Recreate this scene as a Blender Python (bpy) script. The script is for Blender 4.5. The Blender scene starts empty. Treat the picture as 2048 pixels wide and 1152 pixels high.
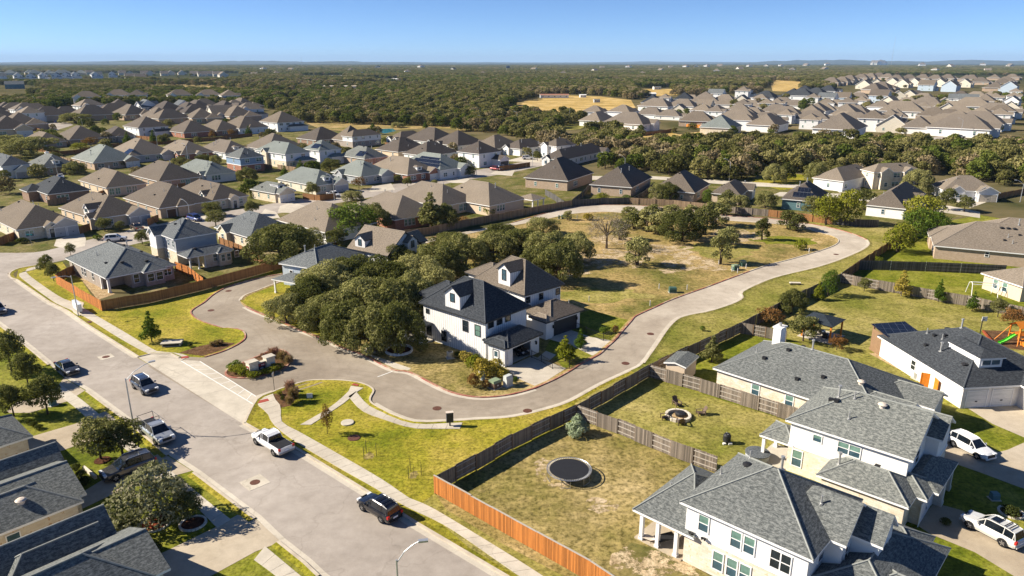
import bpy, bmesh, math, random
import numpy as np
from mathutils import Vector, Matrix
from mathutils.geometry import tessellate_polygon
R = math.radians
random.seed(7); RNG = np.random.default_rng(7)
SC = bpy.context.scene
COL = SC.collection
# ------------------------------------------------------------------ camera
CAM_H = 40.0; FPX = 1450.0; HORIZON = 124.0
PITCH = math.atan((576 - HORIZON) / FPX)
cam = bpy.data.cameras.new('camera'); camo = bpy.data.objects.new('camera', cam); COL.objects.link(camo)
cam.sensor_width = 36; cam.lens = 36 * FPX / 2048; cam.clip_start = 1; cam.clip_end = 90000
camo.location = (0, 0, CAM_H); camo.rotation_euler = (math.pi/2 - PITCH, 0, 0)
SC.camera = camo
# ------------------------------------------------------------------ sky, sun, exposure
SUN_EL = R(33); SUN_ROT = R(274)
w = bpy.data.worlds.new('World'); SC.world = w; w.use_nodes = True
nt = w.node_tree; bg = nt.nodes['Background']
sky = nt.nodes.new('ShaderNodeTexSky'); sky.sky_type = 'NISHITA'; sky.sun_disc = False
sky.sun_elevation = SUN_EL; sky.sun_rotation = SUN_ROT; sky.air_density = 0.46; sky.dust_density = 0.06; sky.ozone_density = 7.0; sky.altitude = 100
nt.links.new(sky.outputs[0], bg.inputs[0]); bg.inputs[1].default_value = 0.072
sl = bpy.data.lights.new('sun', 'SUN'); slo = bpy.data.objects.new('sun', sl); COL.objects.link(slo)
sl.energy = 4.8; sl.angle = R(0.55); sl.color = (1.0, 0.91, 0.77)
to_sun = Vector((-math.cos(SUN_EL)*math.cos(R(4)), math.cos(SUN_EL)*math.sin(R(4)), math.sin(SUN_EL)))
slo.rotation_euler = to_sun.to_track_quat('Z', 'Y').to_euler(); slo.location = (-200, 50, 150)
SC.view_settings.view_transform = 'Standard'; SC.view_settings.look = 'None'; SC.view_settings.gamma = 1
SC.view_settings.exposure = 1.05
SC.cycles.max_bounces = 5; SC.cycles.diffuse_bounces = 2; SC.cycles.glossy_bounces = 2
SC.cycles.transparent_max_bounces = 6; SC.cycles.transmission_bounces = 2; SC.cycles.volume_bounces = 0
SC.cycles.use_adaptive_sampling = True
# ------------------------------------------------------------------ photo pixel -> ground metres
cp, sp = math.cos(PITCH), math.sin(PITCH)
def g(px, py, z=0.0):
    a = (px - 1024) / FPX; b = (576 - py) / FPX
    d = (a, cp + b * sp, -sp + b * cp)
    t = (z - CAM_H) / d[2]
    return Vector((d[0] * t, d[1] * t))
def hgt(px, py, ytop):
    D = g(px, py)[1]
    k = (576 - ytop) / FPX
    # k = ((z-H)*cp + D*sp) / (D*cp - (z-H)*sp)
    return CAM_H + D * (k * cp - sp) / (cp + k * sp)
def mpp(px, py):                                    # metres per photo pixel across, at that ground point
    D = g(px, py)[1]
    return (D * cp + CAM_H * sp) / FPX
# ------------------------------------------------------------------ properties
def tag(o, label=None, cat=None, group=None, kind=None):
    if label: o['label'] = label
    if cat: o['category'] = cat
    if group: o['group'] = group
    if kind: o['kind'] = kind
    return o
def empty(name, loc, rz=0, label=None, cat=None, group=None):
    o = bpy.data.objects.new(name, None); COL.objects.link(o); o.empty_display_size = .3
    o.location = loc; o.rotation_euler = (0, 0, rz); return tag(o, label, cat, group)
def copy_tree(o, parent=None):
    c = o.copy(); COL.objects.link(c)
    if parent: c.parent = parent
    for ch in list(o.children): copy_tree(ch, c)
    return c
# ------------------------------------------------------------------ node materials
M = {}
def _new(name, rough=.85, spec=.3, metal=0):
    m = bpy.data.materials.new(name); m.use_nodes = True; n = m.node_tree
    b = n.nodes['Principled BSDF']; b.inputs['Roughness'].default_value = rough
    b.inputs['Specular IOR Level'].default_value = spec; b.inputs['Metallic'].default_value = metal
    M[name] = m; return m, n, b
def c4(c): return (c[0], c[1], c[2], 1)
def nd(n, t, **kw):
    x = n.nodes.new(t)
    for k, v in kw.items():
        if k in x.inputs: x.inputs[k].default_value = v
        else: setattr(x, k, v)
    return x
def noise(n, vec, scale, detail=4, rough=.6):
    x = nd(n, 'ShaderNodeTexNoise', Scale=scale, Detail=detail, Roughness=rough); n.links.new(vec, x.inputs['Vector']); return x.outputs['Fac']
def ramp(n, fac, stops):
    x = n.nodes.new('ShaderNodeValToRGB'); e = x.color_ramp.elements
    while len(e) < len(stops): e.new(0.5)
    for i, (p, c) in enumerate(stops): e[i].position = p; e[i].color = c4(c)
    n.links.new(fac, x.inputs[0]); return x.outputs[0]
def mix(n, fac, a, b, mode='MIX'):
    x = nd(n, 'ShaderNodeMix', data_type='RGBA', blend_type=mode)
    for s, v in ((0, fac), (6, a), (7, b)):
        if isinstance(v, bpy.types.NodeSocket): n.links.new(v, x.inputs[s])
        else: x.inputs[s].default_value = v if s == 0 else c4(v)
    return x.outputs[2]
def coord(n, which='Object'):
    return n.nodes.new('ShaderNodeTexCoord').outputs[which]
def bump(n, b, h, strength=.4, dist=.02):
    x = nd(n, 'ShaderNodeBump', Strength=strength, Distance=dist); n.links.new(h, x.inputs['Height']); n.links.new(x.outputs[0], b.inputs['Normal'])
def plain(name, c, rough=.6, spec=.4, metal=0, var=.12, sc=3):
    m, n, b = _new(name, rough, spec, metal)
    f = noise(n, coord(n), sc, 3)
    n.links.new(ramp(n, f, [(.3, [x*(1-var) for x in c]), (.7, [min(1, x*(1+var)) for x in c])]), b.inputs['Base Color']); return m
def blend3(name, cs, scale, fine, rough=.95, fine_amt=.35, third=None, bumpd=.03, mid=None, ragged=None):
    m, n, b = _new(name, rough, .1)
    v = coord(n); G = 1.22
    cs = [[x*G for x in c] for c in cs]
    col = ramp(n, noise(n, v, scale, 7, .68), [(.36, cs[0]), (.5, cs[1]), (.66, cs[2])])
    if third: col = mix(n, ramp(n, noise(n, v, third[0], 8, .74), [(third[1], (0, 0, 0)), (third[1] + .08, (1, 1, 1))]), col, [x*G for x in third[2]])
    f2 = noise(n, v, fine, 5, .8); f3 = noise(n, v, fine*.37, 4, .7)
    col = mix(n, min(1, fine_amt*1.5), col, ramp(n, f2, [(.38, (.30, .30, .22)), (.50, (.88, .88, .86)), (.62, (1.25, 1.22, 1.2))]), 'MULTIPLY')
    col = mix(n, min(1, fine_amt*1.1), col, ramp(n, f3, [(.36, (.50, .52, .40)), (.54, (1, 1, 1))]), 'MULTIPLY')
    if mid: col = mix(n, mid[1], col, ramp(n, noise(n, v, mid[0]*.5, 3, .6), [(.35, (.45, .48, .40)), (.6, (1, 1, 1))]), 'MULTIPLY')
    n.links.new(col, b.inputs['Base Color']); bump(n, b, f2, .8, bumpd*1.6)
    if ragged:
        t = n.nodes.new('ShaderNodeBsdfTransparent'); ms = n.nodes.new('ShaderNodeMixShader')
        n.links.new(ramp(n, noise(n, v, ragged[0], 8, .75), [(ragged[1], (0, 0, 0)), (ragged[1]+.05, (1, 1, 1))]), ms.inputs[0])
        n.links.new(t.outputs[0], ms.inputs[1]); n.links.new(b.outputs[0], ms.inputs[2]); n.links.new(ms.outputs[0], n.nodes['Material Output'].inputs[0])
    return m
def shingles(name, dark, mid, light):
    m, n, b = _new(name, .92, .15)
    uv = coord(n, 'UV')
    br = nd(n, 'ShaderNodeTexBrick', Scale=1.0, offset=.5, squash=1); n.links.new(uv, br.inputs['Vector'])
    for k, v in (('Color1', c4(mid)), ('Color2', c4(light)), ('Mortar', c4(dark)), ('Mortar Size', .012), ('Mortar Smooth', .3), ('Bias', 0), ('Brick Width', .36), ('Row Height', .15)):
        br.inputs[k].default_value = v
    mp = nd(n, 'ShaderNodeMapping'); n.links.new(uv, mp.inputs[0]); mp.inputs['Scale'].default_value = (1, 2.0, 1)
    f = noise(n, mp.outputs[0], 2.6, 3, .85)
    col = mix(n, .62, br.outputs[0], ramp(n, f, [(.40, [x*.8 for x in dark]), (.50, mid), (.60, [x*1.15 for x in light])]))
    col = mix(n, .5, col, ramp(n, noise(n, uv, .22, 3), [(.3, (.72, .72, .72)), (.7, (1, 1, 1))]), 'MULTIPLY')
    oi = n.nodes.new('ShaderNodeObjectInfo')
    col = mix(n, 1.0, col, ramp(n, oi.outputs['Random'], [(0, (.82, .82, .84)), (1, (1.12, 1.10, 1.06))]), 'MULTIPLY')
    n.links.new(col, b.inputs['Base Color']); bump(n, b, br.outputs['Fac'], -.5, .02); plain('ridge_' + name, [x*1.02 for x in light], .9, .15); return m
def bricks(name, c1, c2, mortar, bw=.3, rh=.1, ms=.012, bias=0, blot=None):
    m, n, b = _new(name, .9, .2)
    uv = coord(n, 'UV')
    br = nd(n, 'ShaderNodeTexBrick', Scale=1.0, offset=.5); n.links.new(uv, br.inputs['Vector'])
    for k, v in (('Color1', c4(c1)), ('Color2', c4(c2)), ('Mortar', c4(mortar)), ('Mortar Size', ms), ('Bias', bias), ('Brick Width', bw), ('Row Height', rh)):
        br.inputs[k].default_value = v
    col = br.outputs[0]
    col = mix(n, .6, col, ramp(n, noise(n, uv, 1.3, 4), [(.3, (.7, .68, .66)), (.7, (1, 1, 1))]), 'MULTIPLY')
    if blot: col = mix(n, ramp(n, noise(n, uv, 2.6, 2), [(.6, (0, 0, 0)), (.66, (1, 1, 1))]), col, blot)
    n.links.new(col, b.inputs['Base Color']); bump(n, b, br.outputs['Fac'], -.4, .01); return m
def boards(name, c, width, line, vertical=False, groove=.08, rough=.6, var=.1):
    m, n, b = _new(name, rough, .3)
    uv = coord(n, 'UV'); sx = n.nodes.new('ShaderNodeSeparateXYZ'); n.links.new(uv, sx.inputs[0])
    d = nd(n, 'ShaderNodeMath', operation='DIVIDE'); n.links.new(sx.outputs[0 if vertical else 1], d.inputs[0]); d.inputs[1].default_value = width
    fr = nd(n, 'ShaderNodeMath', operation='FRACT'); n.links.new(d.outputs[0], fr.inputs[0])
    lt = nd(n, 'ShaderNodeMath', operation='LESS_THAN'); n.links.new(fr.outputs[0], lt.inputs[0]); lt.inputs[1].default_value = groove
    fl = nd(n, 'ShaderNodeMath', operation='FLOOR'); n.links.new(d.outputs[0], fl.inputs[0])
    wn = nd(n, 'ShaderNodeTexWhiteNoise', noise_dimensions='1D'); n.links.new(fl.outputs[0], wn.inputs['W'])
    col = ramp(n, wn.outputs['Value'], [(0, [x*(1-var) for x in c]), (1, [min(1, x*(1+var)) for x in c])])
    st = nd(n, 'ShaderNodeMapping'); n.links.new(uv, st.inputs[0]); st.inputs['Scale'].default_value = (1, .15, 1) if vertical else (.15, 1, 1)
    col = mix(n, .5, col, ramp(n, noise(n, st.outputs[0], 5, 4, .7), [(.3, (.6, .6, .6)), (.65, (1, 1, 1))]), 'MULTIPLY')
    col = mix(n, lt.outputs[0], col, line)
    n.links.new(col, b.inputs['Base Color']); return m
shingles('shingle_grey', (.060, .067, .068), (.135, .146, .142), (.24, .25, .235))
shingles('shingle_slate', (.05, .058, .066), (.115, .128, .136), (.20, .215, .22))
shingles('shingle_green_grey', (.10, .12, .115), (.20, .225, .21), (.27, .29, .27))
shingles('shingle_charcoal', (.018, .021, .027), (.040, .046, .055), (.072, .08, .09))
shingles('shingle_blue_black', (.014, .02, .03), (.024, .033, .045), (.04, .05, .062))
shingles('shingle_brown', (.095, .078, .062), (.155, .128, .100), (.205, .172, .138))
shingles('shingle_taupe', (.13, .108, .085), (.205, .172, .135), (.26, .22, .178))
shingles('shingle_dark_brown', (.055, .047, .042), (.095, .08, .07), (.135, .115, .098))
bricks('brick_tan', (.42, .30, .20), (.52, .39, .28), (.45, .38, .31))
bricks('brick_red', (.30, .10, .055), (.40, .16, .09), (.40, .30, .25))
bricks('brick_brown', (.22, .135, .09), (.31, .20, .14), (.34, .27, .22))
bricks('brick_grey', (.30, .255, .215), (.40, .345, .30), (.42, .38, .34))
bricks('limestone', (.66, .56, .41), (.74, .67, .54), (.66, .59, .48), .55, .24, .015, 0, (.50, .33, .18))
bricks('limestone_white', (.68, .58, .44), (.80, .74, .62), (.60, .54, .45), .5, .22, .012, 0, (.60, .47, .31))
bricks('brick_white', (.74, .71, .66), (.80, .77, .73), (.70, .67, .63))
boards('siding_white', (.78, .78, .77), .2, (.5, .5, .5), False, .06, .6, .02)
boards('siding_cream', (.70, .64, .52), .2, (.42, .38, .3), False, .06, .6, .02)
boards('siding_grey', (.40, .42, .44), .2, (.24, .25, .26), False, .06, .6, .02)
boards('siding_blue', (.24, .34, .47), .2, (.14, .19, .28), False, .06, .6, .02)
boards('siding_teal', (.12, .22, .24), .2, (.07, .12, .13), False, .06, .6, .02)
boards('board_batten', (.80, .79, .77), .45, (.25, .26, .29), True, .11, .6, .02)
boards('siding_pale_blue', (.46, .55, .63), .2, (.3, .36, .42), False, .06, .6, .02)
boards('board_batten_grey', (.50, .56, .62), .42, (.30, .34, .38), True, .09, .6, .02)
boards('fence_cedar', (.50, .185, .042), .145, (.16, .055, .018), True, .10, .85, .34)
boards('fence_brown', (.30, .145, .055), .145, (.10, .05, .025), True, .08, .85, .22)
boards('fence_grey', (.23, .19, .15), .145, (.06, .05, .04), True, .08, .9, .45)
boards('fence_dark', (.10, .095, .09), .145, (.03, .028, .025), True, .1, .9, .42)
boards('fence_tan', (.30, .21, .13), .145, (.11, .08, .05), True, .1, .9, .3)
boards('garage_white', (.72, .71, .69), .53, (.45, .45, .44), False, .04, .5, .01)
boards('garage_grey', (.42, .42, .43), .53, (.26, .26, .27), False, .04, .5, .01)
boards('garage_tan', (.55, .48, .38), .53, (.33, .28, .22), False, .04, .5, .01)
boards('garage_brown', (.10, .055, .035), .53, (.045, .025, .018), False, .04, .5, .01)
boards('garage_dark', (.035, .04, .048), .53, (.015, .017, .02), False, .04, .45, .01)
plain('stucco_white', (.80, .78, .74), .9, .2, 0, .04, 1.2)
plain('stucco_grey', (.46, .44, .42), .9, .2, 0, .05, 1.2)
plain('stucco_tan', (.60, .48, .35), .9, .2, 0, .05, 1.2)
plain('trim_white', (.80, .79, .77), .5, .4, 0, .03)
plain('trim_brown', (.13, .09, .065), .6, .3)
plain('trim_dark', (.03, .032, .036), .5, .4)
plain('trim_cream', (.66, .58, .45), .6, .3)
plain('door_wood', (.17, .075, .035), .5, .4)
plain('metal_vent', (.50, .50, .49), .45, .5, .6)
plain('vent_black', (.02, .02, .022), .6, .3)
plain('vent_tan', (.62, .53, .44), .6, .3)
plain('steel_galv', (.55, .56, .57), .45, .5, .7)
plain('wood_post', (.24, .15, .085), .9, .2)
plain('rail_weathered', (.40, .36, .31), .9, .2)
plain('black_metal', (.012, .012, .014), .45, .5, .3)
plain('concrete', (.50, .455, .375), .9, .2, 0, .12, .8)
plain('stone_block', (.62, .56, .46), .9, .2, 0, .15, 2)
plain('green_box', (.05, .11, .085), .6, .3)
plain('green_box_pale', (.22, .28, .17), .6, .3)
plain('grey_cabinet', (.50, .52, .49), .6, .3)
plain('trunk_bark', (.085, .062, .045), .95, .1, 0, .3, 3)
plain('trunk_pale', (.22, .19, .16), .95, .1, 0, .3, 3)
plain('mulch', (.085, .035, .018), 1, .1, 0, .5, 6)
plain('mulch_red', (.26, .065, .03), 1, .1, 0, .5, 6)
plain('manhole_iron', (.13, .055, .035), .7, .4, .3, .25, 8)
plain('white_paint', (.78, .77, .74), .7, .3, 0, .12, 2)
plain('red_plate', (.33, .07, .05), .8, .2)
plain('orange_wood', (.62, .20, .02), .6, .3)
plain('slide_green', (.13, .62, .06), .35, .5)
plain('tyre', (.014, .014, .015), .9, .2)
plain('rim_metal', (.42, .42, .43), .35, .5, .8)
plain('lamp_red', (.45, .02, .015), .25, .6)
plain('lamp_clear', (.70, .72, .74), .15, .7)
plain('plate_white', (.75, .75, .76), .5, .4)
plain('pool_water', (.02, .19, .24), .15, .5)
plain('cushion_teal', (.05, .33, .35), .6, .3)
plain('pumpkin', (.60, .16, .01), .5, .4)
plain('orange_flower', (.60, .22, .05), .7, .3)
plain('sign_panel', (.03, .045, .075), .4, .5)
plain('sign_red', (.35, .035, .035), .5, .4)
def glass(name, c, rough=.08):
    m, n, b = _new(name, rough, .8)
    v = coord(n)
    n.links.new(ramp(n, noise(n, v, .7, 2), [(.35, [x*.6 for x in c]), (.65, [x*1.35 for x in c])]), b.inputs['Base Color']); return m
glass('glass_dark', (.018, .026, .032)); glass('glass_green', (.14, .24, .20)); glass('glass_blue', (.05, .10, .13)); glass('car_glass', (.008, .012, .018), .03)
def paint(name, c, metal=.35):
    m, n, b = _new(name, .28, .5, metal); b.inputs['Base Color'].default_value = c4(c)
    b.inputs['Coat Weight'].default_value = 1.0; b.inputs['Coat Roughness'].default_value = .05
    f = noise(n, coord(n), 1.5, 3); rr = ramp(n, f, [(.3, (.24,)*3), (.7, (.4,)*3)]); n.links.new(rr, b.inputs['Roughness']); return m
paint('paint_white', (.74, .74, .74), 0); paint('paint_silver', (.42, .44, .46), .5); paint('paint_black', (.008, .008, .012), .2)
paint('paint_graphite', (.075, .075, .08), .5); paint('paint_steel_blue', (.06, .075, .11), .5); paint('paint_brown', (.10, .07, .055), .4)
paint('paint_blue', (.02, .05, .22), .3); paint('paint_pearl', (.66, .65, .61), .15); paint('paint_red', (.18, .015, .02), .3)
def solar():
    m, n, b = _new('solar_panel', .12, .6)
    uv = coord(n, 'UV'); br = nd(n, 'ShaderNodeTexBrick', Scale=1.0, offset=0); n.links.new(uv, br.inputs['Vector'])
    for k, v in (('Color1', (.008, .011, .02, 1)), ('Color2', (.011, .014, .026, 1)), ('Mortar', (.09, .10, .12, 1)), ('Mortar Size', .015), ('Brick Width', 1.0), ('Row Height', 1.65)): br.inputs[k].default_value = v
    n.links.new(br.outputs[0], b.inputs['Base Color'])
solar()
# ground surfaces
blend3('dry_ground', [(.11, .11, .03), (.22, .175, .065), (.33, .25, .11)], .035, 1.6, third=(.05, .60, (.42, .32, .17)), mid=(.35, .35))
blend3('lawn_bright', [(.165, .18, .012), (.285, .25, .028), (.40, .31, .065)], .10, 2.6, fine_amt=.55, third=(.16, .64, (.15, .185, .006)), mid=(.6, .3))
blend3('lawn_green', [(.10, .125, .008), (.175, .185, .018), (.27, .245, .05)], .12, 2.6, fine_amt=.5, mid=(.5, .3))
blend3('lawn_olive', [(.165, .17, .028), (.265, .235, .062), (.385, .315, .12)], .07, 2.2, fine_amt=.55, third=(.09, .62, (.19, .20, .018)), mid=(.45, .4))
blend3('lawn_dry', [(.19, .165, .045), (.31, .24, .095), (.45, .345, .175)], .09, 2.0, fine_amt=.6, third=(.11, .63, (.52, .38, .20)), mid=(.5, .45))
blend3('meadow', [(.155, .145, .035), (.345, .25, .10), (.49, .345, .175)], .055, 1.7, fine_amt=.55, third=(.075, .60, (.58, .43, .25)), mid=(.35, .45))
blend3('straw', [(.36, .24, .07), (.47, .32, .11), (.55, .40, .18)], .03, 1.2, mid=(.12, .4))
blend3('bare_soil', [(.34, .25, .15), (.45, .345, .22), (.56, .45, .31)], .5, 3, fine_amt=.5, ragged=(.4, .47))
blend3('garden_mix', [(.075, .09, .012), (.16, .145, .045), (.27, .21, .11)], .16, 2.4, fine_amt=.55, third=(.10, .60, (.34, .27, .17)), mid=(.3, .5))  # grass and soil blend, darkened to carry the shade between the houses
blend3('gravel_bed', [(.30, .20, .11), (.42, .30, .17), (.5, .38, .24)], 1.2, 7, fine_amt=.6)
blend3('mulch_bed', [(.07, .035, .018), (.13, .07, .035), (.17, .10, .055)], 1.2, 7, fine_amt=.6)
def road(name, cs, crack):
    m, n, b = _new(name, .92, .2)
    v = coord(n)
    col = ramp(n, noise(n, v, .06, 5, .6), [(.33, cs[0]), (.5, cs[1]), (.67, cs[2])])
    col = mix(n, .6, col, ramp(n, noise(n, v, .55, 5, .7), [(.3, (.66, .65, .64)), (.62, (1, 1, 1))]), 'MULTIPLY')
    col = mix(n, .45, col, ramp(n, noise(n, v, 14, 3, .8), [(.3, (.6, .6, .6)), (.65, (1, 1, 1))]), 'MULTIPLY')
    vo = nd(n, 'ShaderNodeTexVoronoi', feature='DISTANCE_TO_EDGE', Scale=.11)
    wv = n.nodes.new('ShaderNodeVectorMath'); wv.operation = 'ADD'
    nz = nd(n, 'ShaderNodeTexNoise', Scale=.3, Detail=5); n.links.new(v, nz.inputs[0]); n.links.new(v, wv.inputs[0])
    sc = n.nodes.new('ShaderNodeVectorMath'); sc.operation = 'SCALE'; sc.inputs[3].default_value = 5; n.links.new(nz.outputs[1], sc.inputs[0]); n.links.new(sc.outputs[0], wv.inputs[1])
    n.links.new(wv.outputs[0], vo.inputs['Vector'])
    col = mix(n, crack, col, ramp(n, vo.outputs[0], [(.0, (.45, .43, .40)), (.012, (1, 1, 1))]), 'MULTIPLY')
    n.links.new(col, b.inputs['Base Color']); bump(n, b, noise(n, v, 20, 3), .3, .01); return m
road('asphalt', [(.34, .295, .25), (.415, .365, .315), (.50, .445, .39)], .25)
road('asphalt_loop', [(.26, .212, .16), (.345, .29, .225), (.42, .36, .285)], .2)
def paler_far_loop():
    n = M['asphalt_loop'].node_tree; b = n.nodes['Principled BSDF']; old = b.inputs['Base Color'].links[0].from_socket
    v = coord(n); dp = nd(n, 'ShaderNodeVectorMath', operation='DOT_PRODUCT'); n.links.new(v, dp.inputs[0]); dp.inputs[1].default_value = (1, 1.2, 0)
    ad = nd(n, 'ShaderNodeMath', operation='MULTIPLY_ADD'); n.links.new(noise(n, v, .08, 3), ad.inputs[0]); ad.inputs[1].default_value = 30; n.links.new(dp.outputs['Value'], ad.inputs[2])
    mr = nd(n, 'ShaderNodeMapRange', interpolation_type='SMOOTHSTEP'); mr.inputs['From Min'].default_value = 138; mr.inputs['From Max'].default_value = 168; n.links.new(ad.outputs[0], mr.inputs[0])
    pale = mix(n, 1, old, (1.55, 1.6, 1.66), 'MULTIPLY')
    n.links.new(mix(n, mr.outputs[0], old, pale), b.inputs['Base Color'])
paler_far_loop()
road('concrete_pale', [(.52, .46, .37), (.60, .54, .44), (.66, .60, .50)], .3)
road('concrete_drive', [(.42, .34, .24), (.50, .42, .31), (.56, .48, .37)], .15)
road('asphalt_mark', [(.29, .235, .18), (.335, .28, .215), (.39, .33, .26)], 0)
def kerbmat():
    m, n, b = _new('kerb', .9, .2); v = coord(n)
    n.links.new(ramp(n, noise(n, v, .8, 4), [(.35, (.42, .36, .28)), (.6, (.55, .48, .38))]), b.inputs['Base Color'])
    m, n, b = _new('kerb_red', .9, .2); v = coord(n)
    n.links.new(ramp(n, noise(n, v, .5, 5, .75), [(.38, (.30, .10, .075)), (.5, (.36, .17, .12)), (.62, (.47, .37, .28))]), b.inputs['Base Color'])
kerbmat()
def foliage(name, cs, transl=.25, jit=.4, obj=.45):
    m = bpy.data.materials.new(name); m.use_nodes = True; n = m.node_tree; M[name] = m
    for x in list(n.nodes): n.nodes.remove(x)
    out = n.nodes.new('ShaderNodeOutputMaterial')
    oi = n.nodes.new('ShaderNodeObjectInfo'); ge = n.nodes.new('ShaderNodeNewGeometry')
    f = noise(n, coord(n), .55, 3, .6)
    a = nd(n, 'ShaderNodeMath', operation='MULTIPLY_ADD'); n.links.new(ge.outputs['Random Per Island'], a.inputs[0]); a.inputs[1].default_value = jit
    b2 = nd(n, 'ShaderNodeMath', operation='MULTIPLY_ADD'); n.links.new(oi.outputs['Random'], b2.inputs[0]); b2.inputs[1].default_value = obj; n.links.new(f, b2.inputs[2])
    n.links.new(b2.outputs[0], a.inputs[2])
    sb = nd(n, 'ShaderNodeMath', operation='SUBTRACT'); n.links.new(a.outputs[0], sb.inputs[0]); sb.inputs[1].default_value = .42 + (obj-.45)*.5
    col = ramp(n, sb.outputs[0], [(.1, cs[0]), (.5, cs[1]), (.9, cs[2])])
    d = nd(n, 'ShaderNodeBsdfDiffuse'); n.links.new(col, d.inputs[0])
    t = nd(n, 'ShaderNodeBsdfTranslucent'); n.links.new(mix(n, .3, col, (.35, .40, .06)), t.inputs[0])
    ms = nd(n, 'ShaderNodeMixShader', Fac=transl); n.links.new(d.outputs[0], ms.inputs[1]); n.links.new(t.outputs[0], ms.inputs[2])
    n.links.new(ms.outputs[0], out.inputs[0]); return m
foliage('leaf_oak', [(.06, .068, .02), (.165, .165, .052), (.36, .335, .135)], jit=.55, obj=.75)
foliage('leaf_dark', [(.030, .040, .012), (.058, .072, .020), (.10, .108, .032)])
foliage('leaf_street', [(.06, .068, .020), (.135, .138, .042), (.25, .235, .09)], jit=.55)
foliage('leaf_green', [(.045, .085, .010), (.085, .135, .018), (.14, .185, .035)])
foliage('leaf_lime', [(.12, .145, .012), (.20, .21, .022), (.30, .285, .045)])
foliage('leaf_yellow', [(.26, .20, .03), (.36, .28, .05), (.45, .38, .12)])
foliage('leaf_rust', [(.12, .055, .018), (.21, .10, .035), (.28, .16, .06)])
foliage('leaf_pale', [(.20, .26, .14), (.34, .40, .25), (.46, .50, .34)])
foliage('leaf_silver', [(.08, .088, .035), (.17, .172, .085), (.30, .285, .17)], jit=.55)
foliage('twig_grey', [(.13, .105, .075), (.20, .165, .12), (.26, .22, .17)], .1)
foliage('leaf_wood', [(.065, .066, .02), (.175, .162, .055), (.35, .305, .13)], .2, .3)
foliage('leaf_wood_brown', [(.15, .115, .06), (.27, .21, .115), (.42, .34, .20)], .2, .3)
foliage('leaf_wood_green', [(.05, .072, .012), (.105, .13, .024), (.21, .225, .055)], .2, .3)
foliage('grass_tuft', [(.20, .13, .06), (.30, .20, .10), (.38, .27, .15)], .2)
foliage('grass_pink', [(.28, .13, .10), (.36, .18, .14), (.42, .25, .19)], .2)
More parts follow.
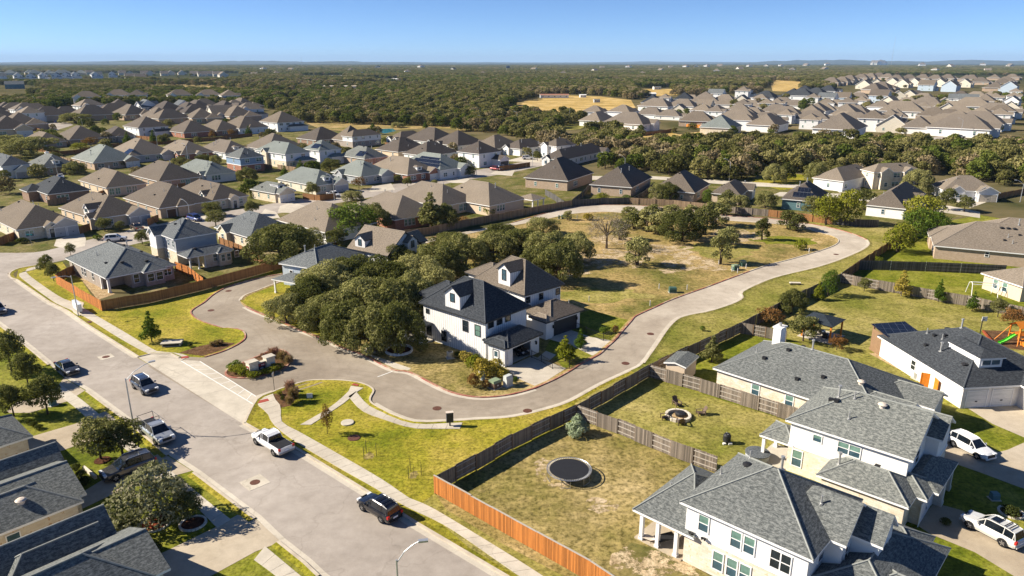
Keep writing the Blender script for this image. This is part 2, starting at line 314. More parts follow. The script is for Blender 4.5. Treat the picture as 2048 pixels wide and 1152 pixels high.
# ------------------------------------------------------------------ mesh builder
class MB:
    def __init__(s): s.v = []; s.f = []; s.m = []
    def face(s, pts, mat):
        i = len(s.v); s.v += [tuple(p) for p in pts]; s.f.append(tuple(range(i, i + len(pts)))); s.m.append(mat)
    def box(s, x0, x1, y0, y1, z0, z1, mat, top=None, bottom=True):
        p = [(x0,y0,z0),(x1,y0,z0),(x1,y1,z0),(x0,y1,z0),(x0,y0,z1),(x1,y0,z1),(x1,y1,z1),(x0,y1,z1)]
        fs = [(4,5,6,7),(0,1,5,4),(1,2,6,5),(2,3,7,6),(3,0,4,7)] + ([(3,2,1,0)] if bottom else [])
        for k, q in enumerate(fs): s.face([p[j] for j in q], (top or mat) if k == 0 else mat)
    def obox(s, c, d, L, Wd, z0, z1, mat):                # oriented box: centre line start c, unit dir d, length, width
        n = Vector((-d[1], d[0])); a = Vector(c); e = a + Vector(d) * L
        q = [a - n*Wd/2, e - n*Wd/2, e + n*Wd/2, a + n*Wd/2]
        p = [(k.x, k.y, z0) for k in q] + [(k.x, k.y, z1) for k in q]
        for f in ((4,5,6,7),(0,1,5,4),(1,2,6,5),(2,3,7,6),(3,0,4,7),(3,2,1,0)): s.face([p[j] for j in f], mat)
    def tube(s, pts, rad, mat, seg=8, cap=True):
        pts = [Vector(p) for p in pts]; rad = rad if isinstance(rad, (list, tuple)) else [rad]*len(pts)
        rings = []
        for i, p in enumerate(pts):
            t = (pts[min(i+1, len(pts)-1)] - pts[max(i-1, 0)]).normalized()
            a = t.orthogonal().normalized() if i == 0 else (a - t * a.dot(t)).normalized()
            b = t.cross(a)
            rings.append([p + (a*math.cos(2*math.pi*k/seg) + b*math.sin(2*math.pi*k/seg))*rad[i] for k in range(seg)])
        for i in range(len(rings)-1):
            for k in range(seg): s.face([rings[i][k], rings[i][(k+1)%seg], rings[i+1][(k+1)%seg], rings[i+1][k]], mat)
        if cap: s.face(rings[0][::-1], mat); s.face(rings[-1], mat)
    def lathe(s, c, prof, mat, seg=14):                   # prof [(r,z)...]
        R_ = [[(c[0]+r*math.cos(2*math.pi*k/seg), c[1]+r*math.sin(2*math.pi*k/seg), c[2]+z) for k in range(seg)] for r, z in prof]
        for i in range(len(R_)-1):
            for k in range(seg): s.face([R_[i][k], R_[i][(k+1)%seg], R_[i+1][(k+1)%seg], R_[i+1][k]], mat)
        s.face(R_[-1], mat); s.face(R_[0][::-1], mat)
    def mesh(s, name, smooth=False):
        me = bpy.data.meshes.new(name); me.from_pydata(s.v, [], s.f)
        names = []
        idx = []
        for k in s.m:
            if k not in names: names.append(k)
            idx.append(names.index(k))
        for k in names: me.materials.append(M[k])
        me.polygons.foreach_set('material_index', idx)
        if smooth: me.polygons.foreach_set('use_smooth', [True]*len(s.f))
        uv = me.uv_layers.new(name='uv').data
        li = 0; data = []
        for f in s.f:
            p = [Vector(s.v[i]) for i in f]
            n = Vector((0,0,0))
            for i in range(len(p)):
                a, b = p[i], p[(i+1)%len(p)]
                n += Vector(((a.y-b.y)*(a.z+b.z), (a.z-b.z)*(a.x+b.x), (a.x-b.x)*(a.y+b.y)))
            if n.length < 1e-9: n = Vector((0,0,1))
            n.normalize()
            t = Vector((-n.y, n.x, 0)) if abs(n.z) < .995 else Vector((1,0,0))
            t.normalize(); b = n.cross(t)
            for q in p: data += [q.dot(t), q.dot(b)]
        uv.foreach_set('uv', data); me.update(); return me
    def build(s, name, parent=None, smooth=False):
        if not s.f: return None
        return link(name, s.mesh(name, smooth), parent)
def link(name, me, parent=None):
    o = bpy.data.objects.new(name, me); COL.objects.link(o)
    if parent: o.parent = parent
    return o
def smooth_loop(pts, closed=True, n=4):
    P = [Vector(p) for p in pts]; out = []; L = len(P)
    rng = range(L) if closed else range(L-1)
    for i in rng:
        p0, p1, p2, p3 = [P[(i+k) % L] if closed else P[min(max(i+k, 0), L-1)] for k in (-1,0,1,2)]
        for j in range(n):
            t = j/n
            out.append(.5*((2*p1)+(p2-p0)*t+(2*p0-5*p1+4*p2-p3)*t*t+(3*p1-p0-3*p2+p3)*t**3))
    if not closed: out.append(P[-1])
    return out
def poly_mesh(name, pts, z, mat, holes=()):
    loops = [[Vector((p[0], p[1], 0)) for p in L] for L in [pts] + list(holes)]
    tris = tessellate_polygon(loops)
    vs = [(p.x, p.y, z) for L in loops for p in L]
    fs = []
    for t in tris:
        a, b, c = (Vector(vs[i]) for i in t)
        fs.append(t if (b-a).cross(c-a).z > 0 else t[::-1])
    me = bpy.data.meshes.new(name); me.from_pydata(vs, [], fs); me.materials.append(M[mat]); me.update()
    return me
def surf(name, px, z, mat, smooth=False, world=False, n=4, holes=()):
    pts = px if world else [g(*p) for p in px]
    if smooth: pts = smooth_loop(pts, True, n)
    return tag(link(name, poly_mesh(name, pts, z, mat, holes)), kind='structure')
def ribbon(name, pts, wl, wr, z, mat, closed=False, h=None, back=None):   # strip along a polyline, wl to the left, wr to the right; h gives it thickness down
    mb = MB(); P = [Vector(p) for p in pts]; L = len(P); A = []; B = []
    for i in range(L):
        a = P[i-1] if (i or closed) else P[0]; b = P[(i+1) % L] if (i < L-1 or closed) else P[-1]
        d = (b-a)
        d = d.normalized() if d.length > 1e-6 else Vector((1,0))
        n = Vector((-d.y, d.x)); A.append(P[i]+n*wl); B.append(P[i]-n*wr)
    for i in range(L if closed else L-1):
        j = (i+1) % L
        q = [(B[i].x,B[i].y,z),(B[j].x,B[j].y,z),(A[j].x,A[j].y,z),(A[i].x,A[i].y,z)]
        mb.face(q, mat)
        if h:
            mb.face([(B[i].x,B[i].y,z-h),(B[j].x,B[j].y,z-h),(B[j].x,B[j].y,z),(B[i].x,B[i].y,z)], mat)
            mb.face([(A[j].x,A[j].y,z-h),(A[i].x,A[i].y,z-h),(A[i].x,A[i].y,z),(A[j].x,A[j].y,z)], mat)
        if back:                                            # turf sloping down behind a kerb
            for E_, k, sg in (((A, wl, 1),) if wl > .2 else ()) + (((B, wr, -1),) if wr > .2 else ()):
                n1 = (E_[i]-P[i]).normalized()*.55; n2 = (E_[j]-P[j]).normalized()*.55; a_, b_ = E_[i], E_[j]; c_, d_ = b_+n2, a_+n1
                q = [(a_.x,a_.y,z-.015),(b_.x,b_.y,z-.015),(c_.x,c_.y,.0),(d_.x,d_.y,.0)]
                mb.face(q[::-1] if sg > 0 else q, back)
    return tag(mb.build(name), kind='structure')
# ================================================================== GROUND, ROADS, PAVEMENTS
def gpts(L): return [g(*p) for p in L]
big = 45000.0
gm = bpy.data.meshes.new('ground')
gm.from_pydata([(-big,-300,0),(big,-300,0),(big,big,0),(-big,big,0)], [], [(0,1,2,3)])
M_far = None
def farground():
    m, n, b = _new('far_ground', 1, 0)
    v = coord(n)
    near = ramp(n, noise(n, v, .03, 5), [(.34, (.055, .060, .024)), (.5, (.13, .11, .055)), (.68, (.20, .155, .085))])
    far = ramp(n, noise(n, v, .004, 6, .65), [(.3, (.030, .038, .016)), (.6, (.055, .058, .025)), (.8, (.16, .13, .07))])
    le = n.nodes.new('ShaderNodeVectorMath'); le.operation = 'LENGTH'; n.links.new(v, le.inputs[0])
    mr = nd(n, 'ShaderNodeMapRange'); mr.inputs['From Min'].default_value = 700; mr.inputs['From Max'].default_value = 2500; n.links.new(le.outputs['Value'], mr.inputs[0])
    n.links.new(mix(n, mr.outputs[0], near, far), b.inputs['Base Color'])
farground()
gm.materials.append(M['far_ground']); tag(link('ground', gm), kind='structure')
Z1, Z2, Z3, Z4, Z5, Z6 = .004, .008, .012, .016, .020, .024
RK = [(15,547),(20,556),(32,560),(97,605),(132,622),(175,652),(275,715),(487,848),(512,862),(591,899),(733,986),(831,1049),(1003,1151)]
LK = [(0,650),(52,690),(100,730),(130,756),(175,782),(262,847),(338,911),(390,945),(512,1037),(559,1083),(612,1125),(640,1152)]
rk = gpts(RK); lk = gpts(LK)
sd = (rk[-1]-rk[6]).normalized()
ext_r = rk[-1] + sd*45; ext_l = lk[-1] + sd*45
up_l = lk[0] - sd*90; up_r = up_l + Vector((-sd.y, sd.x))*(-0) + Vector((sd.y, -sd.x))*(-9.2)
surf('street', [up_l] + lk + [ext_l, ext_r] + rk[::-1] + [g(0,540), up_r], Z3, 'asphalt', world=True)
# loop road: outer outline and the green island it runs round
LO = [(355,720),(375,714),(410,715),(440,706),(462,697),(482,686),(492,676),(490,665),(478,659),(458,656),(442,655),(410,645),(392,636),(383,625),(392,616),(410,605),(430,588),(462,572),(512,558),(560,549),(600,541),(700,512),(800,490),(842,480),(922,465),(1024,446),(1080,430),(1134,417),(1184,411),(1269,411),(1340,416),(1400,422),(1459,432),(1536,437),(1580,443),(1611,447),(1666,457),(1711,470),(1733,480),(1737,489),(1724,500),(1686,517),(1636,534),(1561,552),(1523,565),(1484,584),(1484,596),(1468,606),(1440,616),(1412,624),(1384,629),(1359,636),(1344,647),(1329,665),(1311,692),(1286,727),(1259,742),(1199,770),(1141,802),(1094,818),(1024,834),(950,839),(900,842),(830,843),(780,826),(747,808),(742,797),(749,782),(738,772),(717,765),(687,761),(652,760),(620,761),(594,767),(562,777),(545,784),(512,800),(487,848)]
LI = [(480,601),(489,591),(512,582),(565,562),(620,545),(700,525),(780,507),(850,487),(960,463),(1024,452),(1094,438),(1144,428),(1209,424),(1256,427),(1330,431),(1446,441),(1519,446),(1570,450),(1601,455),(1636,465),(1664,472),(1678,480),(1672,490),(1641,502),(1586,518),(1536,531),(1500,543),(1454,560),(1414,575),(1349,598),(1311,615),(1274,632),(1264,642),(1244,665),(1231,681),(1214,696),(1199,710),(1164,728),(1144,741),(1110,760),(1069,778),(1024,790),(974,796),(937,794),(899,785),(862,768),(819,746),(782,740),(727,712),(684,697),(652,681),(594,660),(552,640),(512,625),(490,614)]
lo = smooth_loop(gpts(LO[:-1]), False, 3) + [g(487,848)]; li = smooth_loop(gpts(LI), True, 3)
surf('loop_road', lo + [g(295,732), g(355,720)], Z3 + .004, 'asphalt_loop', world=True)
surf('island_meadow', li, Z5, 'meadow', world=True)
surf('apron', [(275,714),(300,708),(340,710),(362,720),(400,722),(512,792),(520,797),(512,808),(507,818),(500,836),(487,849)], Z5 + .002, 'concrete_pale')
surf('side_street', smooth_loop(gpts([(-30,505),(67,505),(125,493),(200,474),(300,452),(420,428),(520,411),(600,398),(700,383),(800,366),(900,349),(1000,332),(1060,322),(1120,318)]), False, 3) +
     smooth_loop(gpts([(1120,324),(1075,334),(1010,347),(905,365),(805,383),(705,401),(605,418),(525,433),(425,453),(305,480),(205,503),(125,521),(85,529),(37,537),(15,547),(-30,540)]), False, 3), Z3 + .002, 'asphalt', world=True)
# lawns
surf('lawn', [(37,537),(85,530),(125,524),(140,545),(160,556),(205,623),(300,607),(400,583),(512,552),(562,536),(620,600),(900,838),(1080,820),(1150,806),(1152,838),(868,987)] + [(1024,1076),(1145,1152)] + [(1003,1151),(831,1049),(733,986),(591,899),(512,862),(487,848),(275,715),(175,652),(97,605),(32,560)], Z1, 'lawn_bright')
surf('lawn', [up_l - Vector((60, 40))] + [up_l] + lk + [ext_l, ext_l - Vector((40, 0)), up_l - Vector((20, 90))], Z1, 'lawn_green', world=True)
surf('verge', [(868,988),(900,985),(1040,1068),(1210,1160),(1290,1240),(1110,1240),(1000,1150),(886,1050),(840,1010)], Z2, 'lawn_olive')
surf('verge', [(1075,828),(1150,805),(1152,837),(1297,754),(1481,668),(1681,566),(1776,490),(1860,452),(1756,452),(1603,440),(1520,470),(1440,590),(1300,640),(1200,725)], Z1, 'lawn_olive')
surf('yard', [(868,987),(1152,838),(1432,946),(1420,1060),(1330,1290),(1170,1160)], Z2, 'lawn_dry')
surf('yard', [(1152,838),(1297,755),(1592,846),(1560,1000),(1434,946)], Z2, 'lawn_olive')
surf('yard', [(1297,755),(1481,668),(1566,672),(1700,730),(1860,790),(1590,846)], Z2, 'lawn_green')
surf('yard', [(1481,668),(1681,566),(1823,592),(1986,622),(2200,660),(2200,830),(1860,790),(1566,672)], Z2, 'lawn_olive')
surf('yard', [(1681,566),(1716,540),(1996,546),(2200,552),(2200,660),(1986,622)], Z2, 'lawn_green')
surf('yard', [(1716,540),(1776,488),(1850,450),(1960,430),(2200,470),(2200,552),(1996,546)], Z2, 'lawn_green')
surf('yard', [(1860,790),(2200,830),(2300,1300),(1640,1300),(1560,1000),(1592,846)], Z2, 'lawn_green')
surf('lawn', [(-200,470),(60,440),(300,400),(560,340),(800,300),(1090,300),(1190,350),(1850,350),(1960,430),(1756,452),(1536,434),(1269,408),(1134,414),(860,470),(562,533),(300,600),(200,560),(125,524),(-200,560)], Z1, 'garden_mix')
surf('lawn', [(-400,250),(60,232),(330,228),(600,262),(800,262),(1090,300),(800,300),(560,340),(300,400),(60,440),(-400,480)], Z1, 'garden_mix')
surf('lawn', [(480,601),(512,584),(565,564),(640,545),(680,600),(690,696),(594,660),(512,625)], Z6, 'lawn_bright')
surf('lawn', [(690,696),(690,640),(870,600),(960,640),(1075,720),(1045,760),(1064,776),(1024,788),(974,794),(937,792),(899,783),(862,766),(819,744),(782,738)], Z6, 'lawn_dry')
surf('lawn', [(1130,738),(1185,712),(1240,665),(1262,642),(1180,620),(1120,640),(1090,700)], Z6 + .002, 'lawn_green')
# bare soil, gravel and mulch patches
def blob(name, x, y, rx, ry, z, mat, seed=0, n=18):
    rr = random.Random(seed + x); c = g(x, y); k = mpp(x, y)
    pts = []
    for i in range(n):
        a = 2*math.pi*i/n; f = .7 + .5*rr.random()
        pts.append(c + Vector((math.cos(a)*rx*k*f, math.sin(a)*ry*k*f)))
    return surf(name, smooth_loop(pts, True, 3), z, mat, world=True)
blob('bare_patch', 1092, 938, 28, 42, Z4, 'bare_soil', 1); blob('bare_patch', 1128, 972, 30, 14, Z4, 'bare_soil', 2)
blob('bare_patch', 1200, 1010, 34, 26, Z4, 'bare_soil', 3)
blob('bare_patch', 1245, 516, 60, 70, Z6, 'bare_soil', 6); blob('bare_patch', 1330, 500, 60, 50, Z6 + .001, 'bare_soil', 61); blob('bare_patch', 1180, 520, 50, 60, Z6 + .001, 'bare_soil', 62); blob('bare_patch', 1470, 470, 60, 50, Z6 + .001, 'bare_soil', 63); blob('green_patch', 1440, 500, 70, 60, Z6 - .001, 'lawn_olive', 64); blob('green_patch', 1560, 480, 70, 40, Z6 - .001, 'lawn_green', 65); blob('green_patch', 1200, 590, 90, 50, Z6 - .001, 'lawn_olive', 66)
blob('bare_patch', 1388, 527, 60, 60, Z6, 'bare_soil', 9); blob('bare_patch', 1345, 543, 30, 16, Z6, 'bare_soil', 11)
blob('bare_patch', 1218, 480, 50, 40, Z6, 'bare_soil', 12); blob('bare_patch', 1150, 545, 36, 30, Z6, 'bare_soil', 14)
surf('bare_patch', [(1225,1120),(1262,1085),(1320,1100),(1400,1140),(1450,1170),(1300,1210),(1215,1160)], Z4, 'dry_ground')
blob('bare_patch', 1330, 1130, 70, 60, Z5, 'bare_soil', 71); blob('bare_patch', 1270, 1130, 50, 50, Z5 + .001, 'bare_soil', 72)
surf('verge_straw', [(872,990),(896,984),(1040,1070),(1180,1155),(1150,1165),(1000,1085),(893,1020)], Z4, 'lawn_dry')
surf('gravel_bed', [(139,548),(160,556),(196,600),(230,588),(205,572),(175,552),(150,540)], Z2, 'gravel_bed')
surf('gravel_bed', [(1738,707),(1765,705),(1850,748),(1862,768),(1830,752),(1790,735)], Z4, 'gravel_bed')
surf('mulch_bed', [(357,706),(375,700),(400,692),(440,684),(470,686),(462,694),(430,706),(405,712)], Z2 + .002, 'mulch_bed')
surf('mulch_bed', [(545,782),(562,776),(592,768),(600,780),(590,800),(580,812),(560,816),(548,806)], Z2 + .002, 'mulch_bed')
# paved pieces
surf('driveway', [(1010,737),(1065,712),(1132,737),(1074,774),(1035,757)], Z6 + .008, 'concrete_pale')
surf('driveway', [(1096,678),(1136,658),(1180,674),(1226,682),(1200,711),(1184,711),(1144,692)], Z6 + .008, 'concrete_pale')
surf('pavement', [(719,710),(726,704),(822,737),(808,747),(782,739)], Z6 + .008, 'concrete_pale')
surf('pavement', [(724,706),(742,686),(764,684),(750,707)], Z6 + .010, 'concrete_pale')
surf('pavement', [(1075,716),(1092,702),(1112,710),(1098,722)], Z6 + .010, 'concrete_pale')
surf('driveway', [(324,905),(384,942),(343,953),(300,965),(227,988),(150,1025),(140,1000),(208,958)], Z3 + .010, 'concrete_drive')
surf('driveway', [(475,1030),(514,1040),(562,1084),(512,1103),(417,1155),(320,1200),(270,1180),(338,1128),(300,1118),(435,1053)], Z3 + .010, 'concrete_drive')
surf('driveway', [(222,818),(272,850),(240,868),(150,892),(123,902),(60,905),(40,880),(150,848)], Z3 + .010, 'concrete_drive')
surf('driveway', [(128,756),(170,781),(140,801),(60,826),(10,826),(30,806),(105,786)], Z3 + .010, 'concrete_drive')
surf('driveway', [(1838,862),(1900,858),(1955,880),(1995,905),(2015,900),(2060,880),(2120,900),(2120,1000),(2040,975),(1960,945),(1865,912)], Z3 + .010, 'concrete_drive')
surf('driveway', [(1833,1050),(1868,1006),(1920,1020),(2060,1080),(2130,1110),(2130,1230),(2040,1160),(1950,1105),(1860,1068)], Z3 + .012, 'concrete_drive')
surf('driveway', [(1928,812),(2040,796),(2100,800),(2120,905),(2060,880),(1985,848)], Z3 + .008, 'concrete_drive')
surf('driveway', [(108,492),(113,478),(165,462),(172,478),(170,492),(140,500)], Z3 + .008, 'concrete_pale')
surf('driveway', [(250,463),(300,440),(330,458),(285,472)], Z3 + .008, 'concrete_pale')
surf('driveway', [(350,442),(400,425),(425,437),(385,452)], Z3 + .008, 'concrete_pale')
surf('driveway', [(555,425),(560,412),(585,404),(610,412),(585,426)], Z3 + .008, 'concrete_pale')
surf('driveway', [(512,440),(530,418),(552,424),(560,436)], Z3 + .008, 'concrete_pale')
surf('driveway', [(738,384),(745,372),(782,366),(790,380)], Z3 + .008, 'concrete_pale')
surf('driveway', [(817,374),(832,364),(860,364),(880,372),(850,380)], Z3 + .008, 'concrete_pale')
surf('driveway', [(885,360),(912,350),(940,358),(932,366),(905,366)], Z3 + .008, 'concrete_pale')
surf('driveway', [(980,348),(1000,336),(1030,340),(1024,352)], Z3 + .008, 'concrete_pale')
surf('driveway', [(1010,322),(1050,312),(1100,316),(1090,326)], Z3 + .008, 'concrete_pale')
surf('driveway', [(1675,383),(1720,372),(1724,384),(1690,392)], Z3 + .008, 'concrete_pale')
surf('driveway', [(1905,400),(1960,384),(1985,400),(1940,416)], Z3 + .008, 'concrete_pale')
surf('street_far', smooth_loop(gpts([(70,256),(90,247),(130,244),(146,250),(120,258),(100,268),(80,266)]), True, 2), Z3, 'asphalt', world=True)
surf('street_far', smooth_loop(gpts([(1815,284),(1880,272),(1925,276),(1940,284),(1900,296),(1830,296)]), True, 2), Z3, 'asphalt', world=True)
surf('street_far', gpts([(1100,241),(1172,234),(1200,238),(1240,250),(1238,254),(1170,240),(1100,247)]), Z3, 'concrete_pale', world=True)
surf('street_far', gpts([(1285,275),(1310,276),(1410,262),(1412,268),(1330,290),(1290,292)]), Z3, 'straw', world=True)
surf('street_far', smooth_loop(gpts([(1688,214),(1694,196),(1712,184),(1722,182),(1716,192),(1716,200),(1760,206),(1780,212),(1740,214)]), True, 2), Z3, 'asphalt', world=True)
surf('street_far', gpts([(1540,392),(1560,384),(1700,388),(1900,412),(1960,424),(1960,436),(1880,424),(1700,398)]), Z3, 'concrete_pale', world=True)
surf('street_far', gpts([(1170,352),(1300,352),(1500,364),(1640,372),(1640,378),(1500,372),(1300,358),(1170,360)]), Z3, 'concrete_pale', world=True)
# kerbs
def kerb(name, px, wl, wr, mat='kerb', closed=False, n=3, world=False, back='lawn_bright'):
    pts = px if world else gpts(px)
    return ribbon(name, smooth_loop(pts, closed, n) if n > 1 else pts, wl, wr, .13, mat, closed, .13, back)
rka = [p for p in gpts([(32,560),(97,605),(132,622),(175,652),(275,715),(300,709),(340,709),(357,717)])]
kerb('kerb', rka, .28, 0, n=1, world=True)
kerb('kerb', gpts([(487,848),(512,862),(591,899),(733,986),(831,1049),(1003,1151)]) + [ext_r], .3, 0, n=1, world=True)
kerb('kerb', [up_l] + lk[:3], 0, .3, n=1, world=True)
for a, b in ((3,3),(4,5),(7,8),(9,11)): 
    if b > a: kerb('kerb', lk[a:b+1], 0, .3, n=1, world=True)
kerb('kerb', [lk[5], lk[6]], 0, .3, n=1, world=True)
kerb('kerb', [(85,529),(37,537),(18,547),(20,556),(32,560)], .28, 0)
kerb('kerb_red', LO[2:25], .24, 0, 'kerb_red')
kerb('kerb', LO[25:39], .24, 0, 'kerb_red'); kerb('kerb', LO[38:56], .26, 0, back='lawn_olive'); kerb('kerb', LO[56:65], .26, 0); kerb('kerb', LO[64:80], .24, 0)
kerb('kerb_red', LI[26:41], 0, .24, 'kerb_red', back='meadow'); kerb('kerb_red', LI[40:], 0, .24, 'kerb_red', back='lawn_dry'); kerb('kerb', LI[:27], 0, .24, back='meadow')
IS = [(450,750),(452,741),(462,735),(480,728),(512,714),(540,702),(562,699),(578,708),(583,720),(572,736),(545,746),(512,756),(487,758),(462,756)]
surf('mulch_bed', smooth_loop(gpts(IS), True, 3), Z6, 'mulch_bed', world=True)
kerb('kerb_red', IS, .0, .24, 'kerb_red', True, back='mulch_bed')
# gutters (pale concrete strips beside the kerbs)
ribbon('gutter', gpts([(32,560),(97,605),(132,622),(175,652),(275,715)]), 0, .55, Z5, 'concrete_pale')
ribbon('gutter', gpts([(487,848),(512,862),(591,899),(733,986),(831,1049),(1003,1151)]) + [ext_r], 0, .6, Z5, 'concrete_pale')
ribbon('gutter', [up_l] + lk + [ext_l], .55, 0, Z5, 'concrete_pale')
ribbon('gutter', smooth_loop(gpts(LI[40:]), False, 3), .55, 0, Z5, 'concrete_pale')
ribbon('gutter', smooth_loop(gpts(LI[:26]), False, 3), .3, 0, Z5, 'concrete_pale')
ribbon('gutter', smooth_loop(gpts(LO[38:66]), False, 3), 0, .5, Z5, 'concrete_pale')
# pavement slabs with joints
def slabs(name, left, right, mat='concrete_pale', step=1.5, z=.05, gap=.035):
    A = smooth_loop(gpts(left), False, 4); B = smooth_loop(gpts(right), False, 4)
    def resample(P, n):
        d = [0]
        for i in range(1, len(P)): d.append(d[-1] + (P[i]-P[i-1]).length)
        out = []
        for k in range(n+1):
            t = d[-1]*k/n; i = max(1, next((j for j in range(len(d)) if d[j] >= t - 1e-9), len(d)-1))
            f = (t-d[i-1])/max(1e-9, d[i]-d[i-1]); out.append(P[i-1].lerp(P[i], f))
        return out
    L = sum((A[i]-A[i-1]).length for i in range(1, len(A))); n = max(2, int(L/step)); A = resample(A, n); B = resample(B, n)
    mb = MB()
    for i in range(n):
        e = gap/2/step
        q = [B[i].lerp(B[i+1], e), B[i].lerp(B[i+1], 1-e), A[i].lerp(A[i+1], 1-e), A[i].lerp(A[i+1], e)]
        t = [(p.x, p.y, z) for p in q]; lo_ = [(p.x, p.y, 0) for p in q]
        mb.face(t, mat)
        for k in range(4): mb.face([lo_[k], lo_[(k+1)%4], t[(k+1)%4], t[k]], mat)
    tag(mb.build(name), kind='structure')
slabs('pavement', [(82,531),(54,538),(54,546),(70,560),(120,594),(150,606),(185,627),(250,665),(312,702),(335,704),(362,708),(378,713)], [(82,536),(46,545),(38,550),(50,562),(112,607),(137,618),(177,638),(235,674),(287,703),(318,714),(345,716),(362,722)])
slabs('pavement', [(545,781),(549,797),(561,812),(562,837),(569,849),(602,866),(723,935),(776,967),(821,998),(866,1017),(1024,1113),(1120,1175)], [(512,792),(514,808),(524,817),(537,830),(546,848),(588,882),(676,935),(744,973),(786,999),(821,1018),(895,1054),(1010,1133),(1080,1180)])
slabs('pavement', [(600,850),(660,815),(697,783),(702,772)], [(622,850),(690,805),(712,785),(727,776)], gap=.03)
slabs('pavement', [(712,783),(738,812),(780,830),(829,843),(880,842),(925,846)], [(697,793),(724,822),(770,840),(822,856),(860,858),(920,858)], gap=.03)
slabs('pavement', [(122,770),(170,805),(225,852),(285,900),(352,950),(412,1000),(462,1040)], [(100,778),(150,815),(200,860),(259,905),(330,962),(390,1012),(434,1056)])
slabs('pavement', [(530,1093),(596,1148),(660,1200)], [(508,1120),(556,1156),(600,1200)])
surf('pavement', [(139,610),(153,600),(168,606),(160,632),(148,628)], .052, 'concrete_pale')
# crosswalk lines
mb = MB(); c1 = g(362,722); c2 = g(512,812); d1 = g(400,723); d2 = g(512,793)
def line(a, b, wd, z, mat='white_paint', m=None):
    m = m or mb; d = (b-a); m.obox(a, d.normalized(), d.length, wd, z-.002, z, mat)
line(c1, c2, .11, Z6 + .008); line(d1, d2, .11, Z6 + .008)
for i in range(1, 9):
    t = i/9; line(c1.lerp(c2, t), d1.lerp(d2, min(1, t*1.05)), .09, Z6 + .010)
line(g(755,754), g(785,743), .14, Z5 + .006)
tag(mb.build('crosswalk_markings'), kind='structure')
mb = MB()
for a, b in (((362,716),(377,714)),((512,806),(537,800)),((706,768),(718,770))):
    line(g(*a), g(*b), .8, .056, 'red_plate')
tag(mb.build('ramp_plates'), kind='structure')
# apron joints
mb = MB()
for a, b in (((330,765),(455,722+40)),((395,792),(470,775)),((378,757),(330,735))): line(g(*a), g(*b), .05, Z6 + .006, 'asphalt')
tag(mb.build('apron_joints'), kind='structure')
# tyre scrub arcs on the loop road
mb = MB(); AZ = [0]
def arc(path, offs, wd, mat='asphalt_mark'):
    P = smooth_loop(gpts(path), False, 6)
    for o in offs:
        Q = []
        for i in range(len(P)):
            d = (P[min(i+1, len(P)-1)]-P[max(i-1, 0)]).normalized(); Q.append(P[i] + Vector((-d.y, d.x))*(o + .08*math.sin(i*.5)))
        A_, B_ = [], []; AZ[0] += .0003
        for i in range(len(Q)):
            d = (Q[min(i+1, len(Q)-1)]-Q[max(i-1, 0)]).normalized(); n_ = Vector((-d.y, d.x))*wd/2; A_.append(Q[i]+n_); B_.append(Q[i]-n_)
        for i in range(len(Q)-1):
            if (Q[i+1]-Q[i]).dot(P[i+1]-P[i]) <= 0: continue
            mb.face([(p.x, p.y, Z3 + .0055 + AZ[0]) for p in (B_[i], B_[i+1], A_[i+1], A_[i])], mat)
arc([(430,640),(470,612),(482,590),(512,570),(560,556)], [-1.6,-.6,.9,2.0], .3)
arc([(520,712),(560,688),(530,650),(480,628),(440,612)], [-2.0,-1.0,0,1.2,2.2], .26)
arc([(575,770),(640,744),(622,700),(560,660),(510,640)], [-2.4,-1.2,-.2,.8,2.4], .26)
arc([(560,765),(640,748),(720,754),(800,780),(880,810),(1000,815),(1100,790),(1200,745)], [-1.8,-.5,.6,1.8], .34)
if False: arc([(1250,700),(1290,650),(1350,615),(1450,578),(1560,540),(1660,505),(1700,486),(1670,466),(1600,451)], [-1.6,-.5,.7,1.7], .16)
tag(mb.build('tyre_marks'), kind='structure')
# hills on the horizon
def hills(name, dist, x0, x1, h, seed, mat):
    rr = np.random.default_rng(seed); n = 160; xs = np.linspace(x0, x1, n)
    k = np.interp(np.linspace(0, 1, n), np.linspace(0, 1, 24), rr.random(24)) * .6 + np.interp(np.linspace(0, 1, n), np.linspace(0, 1, 70), rr.random(70)) * .25 + .15
    env = np.clip(np.minimum(np.arange(n), n-1-np.arange(n))/25, 0, 1)
    H = h*k*env
    V = []; F = []
    for i in range(n):
        V += [(xs[i], dist-3000, -2), (xs[i], dist-1200, H[i]*.75), (xs[i], dist, H[i]), (xs[i], dist+3000, -2)]
    for i in range(n-1):
        for j in range(3): a = 4*i+j; F.append((a, a+4, a+5, a+1)) 
    me = bpy.data.meshes.new(name); me.from_pydata(V, [], [f if True else f for f in F]); me.materials.append(M[mat]); me.polygons.foreach_set('use_smooth', [True]*len(F)); me.update()
    tag(link(name, me), kind='structure')
blend3('far_wood', [(.022, .030, .014), (.042, .048, .022), (.085, .078, .045)], .006, .05)
hills('hills', 21000, -16500, -1000, 85, 5, 'far_wood'); hills('hills', 26000, -21000, 21000, 80, 8, 'far_wood'); hills('hills', 19000, 5200, 15500, 105, 9, 'far_wood')
